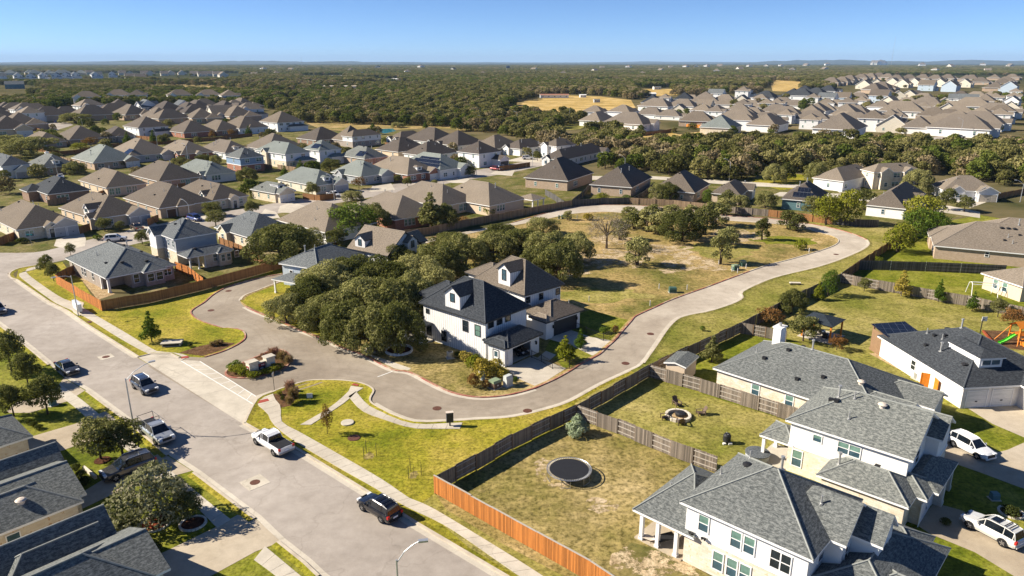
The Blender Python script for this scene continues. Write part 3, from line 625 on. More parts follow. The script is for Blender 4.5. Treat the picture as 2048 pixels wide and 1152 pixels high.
# ================================================================== HOUSES
_cache = {}
def win_meshes(wd, ht, frame, glassm, style, split):
    k = ('w', round(wd, 2), round(ht, 2), frame, glassm, style, split)
    if k in _cache: return _cache[k]
    f = MB(); t = .09
    f.box(-wd/2, wd/2, -.07, .02, 0, t, frame); f.box(-wd/2, wd/2, -.07, .02, ht-t, ht, frame)
    f.box(-wd/2, -wd/2+t, -.068, .02, t, ht-t, frame); f.box(wd/2-t, wd/2, -.068, .02, t, ht-t, frame)
    n = max(1, round(wd/1.0)) if style != 'single' else 1
    for i in range(1, n): x = -wd/2 + wd*i/n; f.box(x-.05, x+.05, -.064, .02, t, ht-t, frame)
    if ht > .9: f.box(-wd/2+t, wd/2-t, -.06, .02, ht*.5-.03, ht*.5+.03, frame)
    p = f if not split else MB()
    if glassm == 'blind':
        p.box(-wd/2+t*.6, wd/2-t*.6, -.03, .015, ht*.5, ht-t*.6, 'glass_green'); p.box(-wd/2+t*.6, wd/2-t*.6, -.028, .015, t*.6, ht*.5, 'glass_blue')
    else: p.box(-wd/2+t*.6, wd/2-t*.6, -.03, .015, t*.6, ht-t*.6, glassm)
    _cache[k] = (f.mesh('window'), p.mesh('pane') if split else None); return _cache[k]
def door_mesh(kind, wd, ht, mat, frame):
    k = ('d', kind, round(wd, 2), round(ht, 2), mat, frame)
    if k in _cache: return _cache[k]
    f = MB(); t = .1
    f.box(-wd/2-t, -wd/2, -.06, .02, 0, ht+t, frame); f.box(wd/2, wd/2+t, -.06, .02, 0, ht+t, frame); f.box(-wd/2, wd/2, -.06, .02, ht, ht+t, frame)
    f.box(-wd/2, wd/2, -.02, .02, .01, ht, mat)
    if kind == 'garage_door':
        n = max(2, int(wd/1.2))
        for r in range(4):
            for i in range(n):
                x = -wd/2 + wd*(i+.5)/n; z = ht*(r+.5)/4; f.box(x-wd/n*.38, x+wd/n*.38, -.035, -.02, z-ht*.085, z+ht*.085, mat)
        f.box(-.15, .15, -.06, -.035, ht*.35, ht*.42, 'trim_dark')
    else:
        f.box(-wd*.3, wd*.3, -.035, -.02, ht*.55, ht*.92, 'glass_blue'); f.box(wd*.36, wd*.42, -.07, -.02, ht*.42, ht*.5, 'black_metal')
    _cache[k] = f.mesh(kind); return _cache[k]
def vent_mesh(kind):
    if kind in _cache: return _cache[kind]
    m = MB()
    if kind == 'pipe': m.tube([(0,0,-.2),(0,0,.75)], .07, 'metal_vent', 8); m.tube([(0,0,-.05),(0,0,.08)], .16, 'metal_vent', 8)
    if kind == 'flue': m.tube([(0,0,-.3),(0,0,1.1)], .11, 'metal_vent', 8); m.tube([(0,0,1.12),(0,0,1.3)], .18, 'metal_vent', 8); m.tube([(0,0,-.05),(0,0,.06)], .25, 'metal_vent', 8)
    if kind == 'box': m.box(-.2, .2, -.2, .2, -.15, .2, 'vent_black'); m.box(-.24, .24, -.24, .24, .201, .235, 'vent_black')
    if kind == 'turbine': m.lathe((0,0,-.2), [(.28,0),(.28,.35),(.42,.36),(.45,.44),(.30,.56),(.06,.62)], 'vent_tan', 14)
    if kind == 'dome': m.lathe((0,0,-.2), [(.28,0),(.28,.3),(.42,.31),(.40,.4),(.22,.48),(.05,.5)], 'vent_black', 12)
    _cache[kind] = m.mesh('roof_vent'); return _cache[kind]
ROT = {'F': 0, 'L': -math.pi/2, 'R': math.pi/2, 'K': math.pi}
HOUSES = []; FOOT = []
class House:
    def __init__(s, label, A, B, C, z, wall='brick_tan', roof='shingle_brown', D=None, name='house', cat='house', group=None, trim='trim_white', wa=None, frame='trim_white', dims=None, near=False, grid=None):
        if D is not None:                                  # A, B = near edge, D = corner behind A
            a, b, d = g(*A, z), g(*B, z), g(*D, z); c = b + (d - a)
        else: a, b, c = g(*A, z), g(*B, z), g(*C, z)
        t1 = math.atan2((c-b).y, (c-b).x); t2 = math.atan2((a-b).y, (a-b).x) - math.pi/2
        l1 = (c-b).length; l2 = (a-b).length; dt = (t2-t1+math.pi) % (2*math.pi) - math.pi
        k = l2**2/(l1**2+l2**2) if wa is None else wa
        s.th = t1 + dt*k; s.o = b; s.W = l1*max(.7, math.cos(dt*k)); s.D = l2*max(.7, math.cos(dt*(1-k)))
        if grid is not None and abs(math.degrees(dt)) > 5:
            s.th = R(grid); s.W = max(8, min(19, (c-b).dot(Vector((math.cos(s.th), math.sin(s.th)))))); s.D = max(9, (a-b).dot(Vector((-math.sin(s.th), math.cos(s.th)))))
        if dims: s.W, s.D = dims[0] or s.W, dims[1] or s.D
        s.dt = math.degrees(dt); s.z = z; s.wallm = wall; s.roofm = roof; s.trim = trim; s.frame = frame; s.near = near
        s.root = empty(name, (b.x, b.y, 0), s.th, label, cat, group)
        s.walls = {}; s.roof = MB(); s.blk = []; s.label = label; HOUSES.append(s)
        s.cu, s.su = math.cos(s.th), math.sin(s.th)
    def loc(s, px, py, z=0):
        p = g(px, py, z) - s.o; return (p.x*s.cu + p.y*s.su, -p.x*s.su + p.y*s.cu)
    def wp(s, u, v): return Vector((s.o.x + u*s.cu - v*s.su, s.o.y + u*s.su + v*s.cu))
    def wmb(s, m): return s.walls.setdefault(m, MB())
    def block(s, u0=0, u1=None, v0=0, v1=None, z=None, ridge=None, ends='hh', p=.5, ov=.45, base=0, wall=None, upper=None, zs=2.9, part=None, roofm=None, walls=True):
        u1 = s.W if u1 is None else u1; v1 = s.D if v1 is None else v1; z = s.z if z is None else z
        wall = wall or s.wallm; roofm = roofm or s.roofm
        ridge = ridge or ('u' if (u1-u0) >= (v1-v0) else 'v')
        T = (lambda a, b, c: (a, b, c)) if ridge == 'u' else (lambda a, b, c: (b, a, c))
        if ridge == 'u': a0, a1, b0, b1 = u0, u1, v0, v1
        else: a0, a1, b0, b1 = v0, v1, u0, u1
        flip = ridge == 'v'
        half = (b1-b0)/2; bm = (b0+b1)/2; i0 = half if ends[0] == 'h' else 0; i1 = half if ends[1] == 'h' else 0
        if i0+i1 > (a1-a0)-.01: f = (a1-a0-.02)/(i0+i1); i0 *= f; i1 *= f
        zr = z + half*p; th = .2
        rmb = s.roof if part is None else MB(); wm = None
        def q(mb, pts, mat):
            pts = [T(*x) for x in pts]
            mb.face(pts[::-1] if flip else pts, mat)
        e = [(a0,b0,z),(a1,b0,z),(a1,b1,z),(a0,b1,z)]; r0 = (a0+i0,bm,zr); r1 = (a1-i1,bm,zr)
        dn = lambda x: (x[0], x[1], x[2]-th)
        for fc in ([e[0],e[1],r1,r0], [e[2],e[3],r0,r1]):
            q(rmb, fc, roofm); q(rmb, [dn(x) for x in fc][::-1], s.trim)
        if i0 > 0: q(rmb, [e[3],e[0],r0], roofm); q(rmb, [dn(x) for x in (e[3],e[0],r0)][::-1], s.trim)
        if i1 > 0: q(rmb, [e[1],e[2],r1], roofm); q(rmb, [dn(x) for x in (e[1],e[2],r1)][::-1], s.trim)
        edges = [(e[0],e[1]),(e[2],e[3])] + ([(e[3],e[0])] if i0 > 0 else [(e[3],r0),(r0,e[0])]) + ([(e[1],e[2])] if i1 > 0 else [(e[1],r1),(r1,e[2])])
        for x, y in edges: q(rmb, [dn(x), dn(y), y, x], s.trim)
        if s.near and ov > .3:                              # ridge and hip caps
            def cap(x, y):
                x, y = Vector(T(*x)), Vector(T(*y))
                rmb.tube([x + Vector((0,0,.0)), y + Vector((0,0,.0))], .09, 'ridge_' + roofm, 5, False)
            if (Vector(r1)-Vector(r0)).length > .5: cap(r0, r1)
            if i0 > 0: cap(e[0], r0); cap(e[3], r0)
            if i1 > 0: cap(e[1], r1); cap(e[2], r1)
        # walls
        wa0, wa1, wb0, wb1 = a0+ov, a1-ov, b0+ov, b1-ov
        ze = z - th + ov*p - .01; zt = z - th + half*p - .01
        if walls:
            wmb = s.wmb(wall) if part is None else rmb
            def wallset(m, za, zb, mat, gables):
                c_ = [(wa0,wb0),(wa1,wb0),(wa1,wb1),(wa0,wb1)]
                for k in range(4):
                    x, y = c_[k], c_[(k+1) % 4]
                    pts = [(x[0],x[1],za),(y[0],y[1],za),(y[0],y[1],zb)]
                    if gables and ((k == 1 and i1 == 0) or (k == 3 and i0 == 0)): pts.append((x[0], bm, zt))
                    pts.append((x[0],x[1],zb)); q(m, pts, mat)
            if upper and zs < ze:
                wallset(wmb, base, zs, wall, False)
                um = s.wmb(upper) if part is None else rmb
                wallset(um, zs, ze, upper, True)
                bd = s.wmb(s.trim) if part is None else rmb
                c_ = [(wa0-.06,wb0-.06),(wa1+.06,wb0-.06),(wa1+.06,wb1+.06),(wa0-.06,wb1+.06)]
                for k in range(4):
                    x, y = c_[k], c_[(k+1) % 4]; q(bd, [(x[0],x[1],zs-.12),(y[0],y[1],zs-.12),(y[0],y[1],zs+.12),(x[0],x[1],zs+.12)], s.trim)
                q(bd, [(x[0],x[1],zs+.12) for x in c_], s.trim)
            else: wallset(wmb, base, ze, wall, True)
        b = dict(u0=u0+ov, u1=u1-ov, v0=v0+ov, v1=v1-ov, z=z, p=p, ru0=u0, rv0=v0, ru1=u1, rv1=v1, ridge=ridge, ends=ends)
        s.blk.append(b)
        w0, w1 = s.wp(u0, v0), s.wp(u1, v1)
        if part is None: FOOT.append((s.wp((u0+u1)/2, (v0+v1)/2), max(u1-u0, v1-v0)/2, min(u1-u0, v1-v0)/2))
        if part: rmb.build(part, s.root)
        return b
    def bpx(s, A, B, C, z, **kw):
        a, b, c = s.loc(*A, z), s.loc(*B, z), s.loc(*C, z)
        return s.block(b[0], c[0], b[1], a[1], z, **kw)
    def put(s, me, name, face, pos, z, b=None, parent=None, off=.0):
        b = b or s.blk[0]
        x, y = {'F': (b['u0']+pos, b['v0']-off), 'L': (b['u0']-off, b['v0']+pos), 'R': (b['u1']+off, b['v0']+pos), 'K': (b['u1']-pos, b['v1']+off)}[face]
        o = link(name, me, s.root); o.location = (x, y, z); o.rotation_euler = (0, 0, ROT[face]); return o
    def win(s, face, pos, z=.9, w=1.0, h=1.5, b=None, frame=None, gl='glass_blue', style=''):
        f, p = win_meshes(w, h, frame or s.frame, gl, style, s.near)
        o = s.put(f, 'window', face, pos, z, b)
        if p: link('pane', p, o)
        return o
    def garage(s, face, pos, w=4.9, h=2.2, mat='garage_white', b=None, frame=None):
        return s.put(door_mesh('garage_door', w, h, mat, frame or s.frame), 'garage_door', face, pos, .02, b)
    def door(s, face, pos, mat='door_wood', b=None, w=1.0, z=.05): return s.put(door_mesh('door', w, 2.1, mat, s.frame), 'door', face, pos, z, b)
    def rz(s, u, v, b=None):
        b = b or s.blk[0]; d = []
        if b['ridge'] == 'u':
            d = [v-b['rv0'], b['rv1']-v] + ([u-b['ru0']] if b['ends'][0] == 'h' else []) + ([b['ru1']-u] if b['ends'][1] == 'h' else [])
        else: d = [u-b['ru0'], b['ru1']-u] + ([v-b['rv0']] if b['ends'][0] == 'h' else []) + ([b['rv1']-v] if b['ends'][1] == 'h' else [])
        return b['z'] + b['p']*min(d)
    def vent(s, kind, u, v, b=None):
        o = link('roof_vent', vent_mesh(kind), s.root); o.location = (u, v, s.rz(u, v, b)); return o
    def vents(s, seed, n=5, b=None):
        b = b or s.blk[0]; rr = random.Random(seed)
        for i in range(n):
            u = b['ru0'] + (b['ru1']-b['ru0'])*rr.uniform(.15, .85); v = b['rv0'] + (b['rv1']-b['rv0'])*rr.uniform(.15, .85)
            s.vent(rr.choice(['pipe','box','box','pipe','dome','flue']), u, v, b)
    def solar(s, slope, a0, a1, t0, t1, b=None):            # slope face, along the eave a0..a1, up-slope (plan) t0..t1
        b = b or s.blk[0]; mb = MB(); p = b['p']; zf = lambda t: b['z'] + p*t + .12
        if slope == 'F': pts = [(b['ru0']+a0, b['rv0']+t0, zf(t0)), (b['ru0']+a1, b['rv0']+t0, zf(t0)), (b['ru0']+a1, b['rv0']+t1, zf(t1)), (b['ru0']+a0, b['rv0']+t1, zf(t1))]
        if slope == 'L': pts = [(b['ru0']+t0, b['rv0']+a1, zf(t0)), (b['ru0']+t0, b['rv0']+a0, zf(t0)), (b['ru0']+t1, b['rv0']+a0, zf(t1)), (b['ru0']+t1, b['rv0']+a1, zf(t1))]
        mb.face(pts, 'solar_panel'); lo_ = [(x, y, z-.06) for x, y, z in pts]
        for k in range(4): mb.face([lo_[k], lo_[(k+1)%4], pts[(k+1)%4], pts[k]], 'metal_vent')
        mb.face(lo_[::-1], 'metal_vent'); mb.build('solar_panels', s.root)
    def chimney(s, u, v, ztop, mat='stucco_white', sz=.7):
        mb = MB(); mb.box(u-sz, u+sz, v-sz*.7, v+sz*.7, s.rz(u, v)-1.2, ztop, mat); mb.box(u-sz-.1, u+sz+.1, v-sz*.7-.1, v+sz*.7+.1, ztop+.002, ztop+.15, mat)
        mb.tube([(u, v, ztop+.15), (u, v, ztop+.6)], .2, 'metal_vent', 10); mb.build('chimney', s.root)
    def dormer(s, face, pos, w, z0, ze, depth, b=None, wall=None, roofm=None, setback=.6, win=True, frame='trim_dark', wh=(.8, 1.1), gable=True):
        b = b or s.blk[0]; ov = .22; wall = wall or s.wallm; roofm = roofm or s.roofm; mb = MB()
        # built facing -y at origin then turned
        hw = w/2; p = .75 if gable else .4; zr = ze + (hw+ov)*p
        pts = lambda L: L
        mb.face([(-hw,0,z0),(hw,0,z0),(hw,0,ze)] + ([(0,0,ze+hw*p-.02)] if gable else []) + [(-hw,0,ze)], wall)
        mb.face([(-hw,depth,z0),(-hw,0,z0),(-hw,0,ze),(-hw,depth,ze)], wall); mb.face([(hw,0,z0),(hw,depth,z0),(hw,depth,ze),(hw,0,ze)], wall)
        y0 = -ov; th = .12
        if gable:
            L = [(-hw-ov,y0,ze-ov*p),(0,y0,ze+hw*p),(0,depth,ze+hw*p),(-hw-ov,depth,ze-ov*p)]; Rr = [(0,y0,ze+hw*p),(hw+ov,y0,ze-ov*p),(hw+ov,depth,ze-ov*p),(0,depth,ze+hw*p)]
        else:
            L = [(-hw-ov,y0,ze),(0,hw,ze+hw*p),(0,depth,ze+hw*p),(-hw-ov,depth,ze)]; Rr = [(0,hw,ze+hw*p),(hw+ov,y0,ze),(hw+ov,depth,ze),(0,depth,ze+hw*p)]
        up = lambda F: [(x, y, z+th) for x, y, z in F]
        for F in (L, Rr): mb.face(up(F)[::-1] if False else up(F), roofm); mb.face(F[::-1], s.trim)
        if not gable: mb.face([(-hw-ov,y0,ze+th),(hw+ov,y0,ze+th),(0,hw,ze+hw*p+th)], roofm)
        bd = [(L[0],L[1]),(Rr[0],Rr[1]),(L[3],L[0]),(Rr[1],Rr[2])] if gable else [(L[0],Rr[1]),(L[3],L[0]),(Rr[1],Rr[2])]
        for x, y in bd: mb.face([x, y, (y[0],y[1],y[2]+th), (x[0],x[1],x[2]+th)], s.trim)
        x, y = {'F': (b['ru0']+pos, b['rv0']+setback), 'L': (b['ru0']+setback, b['rv0']+pos), 'R': (b['ru1']-setback, b['rv0']+pos)}[face]
        o = mb.build('dormer', s.root); o.location = (x, y, 0); o.rotation_euler = (0, 0, ROT[face])
        if win:
            f, p_ = win_meshes(wh[0], wh[1], frame, 'glass_blue', 'single', False)
            zb = z0 + (ze-z0)*.25 if ze-z0 > wh[1] else ze - wh[1]
            k = link('window', f, o); k.location = (0, -.01, max(z0+.2, ze-wh[1]+.1))
        return o
    def post(s, u, v, z1, mat='trim_white', r=.13, name='porch_post'):
        mb = MB(); mb.box(u-r, u+r, v-r, v+r, 0, z1, mat); mb.box(u-r-.05, u+r+.05, v-r-.05, v+r+.05, 0, .35, mat); mb.build(name, s.root)
    def auto(s, seed, two=False, nF=None, nL=None, gl=None):
        rr = random.Random(seed); b = s.blk[0]
        gl = gl or rr.choice(['glass_blue','glass_green','blind'])
        WF = b['u1']-b['u0']; WL = b['v1']-b['v0']
        for fl in range(2 if two else 1):
            z = .85 + fl*2.85
            n = nF if nF is not None else max(1, int(WF/4.2))
            for i in range(n):
                s.win('F', WF*(i+.5)/n + rr.uniform(-.4, .4), z, rr.choice([.9,1.0,1.8,2.4]) if WF/n > 2.8 else .9, 1.45, b, gl=gl)
            n = nL if nL is not None else max(1, int(WL/5.5))
            for i in range(n): s.win('L', WL*(i+.5)/n + rr.uniform(-.6, .6), z, .9, 1.4, b, gl=gl)
    def done(s):
        for m, mb in s.walls.items(): mb.build('wall' if m != s.trim else 'trim_band', s.root)
        s.roof.build('roof', s.root)
# ------------------------------------------------------------------ near houses
HG = 'suburban houses'
# corner house with brick walls beside the entrance street
h = House('single-storey brick house with dark grey hip roof on the corner lot inside the cedar fence', (127,517), (211,557), (355,530), 2.9, 'brick_grey', 'shingle_slate', near=True)
b = h.block(walls=False, p=.52); W, D = h.W, h.D
m = h.wmb('brick_grey'); m.box(.45, W-.45, 4.2, D-.45, 0, 2.92, 'brick_grey'); m.box(4.4, W-.46, .45, 4.2, 0, 2.92, 'brick_grey')
h.block(6.2, 10.4, -1.1, 3, 2.9, 'v', 'hh', .5, .4)
bb = h.blk[1]
for p_ in (.6, 2.2): h.win('F', p_+.3, .8, 1.3, 1.6, bb, gl='glass_dark')
h.win('F', 4.9, .8, 1.1, 1.7, gl='glass_dark'); h.win('F', 10.6, 1.0, 1.6, 1.4, gl='glass_dark'); h.door('F', 10.0-.6, 'trim_white')
for p_ in (7.5, 11.5, 12.9, 18): h.win('L', p_, .8, .95, 1.6, gl='glass_dark')
h.post(.5, .5, 2.75, 'stucco_white', .2); h.post(.5, 4.0, 2.75, 'stucco_white', .15)
for k_, u_, v_ in (('dome',8.9,14.6),('dome',7.9,16.2),('dome',9.8,8.6),('dome',11.2,5.0),('dome',4.2,3.0),('pipe',3.0,12),('flue',8.8,12.4),('box',2.4,6),('dome',8.2,2.2)): h.vent(k_, u_, v_)
h.done()
# two-storey grey neighbour
h = House('two-storey grey house with steep slate roof and white porch posts beside the corner house', (302,463), (347,479), (439,464), 5.7, 'limestone', 'shingle_slate', near=True)
b = h.block(upper='siding_grey', p=.6); W, D = h.W, h.D
h.block(-1.4, 4, D-4.6, D-.4, 5.7, 'u', 'gh', .75, .4, upper='siding_white')
h.bpx((349,509), (374,516), (470,499), 2.9, p=.5, walls=False)
b3 = h.blk[2]; m = h.wmb('limestone'); m.box(b3['u0']+3.4, b3['u1'], b3['v0'], b['v0'], 0, 2.9, 'limestone')
h.block(b3['u0']+5.5, b3['u0']+8.6, b3['v0']-1.2, b3['v0']+1.8, 2.9, 'v', 'hh', .5, .35)
for p_ in (5.4, 6.6): h.win('F', p_, 1.0, 1.0, 1.6, b3)
for p_ in (.8, 2.0): h.win('F', p_, .9, .9, 1.5, h.blk[3])
h.win('F', 10.0, 1.0, 1.0, 1.4, b3)
for p_ in (1.2, 3.5, 6.2, 7.2): h.win('L', p_, 3.7, .9, 1.4, b)
for p_ in (4.2, 5.2, 6.2): h.win('L', p_, .8, .8, 1.5, b)
for p_ in (.3, 2.0, 3.3): h.post(b3['u0']+p_, b3['v0']+.2, 2.75)
h.vents(3, 4, b); h.vent('dome', b3['u0']+2.2, b3['v0']+1.6, b3); h.done()
# white farmhouse on the island, near
h = House('white board-and-batten house with blue-black hip roof, one dormer and an open garage', (836,605), (971,646), (1064,612), 5.7, 'board_batten', 'shingle_charcoal', trim='trim_dark', frame='trim_dark', near=True)
b = h.block(p=.80, ov=.5); W, D = h.W, h.D
h.block(2.5, W-.5, D-4, D+3.5, 5.7, 'v', 'hh', .60, .5)
h.dormer('L', D*.51, 3.0, 5.6, 8.3, 4.6, setback=.55, wh=(.9, 1.3))
h.win('L', 12.4-.6, 4.1, .75, .8, b, gl='glass_dark'); h.win('L', 12.2-.6, .7, 1.1, 1.6, b, gl='glass_dark'); h.win('L', 8.4, .6, 1.1, 1.6, b, gl='glass_dark'); h.win('L', 3.9, 3.2, 1.15, 1.7, b, gl='glass_dark'); h.win('L', 1.5, 3.1, 1.1, 1.7, b, gl='glass_green')
for p_ in (1.1, 2.9, 4.7): h.win('F', p_, 4.4, 1.15, .9, b, gl='glass_dark', style='single')
ga = h.loc(994,707,2.9); gc = h.loc(1094,669,2.9); ga = (max(ga[0], -.2), ga[1])
gb = h.block(.25, gc[0], ga[1], .9, 2.95, 'u', 'hh', .55, .45, walls=False)
m = h.wmb('stucco_white'); u0, u1, v0, v1 = gb['u0'], gb['u1'], gb['v0'], .46
gw0, gw1 = u0 + .95, u1 - 1.75
m.box(u0, gw0, v0, v0+.25, 0, 2.9, 'stucco_white'); m.box(gw1, u1, v0, v0+.25, 0, 2.9, 'stucco_white'); m.box(gw0, gw1, v0, v0+.25, 2.35, 2.9, 'stucco_white')
m.box(u0, u0+.2, v0+.25, v1, 0, 2.9, 'stucco_white'); m.box(u1-.2, u1, v0+.25, v1, 0, 2.9, 'stucco_white'); m.box(u0+.2, u1-.2, v0+.25, v1, .02, .05, 'concrete')
sb = h.block(u0-1.0, u0+1.05, v0-.3, v0+3.6, 2.97, 'v', 'hh', .6, .4)
h.door('L', 1.6, 'trim_white', sb); h.vent('pipe', W-1.5, 3)
def wall_lamp(h, u, v):
    mb = MB(); mb.box(u-.11, u+.11, v-.3, v-.01, 2.0, 2.06, 'black_metal'); mb.lathe((u, v-.22, 1.55), [(.05,0),(.13,.08),(.15,.35),(.05,.45)], 'black_metal', 8); mb.build('wall_lamp', h.root)
wall_lamp(h, u0+.75-.1, v0-.36); wall_lamp(h, u1-.9, v0)
pv = D-.5                                                  # front porch at the back-left, columns on stone bases
h.block(-1.9, .4, D-2.6, D+2.2, 2.9, 'v', 'hh', .3, .3, walls=False)
for v_ in (D-2.2, D+1.7): h.post(-1.5, v_, 2.75, 'trim_white', .2)
mb = MB(); mb.box(-1.8, .4, D-2.5, D+2, 0, .3, 'concrete'); mb.build('porch_floor', h.root)
h.done(); HERO = h
mb = MB()
# brown-roofed twin behind
h = House('white house with brown shingle hip roof, one dormer and a closed dark garage door', (950,556), (1049,591), (1124,566), 5.7, 'board_batten', 'shingle_brown', trim='trim_dark', frame='trim_dark', near=True)
b = h.block(p=.88, ov=.5); W, D = h.W, h.D
h.block(2.0, W+1.6, D-5, D-1, 5.7, 'u', 'hh', .6, .5); h.block(1.5, W-1, D-3, D+4, 5.7, 'v', 'hh', .55, .5)
h.dormer('L', D*.42, 2.8, 5.8, 8.6, 4.4, setback=.5, wh=(1.0, 1.8))
for p_ in (.7, 3.6, 7.4): h.win('F', p_, 4.0, .95, 1.1, b, gl='glass_dark', style='single')
ga = h.loc(1086,647,2.9); gc = h.loc(1159,617,2.9)
gb = h.block(.3, gc[0], ga[1], .9, 2.95, 'u', 'hh', .55, .45, wall='stucco_white')
h.garage('F', (gb['u1']-gb['u0'])*.50, 4.9, 2.25, 'garage_dark', gb)
sb = h.block(-.9, 1.3, ga[1]-.25, ga[1]+3.6, 2.97, 'v', 'hh', .6, .4, wall='stucco_white', roofm='shingle_taupe')
wall_lamp(h, .95, gb['v0']-.2); wall_lamp(h, gb['u1']-.9, gb['v0']); h.vent('pipe', gc[0]-.9, gb['v0']+2, gb)
h.win('F', 11.0 if W > 11.5 else W-1.4, 1.0, .8, 1.2, b, gl='glass_dark'); h.done()
# blue-grey house at the west end of the island
h = House('pale blue house with slate-blue hip roof half hidden behind the oak grove', (588,526), (636,539), (722,505), 4.2, 'board_batten_grey', 'shingle_slate', trim='trim_white', near=True)
b = h.block(v1=9.5, p=.5, ridge='u'); W = h.W
h.win('L', 3, 2.2, .8, .9, b, gl='glass_dark'); h.win('L', 6.5, 2.2, .8, .9, b, gl='glass_dark'); h.win('F', 3, 2.0, 1.0, 1.4, b, gl='glass_dark'); h.vents(21, 5, b)
h.block(-4.6, .3, 1, 7, 2.7, 'v', 'hh', .35, .3, walls=False)
for v_ in (1.4, 6.6): h.post(-4.2, v_, 2.5)
h.done()
# brown dormered house
h = House('white house with taupe roof and two gabled dormers rising above the oak grove', (704,493), (775,512), (836,488), 4.6, 'board_batten', 'shingle_taupe', trim='trim_dark', frame='trim_dark', near=True)
b = h.block(p=.72, ridge='v', ends='gg'); W, D = h.W, h.D
h.dormer('L', D*.72, 2.7, 4.4, 6.6, 4.2, setback=.7, frame='trim_dark', wh=(.9, 1.3))
h.dormer('F', W*.6, 2.7, 4.4, 6.4, 5.0, setback=-.8, frame='trim_dark', wh=(1.0, 1.4))
h.block(W-3.6, W+3.6, 2.0, 7.2, 4.6, 'u', 'hg', .75, .35)
h.win('R', 1.9, 4.0, 1.1, 1.4, h.blk[1], gl='glass_dark'); h.done()
# big two-storey house bottom right
A, B_, D_ = (1358,1004), (1627,1122), (1478,908)
h = House('large white two-storey house with mottled grey roof and covered patio beside the trampoline yard', A, B_, None, 5.75, 'limestone_white', 'shingle_grey', D=D_, near=True)
h2 = h; W, D = h.W, h.D                                    # u runs away to the back right, v back along the near eave
b = h.block(upper='stucco_white', p=.58, zs=3.0)
h.block(3.3, 9.2, -1.15, 5.2, 5.75, 'v', 'gh', .76, .3, upper='stucco_white', zs=3.0); b2 = h.blk[1]
h.block(5.2, 9.0, -3.15, 2.5, 5.6, 'v', 'gh', .98, .3, upper='stucco_white', zs=3.0); b3 = h.blk[2]
h.block(.6, 12.8, -6.3, 1.2, 2.95, 'u', 'hh', .46, .45); h.block(2.6, 7.4, -8.0, -2, 2.95, 'v', 'gh', .5, .4); h.block(9.5, 13.6, -5.0, 5, 2.95, 'v', 'hh', .5, .4)
h.win('F', 1.0, 3.7, .8, 1.3, b2, gl='glass_dark'); h.win('F', 1.6, 3.5, 1.3, 1.4, b3, gl='glass_dark')
lp = [h.loc(*p, 2.9) for p in ((1259,1024), (1379,1076), (1382,930))]
h.bpx((1259,1024), (1379,1076), (1500,985), 2.9, p=.42, walls=False) if False else h.block(.05, lp[2][0]+.1, D-1.5, lp[0][1], 2.95, 'v', 'hh', .5, .4, walls=False)
pb = h.blk[-1]
for p_ in (.1, .52, .985): h.post(pb['u0']+.02, pb['v1'] - (pb['v1']-D-.2)*p_, 2.75, 'trim_white', .16)
mb = MB(); mb.box(pb['u0']-.2, pb['u1'], D-.4, pb['v1']+.2, 0, .12, 'concrete_drive'); mb.build('patio', h.root)
m = h.wmb('limestone_white'); m.box(3.5, pb['u1'], D-.5, D+3.0, 0, 2.9, 'limestone_white')
for v_, z_, w_, hh, gl in ((D-1.6-.9,3.6,1.0,1.6,'blind'),(D-5.3,3.5,1.0,1.6,'blind'),(D-6.4,3.5,1.0,1.6,'blind'),(2.0,3.3,1.7,1.7,'glass_dark')): h.win('L', v_, z_, w_, hh, b, gl=gl)
for v_ in (D-3.6-.4, D-5.0-.2, D-6.3): h.win('L', v_, .7, 1.0, 1.8, b, gl='blind')
h.win('F', 2.6, 3.8, 1.2, 1.3, b, gl='glass_dark'); h.door('K', 3.4, 'glass_dark', b, 1.6)
for i_ in range(2):                                        # twin security lights
    mb = MB(); mb.tube([(0,-.02,0),(0,-.3,.05)], .05, 'metal_vent', 6); mb.lathe((0,-.32,-.05), [(.05,0),(.13,.16),(.13,.2)], 'black_metal', 8); mb.lathe((.22,-.3,-.05), [(.05,0),(.13,.16),(.13,.2)], 'black_metal', 8); mb.box(-.1,.32,-.06,-.005,-.05,.08,'metal_vent')
    h.put(mb.mesh('security_light'), 'security_light', 'L', D-1.5-.7*i_*1.6, 3.15, b)
for k_, u_, v_ in (('pipe',W*.5,D-.9),('dome',W*.62,D-2.6)): h.vent(k_, u_, v_, b)
h.vent('flue', W*.86, 6.3, b); h.vent('pipe', 5.2, 1.6, b2); h.vent('pipe', W*.8, D-2, b); h.vent('box', 5.2, D+2.0, pb); h.vent('pipe', 3.9, D+3.0, pb)
h.done()
# neighbouring two-storey with garage wing
h = House('white two-storey house with gabled grey roof and stone ground floor, second from the trampoline yard', (1570,840), (1827,922), (1869,872), 5.75, 'limestone_white', 'shingle_grey', near=True, dims=(10.3, None))
W, D = h.W, h.D
b = h.block(upper='stucco_white', p=.55, zs=3.0, ridge='v', ends='gh')
h.block(W*.35, W+5.2, .6, D-2.5, 5.75, 'u', 'hh', .5, .45, upper='stucco_white', zs=3.0) if False else None
h.block(6.2, W+1.0, -1.0, 5, 5.6, 'v', 'gh', .6, .35, upper='stucco_white', zs=3.0)
lp = [h.loc(*p, 2.95) for p in ((1632,949), (1818,1016), (1872,973), (1533,846), (1582,860))]
gb = h.block(min(lp[0][0], lp[1][0]), lp[2][0]-.2, lp[1][1], lp[0][1], 2.95, 'v', 'hh', .55, .4)
h.block(gb['u0']+1.9, gb['u1']+1.6, gb['v0']-1.3, gb['v0']+4, 2.95, 'v', 'hh', .5, .4)
h.garage('F', 2.0, 4.4, 2.2, 'garage_white', h.blk[-1])
h.block(gb['u1']-.6, 8.2, -2.3, 1.6, 2.95, 'u', 'hh', .4, .3, walls=False)
h.post(4.3, -1.8, 2.8, 'stone_block', .38); h.post(7.7, -1.8, 2.8, 'stone_block', .3)
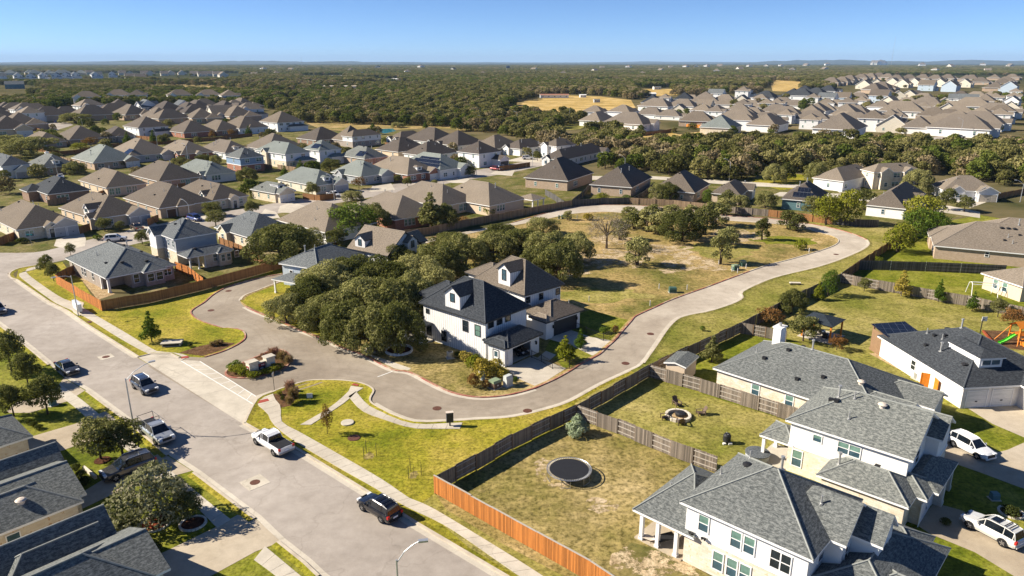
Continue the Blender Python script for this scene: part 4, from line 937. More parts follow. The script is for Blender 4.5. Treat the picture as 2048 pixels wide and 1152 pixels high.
h.block(.4, 4.6, D-1, D+2.6, 2.95, 'v', 'hh', .45, .4, walls=False); pb = h.blk[-1]
h.post(pb['u0'], pb['v1'], 2.8, 'trim_white', .15); h.post(pb['u1'], pb['v1'], 2.8, 'trim_white', .15)
mb = MB(); mb.box(.3, 4.8, D-.4, D+2.7, 0, .12, 'concrete'); mb.build('patio', h.root)
h.win('L', D-3.6, 4.2, .95, .85, b, gl='blind'); h.win('L', D-7.2+.6, 3.9, 2.2, 1.3, b, gl='blind'); h.win('L', D-1.9, .8, 1.1, 1.9, b, gl='blind'); h.win('F', 3.2, 3.7, 1.4, 1.5, b, gl='glass_dark')
for k_, u_, v_ in (('turbine',W*.42,D*.36),('box',W*.34,D*.7),('pipe',W*.42,D*.58),('flue',W*.47,D*.72),('pipe',W*.2,D*.55),('box',W*.4,D*.76)): h.vent(k_, u_, v_, b)
h.vent('flue', gb['u0']+1.6, gb['v1']-.9, gb); h.vent('box', gb['u0']+2.4, gb['v0']+3.2, gb); h.done()
# long grey one-storey with chimney
h = House('long single-storey stone house with grey hip roof and white chimney behind the fire pit yard', (1421,738), (1764,845), (1862,775), 2.9, 'limestone_white', 'shingle_grey', near=True)
W, D = h.W, h.D
b = h.block(p=.5, ridge='v')
h.block(1.2, 6.8, -2.0, 5, 2.9, 'v', 'gh', .55, .4); h.block(W*.55, W-1.0, -3.0, 4, 2.9, 'v', 'gh', .5, .4)
for v_ in (D-6.2, D-10.5, D-14): h.win('L', v_, .9, 1.1, 1.5, b, gl='blind')
h.chimney(W*.72, D-3.8, 6.9, 'stucco_white', .75)
for k_, u_, v_ in (('box',3.5,D-5),('box',2.0,D-10),('box',3.3,D-12.5),('flue',W*.5,D-9.5),('pipe',5,D-3.2),('turbine',4.0,4.0),('box',W*.42,D-7),('box',W*.56,D-8)): h.vent(k_, u_, v_, b)
h.done()
# dark-roofed white house
h = House('white brick house with charcoal hip roof, three-pane dormer and double garage beside the playset', (1755,671), (1927,776), (2036,770), 2.95, 'brick_white', 'shingle_charcoal', near=True, dims=(14.5, None))
W, D = h.W, h.D
b = h.block(p=.5, ridge='v', wall='brick_white')
h.dormer('F', 4.6+.6, 3.0, 3.4, 5.4, 5.5, b, 'siding_white', 'shingle_charcoal', setback=2.6, win=False, gable=False)
dm = h.root.children[-1]; f_, p_ = win_meshes(2.5, .8, 'trim_white', 'glass_blue', '', False); o = link('window', f_, dm); o.location = (0, -.01, 4.5)
h.garage('F', 1.9, 2.6, 2.2, 'garage_white', b); h.garage('F', 5.2, 2.6, 2.2, 'garage_white', b)
h.block(7.4, 12.6, -3.0, 3.5, 2.95, 'v', 'gh', .5, .4)
h.win('L', D*.53, 1.0, 1.0, 1.4, b, gl='glass_dark')
mb = MB(); zt = 3.6; pts = [(1.4, D-3.9), (6.2, D-3.9)]   # carport roof with solar panels over the back patio
mb.face([(0.4,D-1.6,3.35),(5.6,D-2.2,3.5),(5.6,D+2.4,4.0),(0.4,D+2.4,3.85)], 'solar_panel'); mb.face([(0.4,D-1.6,3.25),(0.4,D+2.4,3.75),(5.6,D+2.4,3.9),(5.6,D-2.2,3.4)], 'trim_brown'); mb.build('solar_panels', h.root)
h.post(.7, D+2.0, 3.7, 'wood_post', .12); h.post(5.3, D+2.0, 3.8, 'wood_post', .12)
mb = MB(); mb.box(.5, .62, D-.4, D+2.0, 0, 3.3, 'wood_post'); mb.build('patio_screen', h.root)
for k_, u_, v_ in (('dome',4.6,7.5),('dome',6.6,D-5),('flue',2.6,D*.46),('flue',6.9,D-7),('box',4.1,D*.66),('box',4.8,D*.60),('pipe',4.2,D*.58),('box',2.3,D*.6),('pipe',3.9,D*.73),('dome',2.6,3.6)): h.vent(k_, u_, v_, b)
h.done()
# big taupe house right
h = House('wide tan-brick house with huge taupe hip roof and three round vents on the right edge', (1845,455), (1867,491), (2080,512), 2.9, 'brick_tan', 'shingle_taupe', near=True, wa=.35)
W, D = h.W, h.D
b = h.block(u1=W+6, v1=16, p=.55, ridge='u'); h.block(-.4, 9, 9, 17.5, 2.9, 'u', 'hh', .5, .45); h.block(8, W+8, 12, 27, 2.9, 'u', 'hh', .5, .45)
h.win('F', 9.4, 1.4, .8, 1.1, b, gl='glass_dark'); h.win('L', 4, .9, 1.6, 1.5, b, gl='blind')
for i_ in range(3): h.vent('dome', 12.4+1.15*i_, 6.6, b)
for k_, u_, v_ in (('pipe',14.2,2.6),('box',12.8,3.2),('box',15.5,5),('pipe',13.5,4.2),('flue',15.5,7.9)): h.vent(k_, u_, v_, b)
h.done()
# small gabled wing far right
h = House('small cream stucco house end with taupe roof beside the white swing frame', (1989,553), (2046,574), (2110,556), 2.9, 'stucco_tan', 'shingle_taupe', near=True, wa=.8)
b = h.block(v1=9, u1=12, p=.45, ridge='u'); h.win('L', 3.4, .8, 1.1, 1.7, b, gl='blind'); h.win('L', 5.4, .8, 1.1, 1.7, b, gl='blind'); h.done()
# bottom-left houses along the main street (seen from their roofs)
def street_house(label, c, th, parts, wall='limestone', roof='shingle_grey', gar=None):
    h = House(label, (0,1000), (0,1000), (10,990), 2.9, wall, roof, near=True, dims=(10, 10))
    h.o = Vector(c); h.th = th; h.cu, h.su = math.cos(th), math.sin(th); h.root.location = (c[0], c[1], 0); h.root.rotation_euler = (0, 0, th)
    for p_ in parts: h.block(*p_[:5], p_[5], p_[6], p_[7] if len(p_) > 7 else .5)
    return h
sdir = (g(487,848) - g(97,605)).normalized(); TH = math.atan2(sdir.y, sdir.x)      # u along the street to the lower right, v towards the street
def fromstreet(px, py): return g(px, py, 2.9)
cB = g(173,990,2.9)
h = street_house('grey-roofed stone house with round tan roof vent behind the graphite driveway car', cB, TH, [(-5.9,.8,-16,-.5,2.9,'v','hh'),(-8.6,-.3,-10,.1,2.9,'v','hg',.4),(-11.6,-7.4,-8,.7,2.9,'v','hg',.7)], 'limestone')
h.vent('turbine', -1.2, -4.6, h.blk[0]); h.vent('pipe', -.6, -10, h.blk[0]); h.garage('K', 3.8, 4.6, 2.2, 'garage_tan', h.blk[1]); h.win('R', 9.6, .9, 1.1, 1.4, h.blk[0]); h.done()
cC = g(340,1135,2.9)
h = street_house('slate-roofed house with three stepped front gables in the bottom left corner', cC, TH, [(-7.7,.1,-22,0,2.9,'v','hg',.43),(-9.8,-6.7,-9,-2.0,2.95,'v','hg',.78),(-11.8,-7.5,-20,-1.0,2.9,'v','hg',.82),(-7.0,.05,-24,-1.2,2.9,'v','hh',.62)], 'limestone')
h.garage('K', 3.6, 4.6, 2.2, 'garage_tan', h.blk[0]); h.win('R', 12, .9, 1.1, 1.4, h.blk[0]); h.win('K', 2.5, 1, 1.6, 1.5, h.blk[1]); h.vent('pipe', -2.6, -14, h.blk[0]); h.vent('box', -9.9, -14, h.blk[2]); h.done()
cA = g(62,868,2.9)
h = street_house('dark-roofed stone house end at the left edge below the street trees', cA, TH, [(-6.6,.6,-18,0,2.9,'v','hh',.5),(-12.0,-5.5,-16,-2.6,2.9,'v','hg',.6)], 'limestone')
h.garage('K', 3.4, 4.6, 2.2, 'garage_white', h.blk[0]); h.done()
# ------------------------------------------------------------------ middle distance: one tuple per house
def garfront(h, side=1, n=2, mat='garage_white', w=5.6, out=1.6, wall=None, gable=True):
    W = h.W; u0 = W-w-.5 if side > 0 else .5
    b = h.block(u0, u0+w+.4, -out, 5, h.z if h.z < 4 else 2.9, 'v', 'gh' if gable else 'hh', .55, .4, wall=wall)
    c = (b['u1']-b['u0'])/2
    if n == 1: h.garage('F', c, min(4.8, w-.9), 2.15, mat, b)
    else: h.garage('F', c-1.35, 2.3, 2.15, mat, b); h.garage('F', c+1.35, 2.3, 2.15, mat, b)
    return b
def gab(h, pos, w, out, wall=None, face='F', z=None, win=True, base=0, p=.7):
    z = z or h.z
    if face == 'F': b = h.block(pos, pos+w, -out, 4, z, 'v', 'gh', p, .3, base, wall)
    else: b = h.block(-out, 4, pos, pos+w, z, 'u', 'gh', p, .3, base, wall)
    if win: h.win(face, (w-.6)/2, base+.9, min(1.2, w*.4), 1.4, b)
    return b
MID = [
 # label, A, B, C, z, wall, roof, features
 ('brown-roofed house with pale porch gable and two grey garage doors at the left edge', (-40,428), (32,460), (160,444), 2.9, 'limestone', 'shingle_brown', 'gG gP wF'),
 ('cream house with white side gable of three slit windows and a grey double garage', (119,415), (190,438), (297,421), 2.9, 'stucco_tan', 'shingle_brown', 'gG gL gT'),
 ('tan brick house with two dark brown garage doors behind the blue minivan', (256,394), (318,417), (420,400), 2.9, 'brick_tan', 'shingle_brown', 'gB gV'),
 ('pale stone house with arched roof gable and white entry gable above the round shrubs', (357,374), (425,401), (495,390), 2.9, 'limestone', 'shingle_brown', 'gP gD'),
 ('brown brick house with blue-black hip roof and white-framed triple window', (54,376), (95,389), (176,377), 3.1, 'brick_brown', 'shingle_charcoal', 'w3 wing'),
 ('stucco house with plain taupe hip roof and glazed back patio', (146,357), (212,376), (291,365), 2.9, 'stucco_tan', 'shingle_brown', 'pat'),
 ('long tan house with dark glazed back wall beside the green-grey roof', (256,347), (317,363), (396,350), 2.9, 'brick_tan', 'shingle_brown', 'pat'),
 ('pale house with green-grey hip roof and white side gable', (372,333), (411,351), (470,343), 2.9, 'siding_white', 'shingle_green_grey', 'gL w3'),
 ('two-storey house in blue siding over red brick', (447,312), (479,317), (531,312), 5.6, 'brick_red', 'shingle_grey', 'up:siding_blue'),
 ('tan brick house with green-grey roof, brown garage gable and white garage door', (136,314), (186,326), (232,308), 2.9, 'brick_tan', 'shingle_green_grey', 'gW'),
 ('tan brick house with grey roof, white chimney and small white dormer', (48,327), (83,336), (140,325), 2.9, 'brick_tan', 'shingle_grey', 'chim dorm'),
 ('white gabled house with dark slate roof at the left edge above the round tree', (-40,322), (2,333), (60,327), 4.6, 'siding_white', 'shingle_slate', 'gG1'),
 ('taupe roofed house with blue solar panels on its left slope', (222,300), (257,313), (322,300), 2.9, 'stucco_grey', 'shingle_taupe', 'sol gW'),
 ('taupe house with two small brick gables and white garage behind the street lamp', (313,295), (362,309), (428,303), 2.9, 'brick_red', 'shingle_taupe', 'gL gP'),
 ('taupe roofed house with brick front gable next to the blue two-storey house', (400,293), (450,306), (505,300), 2.9, 'siding_white', 'shingle_taupe', 'gW dorm'),
 ('dark brown roofed house behind the autumn trees on the far left', (40,276), (74,286), (116,278), 2.9, 'brick_tan', 'shingle_brown', ''),
 ('brown hip house with dark right slope left of the tall white two-storey', (110,268), (138,280), (196,271), 2.9, 'brick_tan', 'shingle_brown', 'w3'),
 ('brown roofed house with two narrow roof valleys facing the camera', (185,259), (215,274), (273,271), 2.9, 'brick_grey', 'shingle_dark_brown', 'gV'),
 ('tall white two-storey house with brown roof and pop-out bay', (256,251), (276,256), (330,251), 5.4, 'siding_white', 'shingle_brown', 'two lowR'),
 ('red brick single-storey house with brown hip roof and white windows', (348,260), (367,266), (421,260), 2.9, 'brick_red', 'shingle_brown', 'w3'),
 ('brown brick house with broad taupe hip roof right of the red brick one', (398,251), (433,262), (476,257), 2.9, 'brick_brown', 'shingle_brown', 'w3'),
 ('white house with split-level taupe roof at the end of the brown fence', (448,250), (478,257), (507,249), 3.6, 'siding_white', 'shingle_brown', 'gV'),
 ('white two-storey house with taupe hip roof at the edge of the dry embankment', (523,242), (554,246), (598,240), 5.4, 'siding_white', 'shingle_brown', 'two lowF'),
 ('brown house with black-shaded hip roof behind the large white-walled house', (606,275), (632,281), (690,263), 2.9, 'brick_brown', 'shingle_dark_brown', ''),
 ('big house with white upper wall over grey brick and long taupe roof', (660,281), (704,274), (757,268), 5.2, 'brick_grey', 'shingle_brown', 'up:siding_white longL'),
 ('taupe roofed house with pale front gable above the grey two-storey', (508,291), (536,300), (605,290), 2.9, 'siding_white', 'shingle_taupe', 'gL'),
 ('white and tan two-storey house with grey-green roof and low shingled annex', (540,297), (570,309), (617,303), 5.6, 'limestone', 'shingle_green_grey', 'up:siding_white lowF gLz'),
 ('white two-storey house with grey hip roof carrying solar panels', (608,297), (638,302), (682,297), 5.6, 'siding_white', 'shingle_green_grey', 'two sol lowF'),
 ('tan house with grey roof, solar panels and a bright orange back fence', (681,310), (729,318), (768,311), 2.9, 'brick_tan', 'shingle_grey', 'sol pat'),
 ('white-windowed house with dark brown hip roof above the bright orange fence', (752,298), (796,304), (851,288), 2.9, 'stucco_tan', 'shingle_dark_brown', 'w3'),
 ('cream house with pointed brown hip roof and glazed back corner', (806,306), (852,312), (921,298), 2.9, 'stucco_white', 'shingle_dark_brown', 'w3 pat'),
 ('cream two-storey house with gabled garage wing on the street corner', (912,303), (958,308), (985,300), 5.6, 'stucco_white', 'shingle_dark_brown', 'two gD1'),
 ('brown gabled house beside the teal pool', (783,276), (800,280), (858,264), 2.9, 'stucco_white', 'shingle_brown', 'gLz gL'),
 ('brown roofed house with two white front gables, second from the pool', (840,275), (868,285), (918,270), 2.9, 'stucco_white', 'shingle_dark_brown', 'gL gW1'),
 ('brown roofed house with one wide white gable facing the yellow shrub', (880,284), (916,292), (972,276), 2.9, 'stucco_white', 'shingle_dark_brown', 'gLz gW1'),
 ('brown roofed house with pale stone gable at the right end of the pool row', (962,290), (990,298), (1052,286), 2.9, 'limestone', 'shingle_brown', 'gLz'),
 ('white gabled house with dark roof at the start of the woodland row', (1024,292), (1040,298), (1086,288), 3.2, 'stucco_white', 'shingle_dark_brown', 'gLz gW1'),
 ('white two-storey house with brown roof and twin front gables by the white van', (1092,289), (1113,293), (1148,288), 5.4, 'stucco_white', 'shingle_brown', 'two gLz'),
 ('cream house with brown roof and low white gable beside the woods', (1102,312), (1128,320), (1202,300), 2.9, 'stucco_white', 'shingle_dark_brown', 'gLz gW1'),
 ('pale house with grey-green roof carrying a large field of solar panels', (818,322), (880,341), (911,329), 3.4, 'siding_white', 'shingle_green_grey', 'solbig gW1'),
 ('red brick house with taupe roof and white garage door below the solar roof', (765,331), (815,350), (858,338), 2.9, 'brick_red', 'shingle_taupe', 'gW1 dorm'),
 ('grey-roofed house with white rake trim and double white garage behind the round trees', (668,343), (722,354), (783,345), 3.0, 'siding_grey', 'shingle_green_grey', 'gW1 gLz'),
 ('wide grey-roofed house with cream garage gable behind the white pickup', (567,355), (630,372), (690,362), 2.9, 'siding_cream', 'shingle_green_grey', 'gG1 dorm'),
 ('stone house with grey roof, three-pane dormer and two white garage doors', (500,378), (549,387), (591,380), 2.9, 'limestone', 'shingle_grey', 'gW2 dorm'),
 ('grey-roofed stone house with white front gable behind the two-storey grey neighbour', (440,452), (500,476), (585,455), 2.9, 'limestone', 'shingle_slate', 'gLz'),
 ('house with long plain taupe back roof behind the big oak', (557,434), (650,465), (705,446), 2.9, 'stucco_white', 'shingle_taupe', 'w3 d:15x21'),
 ('taupe roofed red brick house behind the yellow-green tree', (690,411), (789,440), (842,432), 2.9, 'brick_red', 'shingle_taupe', 'w3 wing d:14x22'),
 ('taupe roofed house behind the tall conical oak by the loop fence', (780,385), (884,413), (943,407), 2.9, 'stucco_tan', 'shingle_taupe', 'pat d:14x23'),
 ('taupe roofed house with pale patio posts at the bend of the loop fence', (875,382), (979,412), (1062,387), 2.9, 'stucco_tan', 'shingle_taupe', 'w3 porch d:15x22'),
 ('large brick house with steep dark-brown pyramid roof above the loop fence bend', (1046,355), (1136,362), (1190,345), 3.4, 'brick_tan', 'shingle_dark_brown', 'steep w3'),
 ('brick house with teal-tinted back windows and black-sided hip roof', (1178,369), (1264,375), (1306,354), 3.2, 'brick_tan', 'shingle_dark_brown', 'steep w3'),
 ('brick house with pointed brown roof behind two dark round trees', (1312,374), (1390,386), (1421,366), 3.2, 'brick_tan', 'shingle_brown', 'steep w3'),
 ('house with broad brown roof and small dark back gable by the round shrubs', (1423,385), (1482,391), (1550,378), 2.9, 'stucco_tan', 'shingle_brown', 'gW1'),
 ('house with stepped black solar array on its brown front slope', (1558,400), (1642,404), (1668,386), 3.0, 'siding_teal', 'shingle_dark_brown', 'steep solbig'),
 ('brown roofed house with two cream back gables among yellow-green trees', (1738,404), (1812,418), (1838,385), 3.0, 'stucco_white', 'shingle_brown', 'steep gE'),
 ('white house with brown roof and white gabled garage at the end of the right-hand street', (1650,350), (1688,363), (1723,345), 3.4, 'siding_white', 'shingle_taupe', 'gT1 wF'),
 ('pale two-storey house with twin white gables and dark upper windows', (1742,338), (1748,345), (1838,341), 5.6, 'limestone_white', 'shingle_taupe', 'two gE'),
 ('white house with double-pitched taupe roof and wide gabled garage beside the orange fence', (1874,368), (1886,380), (1994,382), 3.0, 'siding_white', 'shingle_taupe', 'gT1 gE'),
]
for i, (lab, A, B, C, z, wall, roof, ft) in enumerate(MID):
    ft = ft.split(); near = z and i < 6
    h = House(lab, A, B, C, z, wall, roof, group=HG, grid=48 if B[0] < 1045 else (None if B[0] < 1200 or B[0] > 1600 else 62), dims=next(([float(x) for x in f[2:].split('x')] for f in ft if f.startswith('d:')), None))
    if h.D > 24: h.D = 24
    up = next((f[3:] for f in ft if f.startswith('up:')), None); two = 'two' in ft or up
    p = .74 if 'steep' in ft else .64
    h.block(p=p, upper=up)
    W, D = h.W, h.D
    for f in ft:
        if f == 'gG': garfront(h, 1, 2, 'garage_grey', wall='stucco_grey')
        if f == 'gB': h.garage('F', 2.9, 2.4, 2.15, 'garage_brown'); h.garage('F', 5.6, 2.4, 2.15, 'garage_brown')
        if f in ('gG1', 'gT1', 'gW1'): garfront(h, 1, 1, {'gG1':'garage_grey','gT1':'garage_tan','gW1':'garage_white'}[f])
        if f in ('gW', 'gW2'): garfront(h, -1 if f == 'gW2' else 1, 2, 'garage_white')
        if f == 'gD1': garfront(h, 1, 1, 'garage_dark', out=4.5)
        if f == 'gP': bb = gab(h, W*.42, 3.0, 1.2, 'limestone_white', win=False); h.door('F', 1.2, 'trim_dark', bb)
        if f == 'gL': gab(h, 1.2, 3.4, .9, None, 'L')
        if f == 'gLz': gab(h, D*.55, 4.2, 1.0, None, 'L')
        if f == 'gT': h.dormer('L', 6.0, 3.2, 2.9, 4.6, 5, None, 'stucco_white', setback=.5, frame='trim_dark', wh=(1.6, .9))
        if f == 'gD': h.dormer('L', 7.0, 2.6, 2.9, 3.8, 4, None, 'stucco_white', setback=.4, frame='trim_dark', wh=(1.2, .8))
        if f == 'gV': h.block(W*.30, W*.62, -.8, 5, z, 'v', 'hh', p, .4)
        if f == 'gE': bb = gab(h, W*.12, 4.4, 1.0, None, win=True); bb = gab(h, W*.58, 4.4, 1.0, None, win=True)
        if f == 'dorm': h.dormer('F', W*.45, 2.2, z+.2, z+1.9, 4, None, 'siding_white', setback=1.3, frame='trim_white', wh=(1.2, .9), gable=False)
        if f == 'chim': h.chimney(W*.55, D*.8, z+3.9, 'stucco_white', .6)
        if f == 'wing': h.block(-2.6, 3, D*.55, D-.5, z, 'u', 'hh', .5, .4)
        if f == 'lowR': h.block(W*.3, W+2.8, -2.2, 4, 2.9, 'u', 'hh', .5, .4)
        if f == 'lowF': h.block(W*.35, W+.8, -2.8, 2, 2.9, 'u', 'hh', .5, .4)
        if f == 'longL': h.block(.8, W-.8, D-1, D+10, 2.9, 'v', 'hh', .8, .4)
        if f == 'sol': h.solar('L', 2.5, min(D-3, 7.5), .9, min(3.6, W*.3))
        if f == 'solbig':
            if D > W: h.solar('L', 2.2, D-5, .8, 2.45); h.solar('L', 3.2, D-6.5, 2.5, 4.1); h.solar('L', 5.2, D-8.5, 4.15, 5.2)
            else: h.solar('L', 2.2, D-3.0, .8, 2.4); h.solar('L', 3.4, D-4, 2.45, 4.0)
        if f == 'pat': 
            for u_ in (1.2, 3.0, W*.5, W*.5+1.7): h.win('F', u_, .5, 1.5, 2.0, gl='glass_green')
        if f == 'porch':
            h.block(W-.8, W+5, -3.2, 3, 2.9, 'u', 'hh', .4, .4, walls=False)
            for u_ in (.2, 2.6, 5.2): h.post(W-.4+u_*.95, -2.7, 2.7)
        if f == 'w3':
            for u_ in (W*.3-1.1, W*.3, W*.3+1.1): h.win('F', u_, .8, 1.0, 1.7, gl='blind')
        if f == 'wF': h.win('F', 2.2, .8, 1.8, 1.5, gl='blind')
    hasw = any(f in ('pat', 'w3', 'wF', 'gB') for f in ft)
    h.auto(i+50, bool(two), nF=0 if (hasw or 'gE' in ft) and not two else None)
    if h.root.location.y < 330: h.vents(i, 5 if i < 12 else 3)
    h.done()
# ------------------------------------------------------------------ far houses: ten kinds, copied and placed one by one
def far_kind(label, W, D, z, wall, roof, kind, gar='garage_white'):
    h = House(label, (1000,200), (1010,205), (1040,200), z, wall, roof, dims=(W, D)); FOOT.pop() if False else None
    h.o = Vector((0,0)); h.th = 0; h.cu, h.su = 1, 0; h.root.location = (0,0,0); h.root.rotation_euler = (0,0,0)
    two = z > 4
    if kind == 'hip': h.block(p=.66); garfront(h, 1, 1, gar)
    if kind == 'hipL': h.block(p=.68); h.block(W*.5, W+2, -2, D*.5, z, 'v', 'hh', .5, .4)
    if kind == 'gable': h.block(p=.7, ridge='u', ends='gg'); gab(h, W*.15, 3.6, 1)
    if kind == 'gablev': h.block(p=.7, ridge='v', ends='gg'); h.block(W*.55, W+2.4, -1.2, 5, 2.9, 'u', 'hh', .5, .4)
    if kind == 'two': h.block(p=.6); h.block(W*.45, W+1, -2.6, 2, 2.9, 'u', 'hh', .5, .4); gab(h, 1, 4.2, .8, z=z)
    h.auto(len(HOUSES), two, nF=2, nL=2); h.done(); del FOOT[-len(h.blk):]
    return h
KINDS = {}
for key, args in {
 'tb': ('taupe hip-roofed cream house', 13, 19, 2.9, 'stucco_white', 'shingle_taupe', 'hip'),
 'br': ('brown hip-roofed tan house', 14, 18, 2.9, 'brick_tan', 'shingle_brown', 'hipL'),
 'dk': ('dark-roofed house with pale walls', 13, 17, 3.0, 'stucco_tan', 'shingle_dark_brown', 'hip'),
 'wt': ('white two-storey house with taupe roof', 13, 11, 5.4, 'siding_white', 'shingle_taupe', 'two'),
 'wb': ('white two-storey house with brown roof', 15, 11, 5.4, 'stucco_white', 'shingle_brown', 'two'),
 'gw': ('white gabled house with dark roof', 10, 13, 5.0, 'siding_white', 'shingle_slate', 'gablev'),
 'gc': ('cream gabled house with taupe roof', 12, 13, 3.2, 'siding_cream', 'shingle_taupe', 'gable'),
 'bl': ('pale blue gabled house with brown roof', 12, 13, 5.0, 'siding_pale_blue', 'shingle_brown', 'gablev'),
 'ch': ('charcoal hip-roofed white house', 14, 17, 3.2, 'siding_white', 'shingle_charcoal', 'hip'),
 'gy': ('grey-roofed stone house', 14, 17, 2.9, 'limestone', 'shingle_green_grey', 'hipL')}.items():
    KINDS[key] = far_kind(*args)
    tag(KINDS[key].root, cat='house')
_used = set()
def far_house(key, px, py, th, sc, where, grp):
    k = KINDS[key]
    r = k.root if key not in _used else copy_tree(k.root)
    _used.add(key); p = g(px, py); r.location = (p.x, p.y, 0); t = R(th); r.rotation_euler = (0, 0, t)
    c, s_ = math.cos(t)*sc, math.sin(t)*sc
    r.location.x -= c*k.W/2; r.location.y -= s_*k.W/2
    r.scale = (sc,)*3; tag(r, k.label + ' ' + where, 'house', grp)
    FOOT.append((Vector((p.x - s_*k.D/2, p.y + c*k.D/2)), max(k.W, k.D)*sc/2, min(k.W, k.D)*sc/2))
FARH = [
 ('on the wooded rise, far left back row', 'houses backing on the far left woods', 20, [('wb',176,213,1),('wb',238,208,1),('wb',297,207,1),('wb',363,208,1),('wb',419,208,1),('wb',479,208,1)]),
 ('in the shaded cluster on the left, below the woods', 'houses in the far left cluster', 44, [('dk',5,238,1),('dk',38,246,1),('wt',62,240,1),('br',72,232,1),('br',112,234,1),('wt',190,232,1.05),('br',222,238,1),('dk',262,232,1),('gw',300,231,1),('gw',318,229,.9),('dk',350,233,1.1),('dk',392,232,1),('br',372,244,.9),('br',412,247,.9),('dk',428,234,1),('dk',468,232,1.1),('gc',452,243,1),('br',488,244,1),('wt',507,240,1),('br',10,262,1),('dk',28,275,1.1),('br',500,222,1),('dk',20,232,1),('br',52,262,1),('dk',140,240,1),('br',168,238,.9),('dk',245,224,1),('br',280,240,1),('br',330,244,.9),('gw',372,228,.9),('dk',410,226,1),('br',440,222,1),('wt',478,228,.9),('dk',495,234,1),('br',-20,250,1),('wt',85,244,.9)]),
 ('in the distant row at far left', 'houses in the distant left row', 30, [('gw',x,y,1.9) for x, y in ((15,161),(38,160),(62,161),(88,159),(112,159),(132,158),(152,157),(192,157),(206,156),(225,155))] + [('gy',x,y,2.1) for x, y in ((60,149),(82,149),(100,150),(120,148),(35,150),(8,151),(142,149),(162,149))] + [('gc',x,y,1.9) for x, y in ((270,152),(290,151),(310,151),(330,152),(350,150),(372,150),(388,152),(405,153),(420,152),(435,153),(455,154),(262,160),(282,161),(180,149),(245,150))]),
 ('in the bend of the road behind the open field', 'houses in the first right-hand row', 62, [('wt',1197,241,1),('tb',1213,248,1),('wt',1256,243,1.1),('tb',1300,262,1.2),('ch',1311,212,1.1),('ch',1372,205,1.1),('wt',1424,204,1),('gw',1448,200,1.1),('wt',1501,196,1.2),('tb',1345,223,1.2),('tb',1395,222,1.1),('tb',1440,213,1.2),('tb',1365,240,.8),('tb',1390,240,.8),('wt',1412,238,1),('wt',1452,242,1),('gy',1452,263,1.1),('br',1430,253,1),('wt',1480,235,1),('wt',1502,225,1),('tb',1500,242,1),('wt',1492,258,.9),('tb',1520,253,1.2),('tb',1528,222,1),('gc',1500,210,1),('tb',1330,238,.9),('wt',1342,208,.9),('tb',1402,206,.9),('tb',1475,216,.9),('gc',1415,218,.9),('tb',1470,205,.9),('wt',1525,208,.9),('tb',1532,238,.9),('tb',1425,228,.8),('gc',1375,228,.8)]),
 ('under construction with black underlay roof on the right', 'newly built houses with dark roofs', 50, [('ch',1555,205,1.2),('ch',1592,197,1.2),('ch',1628,201,1.3),('ch',1656,199,1.3),('ch',1676,190,1.2),('ch',1612,186,1.1)]),
 ('in the dense right-hand neighbourhood', 'houses in the dense right neighbourhood', 55, [('wt',1548,222,1),('wt',1570,222,1),('tb',1548,258,1.2),('tb',1568,252,1),('tb',1605,240,1.1),('tb',1625,233,1.1),('wt',1640,208,1),('gw',1672,209,1.1),('bl',1700,207,1),('tb',1640,228,1.1),('tb',1672,228,1),('tb',1700,238,1.3),('wt',1712,222,1.1),('wt',1738,216,1),('tb',1742,238,1.1),('wt',1765,231,1.1),('tb',1720,247,.9),('tb',1690,268,1.5),('wb',1772,262,1.2),('gc',1815,265,1.1),('tb',1838,262,1.1),('gc',1858,262,1),('wt',1915,263,1.2),('tb',1955,268,1.3),('tb',1985,275,1.4),('br',1940,255,1.2),('tb',1850,236,1.4),('bl',1778,206,1.2),('gc',1800,218,1.2),('tb',1820,223,1),('wt',1870,212,1),('tb',1890,222,1.3),('gw',1935,212,1.1),('gw',1955,213,1.1),('tb',1970,210,1.3),('wt',2005,210,1.1),('gw',2025,216,1.1),('wt',2040,205,1),('tb',1985,225,1.4),('tb',2035,238,1.3),('wt',2020,248,1),('tb',2010,262,1.3),('br',1900,242,1),('dk',1788,196,1.1),('gc',1812,200,1.1),('gc',1836,199,1.1),('dk',1852,196,1),('tb',1870,203,1),('dk',1912,202,1.1),('tb',1590,214,1),('tb',1612,218,.9),('wt',1655,218,.9),('gc',1682,218,.9),('tb',1725,228,.9),('gc',1752,222,.9),('tb',1790,240,1),('wt',1808,232,.9),('tb',1880,250,1),('wt',1862,228,.9),('gc',1915,230,1),('tb',1930,224,1),('wt',1962,245,1),('tb',1950,236,1),('wb',1995,238,1),('gc',2040,226,1),('tb',1740,202,1),('gw',1765,198,.9),('tb',1838,212,.9),('gc',1905,213,.9),('dk',1940,198,1),('tb',1975,199,1),('tb',2010,198,1),('wt',2042,194,1),('tb',1582,232,1),('wt',1590,247,.9),('tb',1660,248,1),('wt',1640,258,.9),('tb',1745,252,1),('wt',1800,252,1)]),
 ('on the distant right-hand slope', 'houses on the distant right slope', 48, [('br',x,y,1.6) for x, y in ((1682,172),(1702,170),(1715,165),(1738,161),(1755,159),(1772,157),(1790,160),(1810,164),(1835,163),(1862,162),(1888,164),(1912,162),(1935,163),(1960,164))] + [('gc',x,y,1.5) for x, y in ((1745,178),(1768,175),(1800,172),(1822,176),(1845,173),(1872,175),(1896,174),(1920,176),(1945,175))] + [('bl',x,y,1.4) for x, y in ((1870,182),(1905,183),(2020,185))] + [('br',x,y,1.5) for x, y in ((1980,170),(2005,172),(2030,168),(1990,182),(1760,186),(1785,184),(1990,160),(2040,160))]),
]
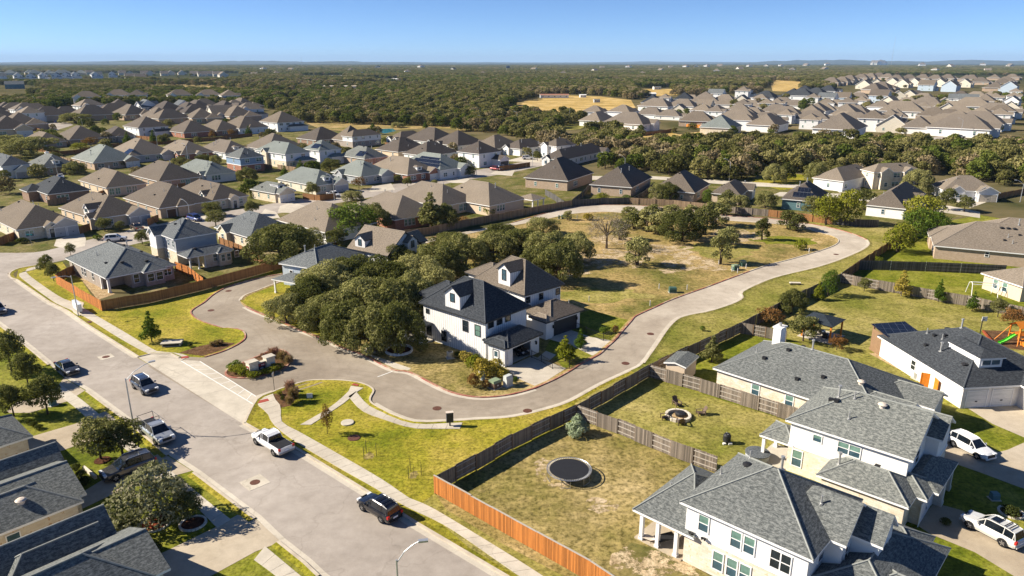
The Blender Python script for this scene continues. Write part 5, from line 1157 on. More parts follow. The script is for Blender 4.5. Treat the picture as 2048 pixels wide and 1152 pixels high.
for where, grp, th0, L in FARH:
    rr = random.Random(len(where))
    ms = {'houses backing on the far left woods': 1.6, 'houses in the far left cluster': 1.4, 'houses in the first right-hand row': 1.25, 'houses in the dense right neighbourhood': 1.2, 'newly built houses with dark roofs': 1.25, 'houses on the distant right slope': 1.2}.get(grp, 1)
    for key, x, y, sc in L:
        sc *= ms
        far_house(key, x, y, th0 + rr.choice([0, 0, 90, 0]) + rr.uniform(-9, 9), sc, where, grp)
# single far buildings
def barn(label, px, py, W, D, z, wall, roof, th, p=.25):
    h = House(label, (1000,200), (1010,205), (1040,200), z, wall, roof, dims=(W, D), name='farm_building', cat='building')
    q = g(px, py); h.o = q; h.th = R(th); h.cu, h.su = math.cos(h.th), math.sin(h.th); h.root.location = (q.x, q.y, 0); h.root.rotation_euler = (0, 0, h.th)
    h.block(p=p, ends='gg'); 
    for i in range(max(2, int(W/6))): h.win('F', W*(i+.5)/max(2, int(W/6))-.3, 1, 1.4, 1.4, gl='glass_dark')
    h.done()
barn('long white ranch house with red-brown roof on the open field', 1080, 196, 34, 10, 3.2, 'siding_white', 'brick_red', 2)
barn('small white shed to the right of the long ranch house', 1160, 195, 8, 6, 2.8, 'siding_white', 'stucco_white', 8)
barn('white shed with dark side at the top of the right field', 1308, 179, 12, 8, 3.5, 'siding_white', 'shingle_slate', 10)
barn('low white hall among trees beside the open field', 1272, 193, 26, 10, 3.2, 'siding_white', 'stucco_white', 8)
barn('tiny grey pavilion standing in the dry field', 1188, 205, 7, 5, 2.8, 'siding_grey', 'shingle_grey', 10)
barn('very long tan warehouse with flat pale roof beyond the dry grass', 645, 181, 72, 24, 6, 'siding_grey', 'bare_soil', 2, .08)
barn('white metal-roofed building at the edge of the far woods', 782, 163, 40, 16, 5, 'siding_white', 'stucco_white', 4, .15)
barn('white low building half hidden in the far woods, right of the warehouse', 880, 159, 40, 16, 5, 'siding_white', 'stucco_white', -4, .15)
barn('white-roofed house lost in the far woods left of centre', 658, 155, 34, 16, 4, 'siding_white', 'stucco_white', 6, .15)
barn('dark teal house by the road at the left edge', 10, 178, 26, 16, 7, 'siding_teal', 'shingle_slate', 30, .6)
# ------------------------------------------------------------------ pool, water tank etc. stay with the fences part
# ================================================================== TREES
def leaf_mesh(name, P, N, S, mat, seed, thin=None, fold=True):
    rng = np.random.default_rng(seed); n = len(P)
    N = N / np.maximum(1e-6, np.linalg.norm(N, axis=1, keepdims=True))
    r = rng.normal(size=(n, 3)); T = np.cross(N, r); T /= np.maximum(1e-6, np.linalg.norm(T, axis=1, keepdims=True)); B = np.cross(N, T)
    sx = S[:, None] * (1 if thin is None else 1); sy = S[:, None] * (.62 if thin is None else thin)
    V = np.stack([P - T*sx, P - B*sy + N*sy*.2, P + T*sx, P + B*sy + N*sy*.2], 1).reshape(-1, 3)
    me = bpy.data.meshes.new(name); me.vertices.add(4*n); me.vertices.foreach_set('co', V.astype(np.float32).ravel())
    me.loops.add(4*n); me.loops.foreach_set('vertex_index', np.arange(4*n, dtype=np.int32)); me.polygons.add(n)
    me.polygons.foreach_set('loop_start', np.arange(0, 4*n, 4, dtype=np.int32))
    me.materials.append(M[mat]); me.update(calc_edges=True); me.validate(); return me
def crown_pts(lobes, n, rng, up=.35, shell=.72, jit=.16):
    C = np.array([l[:3] for l in lobes]); Rr = np.array([l[3] for l in lobes]); w_ = Rr**2; w_ = w_/w_.sum()
    k = rng.choice(len(lobes), n, p=w_)
    d = rng.normal(size=(n, 3)); d[:, 2] += up; d /= np.linalg.norm(d, axis=1, keepdims=True)
    rad = Rr[k] * (shell + (1.06-shell)*rng.random(n)**.6) * (1 + jit*np.sin(d[:, 0]*7+k)*np.cos(d[:, 1]*6+k*2))
    P = C[k] + d*rad[:, None]*np.array([1, 1, .85])
    D = np.linalg.norm((P[:, None, :]-C[None])/np.array([1, 1, .85]), axis=2)/Rr[None]
    keep = D.min(axis=1) > .55
    return P[keep], d[keep]
def oak_lobes(rng, H=8, W=10, base=2.4, n=13, r=(1.5, 2.3), skirt=7):
    L = [(0, 0, H*.68, r[1])]
    for i in range(n):
        a = i*2.4 + rng.random()*.8; q = math.sqrt((i+.6)/n)*(W/2-r[0]*.9); f = q/(W/2)
        L.append((math.cos(a)*q, math.sin(a)*q, base + (H-base)*(.74-.40*f**1.6) - .4 + rng.normal()*.5, rng.uniform(*r)*(1-.25*f)))
    for i in range(skirt):
        a = i*6.283/skirt + rng.random()*.7; q = (W/2-r[0]*.8)*rng.uniform(.78, 1.0); L.append((math.cos(a)*q, math.sin(a)*q, base + rng.uniform(.1, 1.1), rng.uniform(*r)*.72))
    return L
def trunk_mesh(name, lobes, h0, r, mat='trunk_bark', lean=0, n=5, seed=0, multi=1):
    mb = MB(); rr = random.Random(seed)
    for j in range(multi):
        ox, oy = (0, 0) if multi == 1 else (math.cos(j*2.1)*.18, math.sin(j*2.1)*.18)
        top = Vector((lean + ox*3, oy*3, h0))
        mb.tube([(ox, oy, -.1), (ox*1.4+lean*.2, oy*1.4, h0*.4), tuple(top)], [r*1.25, r*.9, r*.7], mat, 7)
        ls = sorted(lobes, key=lambda l: -l[3])[j::multi][:n] if multi > 1 else lobes[:n+1]
        for l in ls:
            e = Vector(l[:3]); m_ = top.lerp(e, .5) + Vector((rr.uniform(-.3, .3), rr.uniform(-.3, .3), .15))
            mb.tube([top - Vector((0, 0, .2)), m_, e], [r*.55, r*.32, r*.1], mat, 5, False)
    return mb.mesh(name, True)
TREE = {}
def make_tree(key, lobes, n, leaf, mat, h0, r, seed, Wd, H, bark='trunk_bark', multi=1, up=.35, lean=0, shell=.72, twig=0):
    rng = np.random.default_rng(seed); P, d = crown_pts(lobes, n, rng, up, shell)
    N = d + rng.normal(size=d.shape)*.75; N[:, 2] += .25
    S = leaf*(.6+.8*rng.random(len(P)))
    cm = leaf_mesh('crown', P, N, S, mat, seed)
    TREE.setdefault(key, []).append((cm, trunk_mesh('trunk', lobes, h0, r, bark, lean, 5, seed, multi), Wd, H))
for s_ in range(5):
    rng = np.random.default_rng(100+s_); lb = oak_lobes(rng, 8, 11, 1.7, 17, (1.2, 2.1), 10); make_tree('oak', lb, 17000, .15, 'leaf_oak', 2.4, .28, 100+s_, 11.4, 8.6, multi=2)
for s_ in range(4):
    rng = np.random.default_rng(130+s_); lb = oak_lobes(rng, 7, 5.6, 1.3, 11, (.8, 1.5), 5); make_tree('sparse', lb, 3600, .19, 'leaf_oak', 2.3, .2, 130+s_, 7.2, 7.4, multi=2, shell=.35)
for s_ in range(4):
    rng = np.random.default_rng(160+s_); lb = oak_lobes(rng, 6, 5, 1.9, 10, (.9, 1.4), 6); make_tree('street', lb, 5200, .14, 'leaf_street', 2.2, .13, 160+s_, 5.6, 6.4, shell=.5)
def cone_lobes(rng, H, W, base): 
    L = []
    for i in range(16):
        t = i/15; z = base + (H-base-.4)*t; q = (W/2)*(1-t)**.8*.55; a = i*2.4; L.append((math.cos(a)*q, math.sin(a)*q, z, max(.28, W*.26*(1-t)**.7)))
    return L
for s_ in range(3):
    rng = np.random.default_rng(190+s_); lb = cone_lobes(rng, 6.5, 3.6, 1.2); make_tree('conic', lb, 2300, .15, 'leaf_green', 2.0, .09, 190+s_, 3.8, 6.7, shell=.4)
    make_tree('conic_yellow', lb, 2000, .16, 'leaf_lime', 2.0, .09, 195+s_, 3.8, 6.7, shell=.4)
    make_tree('conic_dark', lb, 3000, .15, 'leaf_oak', 2.0, .14, 196+s_, 3.8, 6.7, shell=.5)
rng = np.random.default_rng(210); lb = cone_lobes(rng, 6, 3, 1.2); make_tree('yellow', lb, 1500, .15, 'leaf_yellow', 1.8, .07, 210, 3.2, 6.2, 'trunk_pale', shell=.3)
for s_ in range(3):
    rng = np.random.default_rng(220+s_); lb = oak_lobes(rng, 6.5, 7, 1.6, 12, (1.2, 1.9)); make_tree('lime', lb, 3800, .18, 'leaf_lime', 2.0, .14, 220+s_, 7.6, 7, multi=2, shell=.5)
    make_tree('greenr', lb, 3600, .17, 'leaf_green', 2.0, .14, 225+s_, 7.6, 7, shell=.55)
    make_tree('rust', oak_lobes(rng, 3.6, 3.6, .9, 8, (.6, 1.0)), 1600, .12, 'leaf_rust', 1.2, .07, 228+s_, 4, 4, shell=.4)
    make_tree('silver', oak_lobes(rng, 5, 6, .9, 12, (1.0, 1.6)), 5200, .14, 'leaf_silver', 1.3, .14, 232+s_, 6.6, 5.4)
rng = np.random.default_rng(240); make_tree('pine', [(math.cos(i*2.4)*.9*(1-i/14), math.sin(i*2.4)*.9*(1-i/14), .7+i*.2, .75*(1-i/18)) for i in range(13)], 3200, .12, 'leaf_pale', .8, .09, 240, 3.4, 3.9)
for s_ in range(2):
    rng = np.random.default_rng(250+s_); lb = oak_lobes(rng, 7.5, 7.5, 2.6, 12, (1.3, 2.0)); P, d = crown_pts(lb, 1900, rng, .2, .1)
    cm = leaf_mesh('crown', P, rng.normal(size=P.shape), .42*(.6+.8*rng.random(len(P))), 'twig_grey', 250+s_, thin=.05)
    P2, d2 = crown_pts(lb, 1300, rng, .2, .1); cm2 = leaf_mesh('crown', np.vstack([P, P2]), rng.normal(size=(len(P)+len(P2), 3)), np.concatenate([.45*np.ones(len(P)), .13*np.ones(len(P2))]), 'twig_grey', 250+s_, thin=.07)
    TREE.setdefault('bare', []).append((cm2, trunk_mesh('trunk', lb, 2.8, .2, 'trunk_bark', 0, 8, s_), 8, 8))
for key, mat, n_ in (('shrub', 'leaf_dark', 1500), ('shrub_lime', 'leaf_lime', 1300), ('shrub_yellow', 'leaf_yellow', 1300), ('shrub_rust', 'leaf_rust', 1100), ('shrub_green', 'leaf_green', 1300)):
    rng = np.random.default_rng(len(key)); lb = [(math.cos(i*2.4)*.5*math.sqrt(i/7), math.sin(i*2.4)*.5*math.sqrt(i/7), .45+.25*rng.random(), .42) for i in range(8)]
    P, d = crown_pts(lb, n_, rng, .4, .6); P[:, 2] = np.maximum(P[:, 2], .03)
    mb_ = MB()
    for a in range(4): mb_.tube([(0, 0, -.05), (math.cos(a*1.6)*.35, math.sin(a*1.6)*.35, .5)], [.04, .015], 'trunk_bark', 5)
    TREE[key] = [(leaf_mesh('crown', P, d + rng.normal(size=d.shape)*.7, .075*(.6+.8*rng.random(len(P))), mat, 3), mb_.mesh('stem'), 1.9, 1.15)]
for key, mat in (('grass', 'grass_tuft'), ('grass_pink', 'grass_pink')):
    rng = np.random.default_rng(5); n_ = 420; a = rng.random(n_)*6.28; t = rng.random(n_)**.7
    P = np.stack([np.cos(a)*.42*t, np.sin(a)*.42*t, .25+.65*rng.random(n_)], 1)
    me = leaf_mesh('blades', P, np.stack([np.cos(a+1.5), np.sin(a+1.5), .3*rng.normal(size=n_)], 1), .32*np.ones(n_), mat, 5, thin=.08); TREE[key] = [(me, None, 1.4, 1.2)]
TN = [0]
TP = []                                                    # (centre, radius) of placed trees
def plant(key, loc, wd, ht, label, group=None, rot=None, cat=None, name=None):
    TN[0] += 1; rr = random.Random(TN[0]); L = TREE[key]; cm, tm, W0, H0 = L[TN[0] % len(L)]
    shrub = key.startswith('shrub') or key.startswith('grass')
    nm = name or ('ornamental_grass' if key.startswith('grass') else 'shrub' if shrub else 'tree')
    o = empty(nm, (loc[0], loc[1], 0), rr.random()*6.28 if rot is None else rot, label, cat or ('grass clump' if key.startswith('grass') else 'shrub' if shrub else 'tree'), group)
    o.scale = (wd/W0, wd/W0, ht/H0)
    link('crown', cm, o)
    if tm: link('stem' if shrub else 'trunk', tm, o)
    TP.append((Vector((loc[0], loc[1])), wd/2)); return o
def tree(key, x, yb, yt, wpx, label, group=None, **kw):
    return plant(key, g(x, yb), wpx*mpp(x, yb), max(.5, hgt(x, yb, yt)), label, group, **kw)
G1 = 'live oaks of the central grove'
grove = [(575,648,580,100,'live oak at the western tip of the grove'),(618,632,550,115,'live oak second from the western tip of the grove'),(655,662,575,125,'live oak leaning over the red kerb, west part of the grove'),(700,690,590,130,'live oak over the kerb in the middle of the grove front'),(748,702,600,130,'live oak beside the pavement ramp at the grove front'),(798,706,592,120,'live oak inside the white stone ring beside the white house'),(668,610,522,140,'live oak behind the western front row of the grove'),(730,650,535,150,'tall live oak in the heart of the grove'),(792,655,540,140,'live oak behind the ringed oak'),(705,590,505,135,'live oak below the pale blue house roof'),(765,600,505,135,'live oak below the brown dormers'),(835,640,540,110,'live oak touching the dark roof corner'),(640,585,520,100,'live oak screening the pale blue house wall'),(830,590,500,130,'live oak behind the dark roof of the white house'),(880,560,478,125,'live oak above the dark roof ridge'),(860,600,515,110,'live oak squeezed against the white house'),(930,540,465,120,'live oak left of the brown-roofed twin'),(985,525,452,115,'live oak above the brown roof'),(1040,515,448,110,'live oak near the middle of the grove ridge'),(1095,530,455,110,'live oak right of the brown roof ridge'),(1118,568,470,105,'dark live oak at the meadow edge of the grove'),(1150,525,462,85,'live oak at the eastern end of the grove'),(1075,560,480,90,'live oak behind the brown-roofed house'),(900,505,458,90,'small live oak at the back of the grove by the loop road'),(1000,492,442,85,'live oak at the back of the grove next to the road shade'),(800,550,480,90,'live oak under the right-hand brown dormer')]
for x, yb, yt, w_, l in grove: tree('oak', x, yb, yt, w_, 'dense grey-green ' + l, G1)
G2 = 'scattered trees on the meadow'
for k, x, yb, yt, w_, l in [('bare',1213,497,418,80,'half-bare grey oak standing alone on the meadow'),('sparse',1274,531,462,62,'leaning ragged oak with ivy-clad trunk on the meadow'),('sparse',1240,480,432,50,'thin oak just right of the half-bare oak'),('sparse',1268,458,416,52,'small oak at the road edge, left end of the meadow row'),('sparse',1297,464,412,62,'dense oak in the middle of the meadow row'),('sparse',1322,468,414,60,'oak above the small blue tarp on the meadow'),('oak',1362,482,408,80,'largest round oak of the meadow row'),('sparse',1340,440,404,50,'oak at the far side of the meadow row by the road'),('sparse',1408,470,396,62,'tall oak with bare lower trunk right of the round oak'),('sparse',1432,452,396,62,'oak at the right end of the meadow row'),('sparse',1440,528,455,48,'ivy-clad leaning oak beside the green utility boxes'),('sparse',1456,492,448,55,'wide-branched oak above the ivy-clad oak'),('sparse',1524,480,428,36,'slim young oak on the green patch'),('sparse',1576,458,414,48,'oak at the inside of the road bend'),('sparse',1592,462,424,44,'smaller oak beside the bend oak'),('sparse',1305,440,404,46,'oak close to the loop road behind the tarp'),('sparse',1385,455,402,50,'oak behind the largest round oak'),('sparse',1258,440,408,40,'low oak at the upper loop kerb'),('sparse',1448,430,392,44,'oak by the loop kerb at the row end'),('oak',1085,468,430,60,'oak at the road edge behind the grove end'),('sparse',1135,440,418,24,'pale bush beside the meadow hydrant boxes')]:
    tree(k, x, yb, yt, w_*1.2, l, G2)
tree('shrub_lime', 1601, 500, 478, 30, 'yellow-green shrub beside white posts inside the bend')
NEAR = [('oak',565,528,438,150,'huge spreading oak behind the orange fence corner'),('oak',612,512,450,95,'oak right of the huge spreading oak'),('greenr',708,476,402,115,'bright yellow-green tree above the brown dormers'),('oak',748,462,405,75,'grey oak right of the yellow-green tree'),('sparse',672,490,455,60,'dark small tree below the yellow-green tree'),('conic_dark',862,458,380,70,'tall conical oak behind the loop fence'),('oak',890,456,402,60,'round oak beside the conical oak at the loop fence'),('rust',925,448,430,35,'autumn-brown bush behind the loop fence'),
('street',95,552,505,36,'small street tree at the corner, left of the brick house'),('street',108,562,522,34,'small street tree in front of the brick house fence'),('conic',304,684,618,46,'young conical tree on the bright lawn by the entrance'),
('street',24,745,652,70,'street tree at the left edge, uppermost of the kerb row'),('street',57,772,702,64,'street tree with thin crown second down the kerb row'),('street',28,832,762,70,'street tree over the green driveway edge'),('street',96,828,748,80,'street tree beside the green utility box'),
('street',202,918,828,100,'left one of the two touching trees by the driveway car'),('street',246,912,838,100,'right one of the two touching trees by the lamp post'),('silver',305,1045,930,165,'big silvery round tree in a red mulch ring'),('street',378,1040,985,70,'small tree in a dark mulch ring beside the pavement'),('silver',350,985,955,60,'silvery low tree between driveway and pavement'),
('pine',1155,868,822,58,'pale blue-green young pine in the trampoline yard corner'),('conic_yellow',1130,722,668,52,'lime-yellow young tree between the two driveways'),('conic',1161,698,655,32,'thin young tree beside the second driveway'),('conic_dark',1423,724,668,48,'dark green conical tree behind the garden shed'),('rust',655,868,805,28,'sparse orange autumn sapling by the path'),
('greenr',1655,592,535,42,'green young tree inside the grey fence bend'),('conic_yellow',1636,600,560,28,'lime young tree at the fence bend'),('street',1728,583,553,30,'small round tree along the long yard fence'),('yellow',1802,592,538,44,'pale yellow tree along the long yard fence'),('conic',1876,604,555,28,'narrow dark tree along the long yard fence'),('conic',1944,622,580,30,'narrow green tree before the fence, next to the swing frame'),('street',1995,634,592,38,'loose grey-green tree in front of the small cream house'),('rust',2024,652,612,52,'brown autumn tree near the orange playset'),
('oak',1582,628,578,62,'dark oak at the fence above the pavilion'),('rust',1540,648,608,62,'rust-coloured tree at the fence corner'),('street',1606,682,628,72,'grey-green tree at the left of the pavilion'),('rust',1673,700,668,42,'rust bush tree right of the white chimney'),
('lime',1690,448,372,72,'yellow-green tree left of the twin back gables'),('lime',1652,450,385,60,'yellow-green bushy tree below the solar array house'),('sparse',1726,420,370,58,'loose tree before the brown house with two back gables'),('lime',1795,505,442,66,'bright yellow-green tree at the loop fence end'),('greenr',1830,482,412,72,'green tree beside the bright yellow-green tree'),('lime',1845,450,385,90,'large yellow-green tree in front of the huge taupe roof'),('greenr',1872,470,420,60,'green tree shading the slope by the huge roof'),('street',1890,420,372,46,'small dark tree by the white gabled garage house'),('street',1928,424,388,42,'round street tree on the right-hand street'),
('oak',1318,402,362,46,'dark round tree left of the pointed brown roof'),('oak',1336,404,360,48,'dark round tree right at the pointed brown roof'),('greenr',1414,408,375,26,'slim green tree between two brown roofs'),('street',1452,418,378,44,'tree behind the loop fence near the teal gable'),('oak',1478,422,384,48,'dense tree at the fence by the dark back gable'),('oak',1530,416,378,48,'round dark tree at the brown fence'),('street',1624,440,388,50,'brownish tree below the solar array house'),('lime',1205,404,384,30,'lime bush behind the loop fence'),('greenr',1254,406,388,28,'pale green bush behind the loop fence'),
('oak',1832,390,330,64,'dark tree right of the pale two-storey house'),('oak',1632,372,318,55,'dark tree left of the white garage house'),('oak',1548,366,322,50,'oak standing on the bright grass by the woods'),('oak',1572,362,325,40,'slim oak on the bright grass by the woods')]
for k, x, yb, yt, w_, l in NEAR: tree(k, x, yb, yt, w_, l)
LEFT = [('street',425,432,400,46,'pair-crowned street tree behind the blue minivan'),('street',432,452,418,48,'street tree left of the slate gable house'),('street',505,430,398,36,'young street tree by the arched roof house'),('street',482,408,385,30,'small tree at the arched roof house'),('street',210,462,432,36,'small tree in front of the cream side-gable house'),('street',240,462,440,26,'shrubby tree at the cream house garage'),('street',285,488,458,34,'street tree beside the two-storey grey house'),('street',142,512,486,24,'small round tree at the brick house roof corner'),('oak',160,398,378,36,'round green tree beside the brown brick house'),('street',8,362,338,30,'round tree at the left edge by the white garage'),('oak',150,348,318,46,'yellowish tree before the tan brown-gable house'),('oak',60,312,268,110,'large grey oak mass left of the white chimney'),('oak',20,300,266,80,'dark oak at the far left edge'),('oak',108,292,262,50,'oak beside the brown roof in the left cluster'),('oak',78,240,218,56,'dark round tree on the open cul-de-sac'),('oak',150,246,222,70,'dark tree group by the cul-de-sac'),('lime',160,300,284,40,'yellow-green bush row behind the grey roofs'),('rust',182,292,270,36,'rust-brown tree beside the brown fence'),('rust',152,288,270,28,'orange-brown tree by the brown roof'),('conic',256,290,262,24,'bright green slim tree before the tall white house'),('conic',308,288,258,20,'green slim tree by the lamp and white house'),('street',325,290,268,24,'pale bush tree right of the white house'),('rust',425,278,258,16,'yellowish small tree by the red brick house'),('rust',463,272,255,18,'orange small tree before the brown brick house'),('conic',498,272,250,20,'green slim tree at the white split house'),('oak',360,330,310,32,'round tree before the brick gabled house'),('oak',408,326,306,38,'wide round tree beside the blue two-storey house'),('oak',432,328,308,28,'dark tree left of the blue two-storey house'),('street',246,334,316,30,'bushy tree in front of the solar roof house'),('street',322,332,316,22,'small round tree by the grey garage'),('oak',496,366,328,42,'brownish tree by the blue two-storey house'),('conic',570,356,330,26,'green conical tree before the white and tan house'),('conic',602,346,318,28,'green conical tree at the shingled annex'),('oak',662,342,314,46,'round tree behind the white solar-roof house'),('street',625,394,362,36,'dense tree by the cream garage gable'),('rust',718,378,348,34,'rust-tinged tree before the grey gable house'),('oak',706,402,378,50,'round dark shrubby tree by the white pickup'),('street',796,366,348,20,'small tree by the red brick garage'),('street',815,372,352,24,'round tree right of the red brick garage'),('street',862,358,340,24,'olive tree before the solar field house'),('street',884,356,338,24,'dark tree right of the solar field house'),('street',868,376,358,22,'small street tree by the kerb, mid row'),('oak',936,352,326,32,'bushy tree at the corner of the cream two-storey house'),('conic',540,258,238,26,'green tree before the white two-storey house at the embankment'),('conic',746,258,245,16,'small round tree by the embankment'),('oak',795,255,242,32,'bush by the teal pool'),('conic',851,258,240,14,'cone shaped green tree on the embankment'),('lime',700+230,292,275,12,'yellow tree before the white gable'),('rust',922,294,284,14,'orange bush before the white gable'),('street',1075,322,300,22,'street tree by the white van'),('oak',440,240,222,46,'dark tree below the white row houses'),('oak',350,236,218,40,'brown-green tree between white row houses')]
for k, x, yb, yt, w_, l in LEFT: tree(k, x, yb, yt, w_, l, 'garden and street trees of the left neighbourhood')
SHR = [('shrub_yellow',932,724,700,34,'golden shrub at the white house corner'),('shrub_lime',948,738,710,44,'lime shrub against the garage entry'),('shrub_yellow',970,754,716,62,'large golden shrub behind the utility boxes'),('shrub',916,715,702,22,'dark green shrub by the condenser unit'),('shrub_yellow',1003,756,732,36,'orange-gold shrub beside the pale cabinet'),('shrub_rust',948,775,745,32,'grey-brown shrub beside the blue mailbox'),('shrub_rust',970,776,758,22,'small brown shrub at the transformer'),('shrub_green',1030,766,752,14,'green tuft beside the pale cabinet'),('shrub_yellow',988,746,716,44,'golden shrub right before the garage wall'),
('shrub_lime',474,746,728,36,'low olive shrub at the island tip'),('shrub_lime',492,750,732,40,'low green shrub before the entrance sign'),('shrub_lime',508,755,742,36,'lime shrub under the entrance sign'),('shrub_lime',537,747,734,34,'yellow-green shrub right of the entrance sign'),('shrub_green',470,737,722,36,'dark shrub at the left of the entrance sign'),('shrub_lime',556,740,726,30,'bright shrub on the right of the island'),
('shrub',380,694,686,12,'small dark bush on the mulch bed'),('shrub',566,800,790,12,'dark bush at the corner mulch bed'),('shrub_lime',560,790,782,14,'olive bush at the corner mulch bed'),
('shrub',58,848,838,18,'clipped round shrub, first in the stone bed'),('shrub',68,852,842,18,'clipped round shrub, second in the stone bed'),('shrub',78,858,848,20,'clipped round shrub, third in the stone bed'),('shrub',152,942,926,24,'clipped shrub, upper one beside the driveway wall'),('shrub',162,956,940,24,'clipped shrub, middle one beside the driveway wall'),('shrub',172,970,950,26,'clipped shrub, lower one beside the driveway wall'),
('shrub',252,1050,1030,60,'dark shrub mass in the shade by the bottom left house'),('shrub',310,1108,1085,40,'dark shrub in the house shade by the driveway'),('shrub',330,1040,1022,50,'shrub under the big silvery tree'),('shrub',45,486,474,26,'dark foundation shrubs at the left-edge house'),('shrub_green',196,480,468,22,'pale clipped shrub at the cream house drive'),('shrub',1890,1050,1035,26,'dark shrub by the stone pier'),('shrub',2020,1030,1010,40,'shrub in shade at the right edge'),('shrub_green',1405,662,650,12,'small bush by the fence'),
('shrub_yellow',1175,440,425,26,'yellow bush behind the loop fence'),('shrub_lime',1040,408,394,18,'yellowish bush at the patio posts'),('shrub_lime',980,430,412,30,'flowering pale bush at the loop fence'),('shrub_green',2038,590-60,520,22,'green bush at the end of the steel-post fence'),('shrub_lime',1756,528,512,18,'pale bush inside the yard by the dark fence'),('shrub_rust',1230,660+6,650,16,'dry weeds at the kerb by the iron fence'),('shrub_green',1208,666,652,26,'green weeds by the iron fence')]
for k, x, yb, yt, w_, l in SHR: tree(k, x, yb, yt, w_, l)
for k, x, yb, yt, w_, l in [('grass_pink',548,714,692,30,'pink plume grass behind the entrance sign'),('grass',566,722,700,30,'tan plume grass right of the entrance sign'),('grass',578,728,708,24,'tan plume grass at the island end'),('grass_pink',528,716,704,18,'small pink plume grass behind the sign panel'),('grass',438,690,678,26,'dry plume grass on the entrance mulch bed'),('grass_pink',582,792,756,30,'pink plume grass at the crosswalk corner'),('grass',588,804,770,30,'tan plume grass at the crosswalk corner'),('grass',580,810,790,22,'low dry grass at the crosswalk corner'),('grass',425,692,682,16,'small dry grass on the entrance mulch bed')]:
    tree(k, x, yb, yt, w_, l)
tree('silver', 1180, 618, 600, 10, 'tiny pale shrub on the meadow by the iron fence') if False else None
# ---- woodland: countable front trees as things, the rest as one mass
def inside(p, poly):
    x, y = p; r = False; j = len(poly)-1
    for i in range(len(poly)):
        xi, yi = poly[i]; xj, yj = poly[j]
        if (yi > y) != (yj > y) and x < (xj-xi)*(y-yi)/(yj-yi)+xi: r = not r
        j = i
    return r
def P2(L): return [tuple(g(*p)) for p in L]
WOODS = [P2(L) for L in (
 [(1140,300),(1190,268),(1240,262),(1262,292),(1340,300),(1480,292),(1560,292),(1700,290),(1815,300),(1940,296),(2300,290),(2400,372),(1990,372),(1900,350),(1700,352),(1640,362),(1560,340),(1480,360),(1440,362),(1340,350),(1300,345),(1215,345),(1180,330)],
 [(540,244),(585,226),(690,240),(760,236),(860,230),(980,244),(1050,262),(1010,230),(1100,236),(1175,235),(1165,245),(1100,262),(1140,300),(1090,300),(1050,282),(980,266),(900,262),(990,256)],
 [(430,212),(440,195),(560,198),(700,194),(860,200),(1020,190),(1130,188),(1200,188),(1290,192),(1300,202),(1200,200),(1050,206),(1000,222),(1000,244),(860,229),(700,238),(600,232),(520,215)],
 [(-420,200),(-60,178),(120,178),(270,184),(440,196),(430,214),(360,203),(170,200),(130,214),(90,228),(-60,228),(-420,230)])]
CLEAR = [P2(L) for L in (
 [(250,160),(480,167),(640,163),(730,172),(735,190),(560,193),(470,187),(290,176)],
 [(-200,145),(480,146),(500,160),(250,166),(-200,166)],
 [(1030,205),(1120,188),(1210,192),(1262,200),(1290,198),(1275,258),(1235,262),(1200,240),(1100,236),(1005,226)],
 [(1190,262),(1190,238),(1290,196),(1440,188),(1520,186),(1545,160),(1610,164),(1600,184),(1660,184),(1690,160),(1760,150),(2300,152),(2300,292),(1940,296),(1815,300),(1700,292),(1480,292),(1340,300),(1262,292)],
 [(1268,176),(1345,176),(1355,190),(1280,194)], [(600,150),(690,150),(690,158),(600,158)], [(750,157),(800,157),(800,166),(750,166)], [(560,198),(600,198),(600,212),(560,212)], [(-100,170),(60,170),(120,186),(-100,200)],
 [(1285,168),(1330,166),(1330,172),(1285,172)], [(1660,166),(1690,166),(1690,176),(1650,176)])]
surf('dry_field', gpts([(250,160),(480,167),(640,163),(740,172),(735,190),(560,193),(470,187),(290,176)]), Z1, 'meadow', world=True)
surf('dry_field', gpts([(1030,206),(1120,190),(1200,193),(1262,200),(1275,222),(1235,232),(1100,236),(1005,226)]), Z1, 'straw', world=True)
surf('dry_field', gpts([(1225,262),(1290,252),(1330,262),(1420,285),(1360,310),(1290,306),(1262,292)]), Z1, 'straw', world=True)
surf('dry_field', gpts([(1268,178),(1345,178),(1355,190),(1280,194)]), Z1, 'straw', world=True)
surf('dry_field', gpts([(1540,160),(1610,163),(1600,184),(1545,182)]), Z1, 'straw', world=True)
surf('embankment', gpts([(590,236),(700,240),(860,230),(900,236),(990,256),(1000,266),(860,256),(760,262),(690,262),(640,258)]), Z2, 'meadow', world=True)
surf('lawn', gpts([(1120,236),(1175,232),(1200,240),(1160,258),(1110,262)]), Z1, 'lawn_olive', world=True)
surf('lawn', gpts([(1500,362),(1560,345),(1640,352),(1645,372),(1560,380)]), Z2, 'lawn_bright', world=True)
surf('pool', gpts([(744,262),(752,258),(786,257),(792,262),(770,267)]), Z4, 'pool_water', world=True)
FT = np.array([[f[0].x, f[0].y, f[1]*.75+f[2]*.35] for f in FOOT])
def free(x, y, m=1.5):
    return not np.any((FT[:, 0]-x)**2 + (FT[:, 1]-y)**2 < (FT[:, 2]+m)**2)
rngw = np.random.default_rng(11); pts = []
def near_ok(x, y):
    return any(inside((x, y), W_) for W_ in WOODS) and not any(inside((x, y), c_) for c_ in CLEAR[2:3])
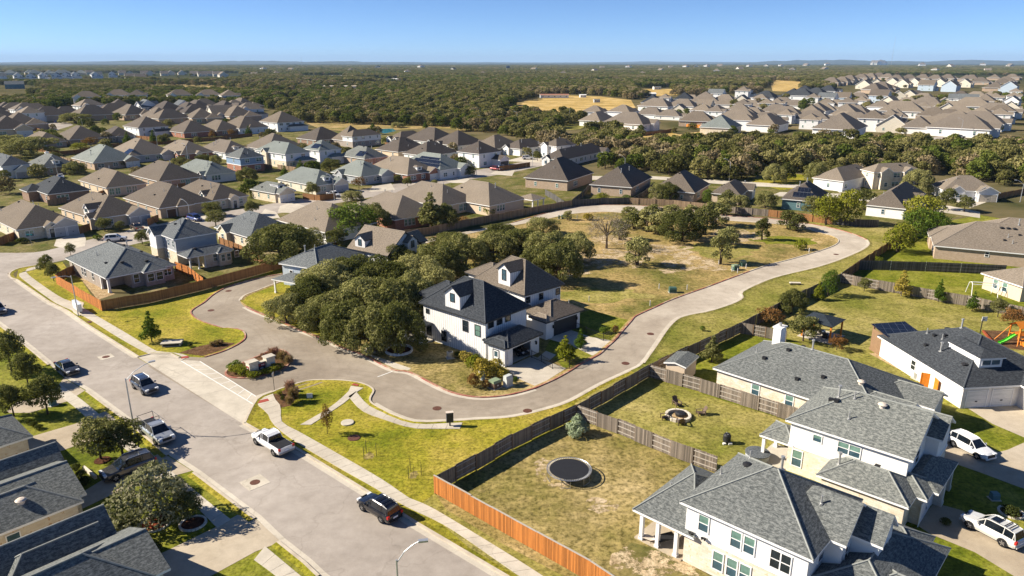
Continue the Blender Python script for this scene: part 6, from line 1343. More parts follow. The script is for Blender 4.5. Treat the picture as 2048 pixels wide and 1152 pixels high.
for (d0, d1, s) in ((200, 700, 6.6), (700, 1500, 9), (1500, 3600, 15), (3600, 9000, 34)):
    for y in np.arange(d0*.78, d1, s):
        hw = y*.86 + 40
        for x in np.arange(-hw, hw, s):
            px_, py_ = x + rngw.uniform(-.45, .45)*s, y + rngw.uniform(-.45, .45)*s
            r_ = math.hypot(px_, py_)
            if r_ < d0 or r_ >= d1: continue
            if py_ < 690:
                if not near_ok(px_, py_): continue
                if rngw.random() < .06: continue
                if not free(px_, py_): continue
            else:
                if py_ < 3600 and any(inside((px_, py_), c_) for c_ in CLEAR) and not (rngw.random() < .28 and inside((px_, py_), CLEAR[0])): continue
                if py_ < 1700 and not free(px_, py_, 0): continue
                if rngw.random() < .08: continue
                if math.sin(px_*.011+1.3*math.sin(py_*.006))*math.sin(py_*.0085+px_*.004) > .62: continue
            pts.append((px_, py_, s/6.6*(.75+.6*rngw.random())))
pts.sort(key=lambda p: math.hypot(p[0], p[1]))
WK = []
for k, (mat, n_, hgt_) in enumerate((('leaf_wood', 800, 7), ('leaf_wood', 700, 6.4), ('leaf_wood_green', 750, 6), ('leaf_wood_brown', 600, 6.6), ('leaf_wood', 800, 7.6), ('leaf_wood_green', 700, 7.0))):
    rng = np.random.default_rng(300+k); lb = oak_lobes(rng, hgt_, 7.4, 1.2, 10, (1.1, 1.9), 6); P, d = crown_pts(lb, n_*2, rng, .5, .75)
    N = d + rng.normal(size=d.shape)*.6; cm = leaf_mesh('crown', P, N, .34*(.6+.8*rng.random(len(P))), mat, 300+k)
    WK.append((cm, trunk_mesh('trunk', lb, 1.8, .2, 'trunk_bark', 0, 3, k)))
NIND = 80
WL = ['grey-green oak in the woodland band', 'dense grey-green oak in the woodland band', 'bright green tree in the woodland band', 'bare-looking brown tree in the woodland band', 'tall grey-green oak in the woodland band', 'tall bright green tree in the woodland band']
for i, (x, y, s) in enumerate(pts[:NIND]):
    k = random.Random(i*7+1).choice([0, 0, 1, 2, 3, 4, 5]); o = empty('tree', (x, y, 0), i*1.7, WL[k] + ' behind the brown-roofed row', 'tree', 'woodland trees behind the loop houses')
    o.scale = (s, s, s*(.85+.3*((i*37) % 10)/10)); link('crown', WK[k][0], o); link('trunk', WK[k][1], o)
# ---- garden trees in free places of the far neighbourhoods
EXTRA = []; KEEP = {70: 42, 110: 20}
for poly, key, n_, grp in ((P2([(-300,300),(0,232),(330,228),(600,262),(800,270),(1050,300),(1090,322),(900,345),(640,395),(400,440),(60,440),(-300,470)]), None, 70, 'garden trees between the left-hand houses'), (P2([(1240,262),(1300,215),(1520,200),(1700,200),(2200,190),(2200,290),(1815,290),(1480,290),(1340,295)]), None, 110, 'garden trees between the right-hand houses'), (P2([(1690,170),(1760,158),(2200,158),(2200,192),(1740,195)]), None, 40, 'garden trees on the distant right slope'), (P2([(-100,147),(480,148),(480,158),(-100,163)]), None, 40, 'garden trees in the distant left row')):
    xs = [p[0] for p in poly]; ys = [p[1] for p in poly]; rr = random.Random(n_); k = 0; tr = 0
    while k < n_ and tr < 6000:
        tr += 1; x, y = rr.uniform(min(xs), max(xs)), rr.uniform(min(ys), max(ys))
        if not inside((x, y), poly) or not free(x, y, .3) or abs(x) > y*.75+20: continue
        if any((q-Vector((x, y))).length < r+2 for q, r in TP): continue
        kk = rr.choice([0, 1, 2, 3, 4, 5]); s = rr.uniform(.5, .95)*(1 if y < 600 else 1.6)
        if k >= KEEP.get(n_, 0): EXTRA.append((x, y, s)); TP.append((Vector((x, y)), 3*s)); k += 1; continue
        o = empty('tree', (x, y, 0), rr.random()*6, ['grey-green','dense green','bright green','brown','tall grey-green','tall green'][kk] + ' ' + grp[:-len(grp.split('trees')[1])].rstrip('s') + grp.split('trees')[1], 'tree', grp)
        o.scale = (s, s, s); link('crown', WK[kk][0], o); link('trunk', WK[kk][1], o); TP.append((Vector((x, y)), 3*s)); k += 1

rest = pts[NIND:] + EXTRA
pm = bpy.data.meshes.new('woodland'); pm.from_pydata([(p[0], p[1], 0) for p in rest], [], [])
kk_ = []
for p in rest:
    zone = math.sin(p[0]*.0062+2*math.sin(p[1]*.0031))+math.sin(p[1]*.0074+1.5*math.sin(p[0]*.0045)); r_ = rngw.random()
    kk_.append(3 if (zone > 1.15 and r_ < .6) or r_ < .12 else (2, 5, 2, 0)[int(r_*397) % 4] if zone < -.4 else (0, 1, 4, 2, 0, 4, 5, 1)[int(r_*797) % 8])
ak_ = pm.attributes.new('kind_index', 'INT', 'POINT'); ak_.data.foreach_set('value', kk_)
at_ = pm.attributes.new('sc', 'FLOAT', 'POINT'); at_.data.foreach_set('value', [p[2] for p in rest])
wood = tag(link('woodland', pm), 'dense mixed woodland stretching to the horizon behind the houses', 'woodland', kind='stuff')
pc = bpy.data.collections.new('woodland_kinds')
for cm, tm in WK:
    o = bpy.data.objects.new('canopy_%d' % len(pc.objects), cm); pc.objects.link(o)
gn = bpy.data.node_groups.new('woodland', 'GeometryNodeTree'); gn.interface.new_socket('Geometry', in_out='INPUT', socket_type='NodeSocketGeometry'); gn.interface.new_socket('Geometry', in_out='OUTPUT', socket_type='NodeSocketGeometry')
a, b = gn.nodes.new('NodeGroupInput'), gn.nodes.new('NodeGroupOutput'); ip = gn.nodes.new('GeometryNodeInstanceOnPoints'); ci = gn.nodes.new('GeometryNodeCollectionInfo')
ci.inputs[0].default_value = pc; ci.inputs['Separate Children'].default_value = True; ci.inputs['Reset Children'].default_value = True
na = gn.nodes.new('GeometryNodeInputNamedAttribute'); na.data_type = 'FLOAT'; na.inputs[0].default_value = 'sc'
rv = gn.nodes.new('FunctionNodeRandomValue'); rv.data_type = 'FLOAT_VECTOR'; rv.inputs[1].default_value = (0, 0, 6.28)
L_ = gn.links.new
cx = gn.nodes.new('ShaderNodeCombineXYZ'); mn = gn.nodes.new('ShaderNodeMath'); mn.operation = 'MINIMUM'; mn.inputs[1].default_value = 1.45
L_(na.outputs[0], mn.inputs[0]); L_(na.outputs[0], cx.inputs[0]); L_(na.outputs[0], cx.inputs[1]); L_(mn.outputs[0], cx.inputs[2])
L_(a.outputs[0], ip.inputs['Points']); L_(ci.outputs[0], ip.inputs['Instance']); ip.inputs['Pick Instance'].default_value = True
nk = gn.nodes.new('GeometryNodeInputNamedAttribute'); nk.data_type = 'INT'; nk.inputs[0].default_value = 'kind_index'; L_(nk.outputs[0], ip.inputs['Instance Index'])
L_(rv.outputs[0], ip.inputs['Rotation']); L_(cx.outputs[0], ip.inputs['Scale']); L_(ip.outputs[0], b.inputs[0])
md = wood.modifiers.new('instances', 'NODES'); md.node_group = gn
print('woodland', len(rest))
# ================================================================== FENCES
def fence(label, px, h=1.83, mat='fence_grey', post='wood_post', seg=2.44, rails='alt', cap=None, world=False, group=None, near=True, post_mat=None, th=.04, flip=1):
    P = [Vector(p) for p in px] if world else gpts(px)
    o0 = P[0]; root = empty('fence', (o0.x, o0.y, 0), 0, label, 'fence', group); rr = random.Random(len(label)+int(P[0].x))
    k = 0; pb = None; agg = MB()
    for a, b in zip(P[:-1], P[1:]):
        L = (b-a).length; n = max(1, round(L/seg)); d = (b-a).normalized(); nn = Vector((-d.y, d.x))*flip
        for i in range(n):
            s = a + d*(L*i/n) - o0; w_ = L/n
            hh = h + rr.uniform(-.05, .05)
            mb = MB() if near else agg
            side = 1 if (k % 2 or rails != 'alt') else -1
            c0 = s + nn*(.045*side)
            if near:
                nb = max(6, int(w_/.145)); bw = w_/nb
                for j in range(nb):
                    mb.obox(c0 + d*(j*bw+.006), d, bw-.012, .022, .05 + rr.uniform(0, .02), hh + rr.uniform(-.025, .025), mat)
                for z in (.35, .95, 1.55):
                    mb.obox(s - nn*(.0*side), d, w_, .045, z*h/1.83, z*h/1.83+.09, 'rail_weathered' if 'grey' in mat else mat)
                if cap: mb.obox(s, d, w_, .15, hh+.03, hh+.07, cap)
                mb.build('panel', root)
                pm_ = MB(); pm_.obox(s - d*.05 - nn*(.04 if post_mat is None else -.06), d, .1, .1, 0, h + (.06 if post_mat else .0), post_mat or post); pm_.build('post', root)
            else:
                mb.obox(c0, d, w_, th, 0, hh, mat)
                if i % 1 == 0: mb.obox(s - nn*.05, d, .12, .1, 0, h+.02, post_mat or mat)
            k += 1
    if not near: agg.build('panel', root)
    return root
fence('bright orange cedar fence with pale cap along the main street pavement', [(869,986),(1024,1075),(1180,1164),(1290,1240)], 1.95, 'fence_cedar', 'wood_post', rails='one', cap='rail_weathered', flip=-1)
fence('weathered grey fence behind the bright lawn, between it and the trampoline yard', [(869,986),(952,941),(1024,899),(1100,862),(1152,838)], 1.9, 'fence_grey')
fence('weathered grey fence along the loop road behind the fire pit yard', [(1152,838),(1225,797),(1297,755)], 1.9, 'fence_grey')
fence('weathered grey fence along the loop road behind the garden shed', [(1297,755),(1352,727),(1420,696),(1481,667)], 1.9, 'fence_grey')
fence('grey fence beside the olive verge behind the rust-coloured trees', [(1481,667),(1540,635),(1611,598),(1680,566)], 1.9, 'fence_grey', near=False)
fence('brown fence climbing beside the loop bend under the yellow-green trees', [(1681,566),(1716,540),(1776,500),(1830,470),(1862,450)], 1.9, 'fence_brown', near=False)
fence('weathered grey fence with open rails between trampoline yard and fire pit yard', [(1152,838),(1235,868),(1340,912),(1432,946)], 1.9, 'fence_grey', flip=-1)
fence('weathered grey fence with open rails between fire pit yard and the shed garden', [(1297,755),(1399,784),(1480,810),(1592,846)], 1.9, 'fence_grey', flip=-1)
fence('short grey fence closing the shed garden at the top', [(1481,667),(1530,676),(1572,684)], 1.8, 'fence_grey')
fence('long grey-brown fence behind the row of small yard trees', [(1681,566),(1755,580),(1823,592),(1883,604),(1931,612),(1986,624),(2090,646)], 1.9, 'fence_grey', flip=-1)
fence('dark grey fence with pale steel posts below the huge taupe roof', [(1681,566),(1716,540),(1780,541),(1850,543),(1920,546),(2010,550)], 1.95, 'fence_dark', seg=6, post_mat='steel_galv', rails='one')
fence('long weathered fence along the outer side of the loop road, behind the oak grove', [(800,477),(860,469),(940,452),(1024,436),(1090,423),(1144,413)], 1.9, 'fence_tan', near=False)
fence('dark weathered fence at the top bend of the loop road', [(1144,413),(1200,409),(1259,408)], 1.9, 'fence_dark', near=False)
fence('pale weathered fence behind the meadow trees at the top of the loop', [(1259,408),(1344,413),(1414,420)], 1.9, 'fence_tan', near=False)
fence('grey weathered fence below the brown roof with dark back gable', [(1414,420),(1470,427),(1536,433)], 1.9, 'fence_grey', near=False)
fence('reddish brown fence below the solar array house', [(1536,433),(1603,441),(1665,449)], 1.9, 'fence_brown', near=False)
fence('dark fence behind shrubs below the twin back gables', [(1665,449),(1711,453),(1756,455)], 1.9, 'fence_dark', near=False)
fence('grey weathered fence piece between orange fence and the pale blue house', [(563,537),(596,530),(630,520)], 1.9, 'fence_tan', near=False)
fence('bright orange cedar fence along the pavement beside the brick house', [(114,568),(150,590),(205,622)], 1.9, 'fence_cedar', rails='one', flip=-1)
fence('golden brown cedar fence along the entrance lawn behind the brick house', [(205,622),(300,606),(400,582),(512,551),(563,537)], 1.9, 'fence_brown', rails='one', flip=-1)
fence('orange cedar return fence at the brick house side', [(114,568),(135,556),(154,548)], 1.9, 'fence_brown', rails='one')
fence('orange fence between the brick house and the two-storey neighbour', [(352,542),(378,552),(408,575)], 1.9, 'fence_cedar', rails='one')
fence('orange brown fence behind the two-storey neighbour', [(440,490),(478,505),(515,525),(540,540)], 1.9, 'fence_brown', rails='one')
fence('short orange gate fence beside the white dark-roofed house', [(1838,772),(1860,776),(1872,790)], 1.9, 'orange_wood', near=False)
fence('brown fence at the left-edge house corner', [(0,492),(18,484),(34,478)], 1.9, 'fence_brown', near=False)
for lab, px, mat in [('brown fence behind the red brick houses of the upper left',[(120,310),(150,308),(210,296),(280,291),(340,288),(390,284),(440,280),(505,272)],'fence_brown'),('brown fence below the brown roof on the far left',[(60,300),(95,305),(120,310)],'fence_brown'),('bright orange fence behind the solar-roofed tan house',[(728,336),(762,338),(800,326)],'orange_wood'),('bright orange fence behind the dark hip roof',[(764,326),(790,330),(812,334)],'orange_wood'),('brown fence along the street by the cream two-storey house',[(998,342),(1030,338),(1060,333)],'fence_brown'),('brown fence beside the tan double garage house',[(296,452),(318,442)],'fence_brown'),('brown gate fence left of the cream side-gable house',[(160,468),(182,460)],'fence_brown'),('orange fence by the wide right-hand gabled house',[(1996,398),(2048,388),(2080,380)],'fence_brown'),('orange fence in the gap of the right-hand houses',[(1360,252),(1405,256),(1412,248)],'orange_wood'),('red-brown fence at the first right-hand house',[(1284,272),(1320,268),(1352,262)],'fence_brown'),('brown fence behind the stone and grey roofed houses',[(672,398),(640,402),(606,398)],'fence_brown'),('dark fence beside the steep pyramid roof house',[(1144,411),(1168,392),(1180,376)],'fence_dark'),('dark fence between the teal-window brick house and its neighbour',[(1264,408),(1290,392),(1308,374)],'fence_dark'),('weathered fence at the patio-post house',[(1128,415),(1108,400),(1090,390)],'fence_dark'),('brown fence below the tall white two-storey house',[(255,276),(300,280),(336,276)],'fence_brown'),('pale fence of the dry lot by the woods',[(1195,262),(1230,256),(1262,250)],'fence_tan')]:
    fence(lab, px, 1.8, mat, near=False)
for lab, px, mat in [('brown fence between the steep brown roofs and the cream gable house',[(178,402),(208,392),(240,384)],'fence_brown'),('weathered fence behind the brown brick house',[(96,412),(130,406),(178,396)],'fence_tan'),('brown fence behind the double brown garage house',[(292,392),(330,384),(372,376)],'fence_brown'),('brown fence left of the arched roof house',[(330,380),(360,388),(400,402)],'fence_tan'),('brown fence below the plain taupe hip roof',[(212,392),(250,382),(292,376)],'fence_brown'),('brown fence behind the green-grey roof house',[(398,366),(440,360),(480,354)],'fence_brown'),('brown fence behind the blue two-storey house',[(480,338),(520,334),(545,340)],'fence_tan'),('tan fence below the grey two-storey house with annex',[(556,338),(600,345),(640,334)],'fence_tan'),('brown fence before the teal pool row',[(770,292),(830,298),(880,302)],'fence_brown'),('brown fence in the garden of the grey chimney roof',[(90,348),(130,342),(170,338)],'fence_tan'),('brown fence below the dark left cluster',[(0,262),(60,258),(110,272)],'fence_brown'),('brown fence behind the yellow-green bush row',[(110,318),(140,326),(186,336)],'fence_tan')]:
    fence(lab, px, 1.8, mat, near=False)
# black iron fences beside the two driveways
def iron(label, px, h=1.2):
    P = gpts(px); o0 = P[0]; root = empty('iron_fence', (o0.x, o0.y, 0), 0, label, 'fence'); mb = MB()
    for a, b in zip(P[:-1], P[1:]):
        L = (b-a).length; d = (b-a).normalized(); s = a-o0
        for z in (.15, h-.15): mb.obox(s, d, L, .03, z, z+.04, 'black_metal')
        for i in range(int(L/.14)): mb.obox(s + d*(i*.14), d, .016, .016, .05, h, 'black_metal')
        pm_ = MB(); pm_.obox(s, d, .07, .07, 0, h+.08, 'black_metal'); pm_.build('post', root)
    mb.build('railing', root)
iron('black iron fence round the planting strip between the driveways', [(1063,716),(1082,724),(1104,738),(1138,737),(1160,728)]); iron('black iron fence at the weeds beside the second driveway', [(1145,655),(1172,668),(1206,682),(1238,664)])
# ================================================================== VEHICLES
def loft(mb, rings, mats, cap=(None, None)):
    for i in range(len(rings)-1):
        n = len(rings[i])
        for k in range(n):
            mt = mats(i, k) if callable(mats) else mats
            mb.face([rings[i][k], rings[i][(k+1) % n], rings[i+1][(k+1) % n], rings[i+1][k]], mt)
    if cap[0]: mb.face(rings[0][::-1], cap[0])
    if cap[1]: mb.face(rings[-1], cap[1])
VK = {}
def wheel_meshes(r, wd):
    k = ('wheel', r)
    if k in VK: return VK[k]
    t = MB(); prof = [(r*.62, -wd/2), (r*.93, -wd/2), (r, -wd*.3), (r, wd*.3), (r*.93, wd/2), (r*.62, wd/2)]; seg = 18
    Rg = [[(x*math.cos(2*math.pi*q/seg), y, x*math.sin(2*math.pi*q/seg)) for q in range(seg)] for x, y in prof]
    for i in range(len(Rg)-1):
        for q in range(seg): t.face([Rg[i][q], Rg[i+1][q], Rg[i+1][(q+1) % seg], Rg[i][(q+1) % seg]], 'tyre')
    m = MB(); seg = 10
    for sg in (-1, 1):
        y = sg*wd*.42; pts_ = [(r*.63*math.cos(2*math.pi*q/20), y, r*.63*math.sin(2*math.pi*q/20)) for q in range(20)]
        m.face(pts_ if sg < 0 else pts_[::-1], 'black_metal')
        for q in range(5):
            a = 2*math.pi*q/5; c, s = math.cos(a), math.sin(a); y2 = sg*wd*.47
            P_ = [(-s*.04*r*3+c*.1*r, y2, c*.04*r*3+s*.1*r), (s*.04*r*3+c*.1*r, y2, -c*.04*r*3+s*.1*r), (c*r*.62+s*.09*r, y2, s*r*.62-c*.09*r), (c*r*.62-s*.09*r, y2, s*r*.62+c*.09*r)]
            m.face(P_ if sg > 0 else P_[::-1], 'rim_metal')
    VK[k] = (t.mesh('tyre', True), m.mesh('rim')); return VK[k]
def vehicle(label, kind, pm, px, py, head, cat=None, sc=1.0, rack=False, cover=False, roofrails=False, sunroof=False, name=None):
    c = g(px, py) if not isinstance(px, Vector) else px
    root = empty(name or {'pickup':'pickup_truck','suv':'parked_car','sedan':'parked_car','van':'minivan'}[kind], (c.x, c.y, .03), R(head), label, cat or {'pickup':'truck','suv':'car','sedan':'car','van':'minivan'}[kind])
    root.scale = (sc,)*3
    key = (kind, pm, cover)
    if key not in VK:
        if kind == 'suv': L, Wd, r, st = 4.75, 1.88, .37, [(-2.37,.55,.45,.86),(-2.33,.38,.85,.93),(-2.15,.32,1.0,.985),(-1.4,.28,1.04,1),(0,.27,1.02,1),(.95,.28,1.02,.995),(1.45,.30,.97,.975),(2.05,.33,.86,.92),(2.30,.40,.72,.80),(2.36,.5,.6,.70)]
        elif kind == 'van': L, Wd, r, st = 5.0, 1.98, .36, [(-2.5,.5,.6,.9),(-2.46,.36,.95,.96),(-2.2,.3,1.08,.99),(0,.28,1.05,1),(1.3,.3,1.0,.99),(2.1,.34,.86,.92),(2.42,.42,.7,.8),(2.5,.5,.6,.7)]
        elif kind == 'sedan': L, Wd, r, st = 4.8, 1.84, .34, [(-2.4,.5,.5,.84),(-2.36,.38,.82,.91),(-2.1,.3,.95,.97),(-1.4,.26,.95,1),(0,.25,.93,1),(1.0,.26,.92,.995),(1.5,.28,.87,.97),(2.1,.31,.76,.91),(2.34,.4,.62,.8),(2.4,.48,.55,.7)]
        else: L, Wd, r, st = 5.75, 2.0, .40, [(-2.86,.62,.7,.96),(-2.84,.5,1.12,.985),(-2.6,.45,1.14,1),(-.75,.42,1.14,1),(.4,.4,1.14,1),(1.45,.42,1.12,.99),(1.7,.42,1.1,.985),(2.5,.45,1.0,.96),(2.8,.5,.9,.9),(2.87,.6,.75,.84)]
        hw = Wd/2; b = MB(); rings = []
        for x, z0, zt, f in st:
            w_ = hw*f; rings.append([(x,-w_*.9,z0),(x,w_*.9,z0),(x,w_,z0+(zt-z0)*.35),(x,w_*.985,z0+(zt-z0)*.8),(x,w_*.90,zt),(x,0,zt+.025),(x,-w_*.90,zt),(x,-w_*.985,z0+(zt-z0)*.8),(x,-w_,z0+(zt-z0)*.35)])
        loft(b, rings, lambda i, k: 'vent_black' if k == 0 else pm, (pm, pm))
        gl = MB(); cabm = MB()
        if kind == 'suv': cb = [(-2.22,.98,.84,.80),(-1.98,1.58,.80,.66),(-1.2,1.68,.82,.66),(.0,1.67,.83,.66),(.35,1.60,.83,.66),(1.12,1.0,.86,.80)]; z_b = 1.0
        elif kind == 'van': cb = [(-2.4,1.04,.86,.8),(-2.2,1.62,.82,.7),(-1.2,1.74,.85,.7),(.3,1.72,.86,.7),(.6,1.66,.86,.7),(1.75,.98,.86,.8)]; z_b = 1.03
        elif kind == 'sedan': cb = [(-1.75,.93,.84,.78),(-1.05,1.36,.80,.62),(-.5,1.44,.82,.60),(.1,1.43,.82,.60),(.35,1.38,.83,.62),(1.2,.92,.86,.78)]; z_b = .92
        else: cb = [(-.72,1.12,.86,.80),(-.58,1.72,.84,.70),(-.2,1.84,.85,.70),(.55,1.83,.86,.70),(.82,1.76,.86,.70),(1.6,1.12,.88,.82)]; z_b = 1.11
        # side windows + windscreens as glass, roof and pillars in paint
        top = [[(x, -hw*wt, z), (x, hw*wt, z)] for x, z, wb, wt in cb]; bot = [[(x, -hw*wb, z_b-.03), (x, hw*wb, z_b-.03)] for x, z, wb, wt in cb]
        n = len(cb)
        for i in range(n-1):
            q = [top[i][0], top[i+1][0], top[i+1][1], top[i][1]]
            mt = gl if i in (0, n-2) else cabm
            mt.face(q[::-1] if False else [top[i][1], top[i][0], top[i+1][0], top[i+1][1]], 'car_glass' if i in (0, n-2) else pm)
            for s in (0, 1):
                f = [bot[i][s], bot[i+1][s], top[i+1][s], top[i][s]]
                gl.face(f if s == 0 else f[::-1], 'car_glass')
        for i in (0, 1, (n-1)//2, n-2, n-1) if kind != 'pickup' else (0, 1, 3, n-2):
            j = min(i, n-1)
            for s in (0, 1): cabm.tube([bot[j][s], top[j][s]] if abs(top[j][s][2]-bot[j][s][2]) > .1 else [bot[j][s], tuple(Vector(bot[j][s])+Vector((0,0,.03)))], .045, pm, 5)
        for s in (0, 1):
            cabm.tube([bot[-1][s]] + [top[i][s] for i in range(n-2, 0, -1)] + [bot[0][s]], .045, pm, 5)
        for e in (1, n-2): cabm.tube([top[e][0], top[e][1]], .04, pm, 5)
        if kind == 'pickup':
            if cover: cabm.box(-2.74, -.74, -hw*.84, hw*.84, 1.13, 1.185, 'vent_black')
            else: cabm.box(-2.74, -.74, -hw*.82, hw*.82, 1.10, 1.172, 'vent_black')
        VK[key] = (b.mesh('body', True), cabm.mesh('cabin', True), gl.mesh('windows'), L, Wd, r)
    bm, cm, gm_, L, Wd, r = VK[key]; hw = Wd/2
    link('body', bm, root); link('cabin', cm, root); link('windows', gm_, root)
    ax = {'suv':(-1.35,1.42),'sedan':(-1.4,1.42),'van':(-1.5,1.55),'pickup':(-1.75,1.85)}[kind]
    tm, rm = wheel_meshes(r, .24)
    for x in ax:
        for s in (-1, 1):
            o = link('wheel', tm, root); o.location = (x, s*(hw-.10), r); k = link('rim', rm, o)
            ar = MB(); q = [(x+math.cos(a_)*(r+.07), s*(hw+.004), r+math.sin(a_)*(r+.07)) for a_ in np.linspace(-.25, math.pi+.25, 14)]
            ar.face(q if s < 0 else q[::-1], 'vent_black'); ar.build('wheel_arch', root)
    zl = {'suv':.72,'sedan':.66,'van':.76,'pickup':.86}[kind]
    for s in (-1, 1):
        m = MB(); m.box(L/2-.28, L/2-.03, s*hw*.62-.2, s*hw*.62+.2, zl-.02, zl+.15, 'lamp_clear'); m.build('headlight', root)
        m = MB(); m.box(-L/2-.005, -L/2+.16, s*hw*.82-.13, s*hw*.82+.13, zl+.02, zl+.3, 'lamp_red'); m.build('tail_light', root)
        m = MB(); m.box({'pickup':1.2}.get(kind, .75)-.06, {'pickup':1.2}.get(kind, .75)+.08, s*(hw+.1)-.1, s*(hw+.1)+.1, zl+.3, zl+.47, pm); m.build('wing_mirror', root)
    m = MB(); m.box(L/2-.08, L/2+.02, -.5, .5, zl-.2, zl+.08, 'vent_black'); m.build('grille', root)
    m = MB(); m.box(-L/2-.03, -L/2+.02, -.26, .26, zl-.12, zl+.03, 'plate_white'); m.build('number_plate', root)
    m = MB(); m.box(L/2-.05, L/2+.035, -hw*.8, hw*.8, zl-.4, zl-.24, pm if kind != 'pickup' else 'rim_metal'); m.build('bumper', root)
    m = MB(); m.box(-L/2-.06, -L/2+.05, -hw*.8, hw*.8, zl-.36, zl-.2, pm if kind != 'pickup' else 'rim_metal'); m.build('bumper', root)
    if sunroof: m = MB(); m.box(-.5, .1, -.42, .42, 1.66, 1.70, 'car_glass'); m.build('sunroof', root)
    if roofrails:
        for s in (-1, 1): m = MB(); m.tube([(-1.7, s*.6, 1.66), (-1.5, s*.6, 1.75), (.0, s*.6, 1.75), (.2, s*.6, 1.68)], .03, 'rim_metal', 6); m.build('roof_rail', root)
        if roofrails == 2:
            for x in (-1.5, -1.1, -.5): m = MB(); m.box(x-.04, x+.04, -.6, .6, 1.75, 1.79, 'black_metal'); m.build('roof_bar', root)
    if rack:
        for s in (-1, 1):
            m = MB(); m.tube([(-2.5, s*.85, 1.15), (-2.5, s*.85, 2.0)], .035, 'black_metal', 6); m.tube([(-.85, s*.85, 1.15), (-.85, s*.85, 2.0)], .035, 'black_metal', 6); m.tube([(-2.8, s*.85, 2.0), (1.0, s*.85, 2.0)], .03, 'black_metal', 6); m.build('ladder_rack', root)
        m = MB()
        for x in (-2.5, -.85): m.tube([(x, -.85, 2.0), (x, .85, 2.0)], .03, 'black_metal', 6)
        m.build('rack_crossbar', root)
    return root
HS = math.degrees(TH)                                     # street heading (down to the right)
vehicle('graphite sedan with glossy roof parked at the left kerb, front down the street', 'sedan', 'paint_graphite', 136, 743, HS)
vehicle('dark steel-blue crossover driving down the middle of the main street', 'suv', 'paint_steel_blue', 291, 780, HS, roofrails=1)
vehicle('silver pickup truck with black ladder rack parked at the left kerb by the lamp post', 'pickup', 'paint_silver', 314, 874, HS, rack=True)
vehicle('white pickup truck with black bed cover parked at the right kerb', 'pickup', 'paint_white', 546, 895, HS+180, cover=True)
vehicle('black sport utility car with roof rack parked at the right kerb', 'suv', 'paint_black', 759, 1026, HS+180, roofrails=2)
dq = g(258,945); vehicle('graphite long sport utility car parked nose-in on the left driveway', 'suv', 'paint_graphite', 258, 945, math.degrees(math.atan2((g(214,962)-g(300,930)).y, (g(214,962)-g(300,930)).x)), sc=1.06, roofrails=1)
vehicle('white crossover on the upper right driveway, half in shade', 'suv', 'paint_white', 1940, 903, math.degrees(math.atan2((g(1975,925)-g(1900,885)).y, (g(1975,925)-g(1900,885)).x)))
vehicle('pearl white crossover with sunroof and roof bars on the lower right driveway', 'suv', 'paint_pearl', 1982, 1070, math.degrees(math.atan2((g(1930,1042)-g(2035,1098)).y, (g(1930,1042)-g(2035,1098)).x)), sc=1.02, sunroof=True, roofrails=2)
vehicle('blue minivan in front of the two brown garage doors', 'van', 'paint_blue', 390, 441, HS+4)
vehicle('brown pickup truck parked in front of the grey double garage', 'pickup', 'paint_brown', 274, 460, 133, sc=.95)
vehicle('white car with open hatch behind the corner house roof', 'suv', 'paint_white', 232, 482, 20)
vehicle('white pickup truck standing on the drive by the round trees', 'pickup', 'paint_white', 667, 393, -45, sc=.95)
vehicle('white car with blue glass by the lamp on the upper left drive', 'sedan', 'paint_white', 122, 356, -50)
vehicle('dark red car beside the cream two-storey house garage', 'suv', 'paint_red', 992, 341, -35); vehicle('silver blue car behind the dark red one', 'sedan', 'paint_steel_blue', 1006, 337, -35)
vehicle('blue car on the distant cul-de-sac', 'suv', 'paint_blue', 117, 246, 10)
vehicle('white car on the drive by the woods street', 'suv', 'paint_white', 1056, 319, 0, sc=1.1)
vehicle('white car turning on the far right street', 'sedan', 'paint_white', 1919, 276, 10, sc=1.25)
vehicle('dark blue car cut by the left edge of the main street', 'suv', 'paint_steel_blue', -4, 625, HS)
gq = HERO.wp(*[sum(x)/2 for x in zip(HERO.loc(1033,716), HERO.loc(1052,704))]); vehicle('dark car standing inside the open garage', 'suv', 'paint_black', gq + Vector((HERO.su*-1.2, HERO.cu*1.2)), 0, math.degrees(HERO.th)-90, sc=.9)
# ================================================================== LAMP POSTS
def lamp(label, px, py, yt, ang, arm=2.4, h=None, rise=1.0):
    c = px if isinstance(px, Vector) else g(px, py); h = h or hgt(px, py, yt); root = empty('street_lamp', (c.x, c.y, 0), R(ang), label, 'street lamp', 'grey street lamps')
    m = MB(); m.tube([(0,0,0),(0,0,.25)], .14, 'steel_galv', 10); m.tube([(0,0,.25),(0,0,h)], [.095,.065], 'steel_galv', 10); m.build('pole', root, True)
    m = MB(); m.tube([(0,0,h-.25),(arm*.35,0,h+rise*.45),(arm*.75,0,h+rise*.85),(arm,0,h+rise)], .042, 'steel_galv', 8); m.build('arm', root, True)
    m = MB(); m.box(arm-.05, arm+.62, -.14, .14, h+rise-.04, h+rise+.10, 'steel_galv'); m.box(arm+.1, arm+.55, -.1, .1, h+rise-.06, h+rise-.04, 'lamp_clear'); m.build('lamp_head', root)
    return root
HP = HS + 90
lamp('tall street lamp at the left kerb beside the silver pickup', 270, 868, 757, HP-8, 2.6, rise=1.2); lamp('street lamp beside the white cabinet on the right pavement', 157, 632, 551, HP+180, 2.2, rise=.2)
q0, q1 = g(793,1120,7.2), g(838,1083,8.5)
lamp('street lamp at the bottom edge left of the orange fence', q0, None, None, math.degrees(math.atan2((q1-q0).y, (q1-q0).x)), (q1-q0).length, h=7.2, rise=1.3)
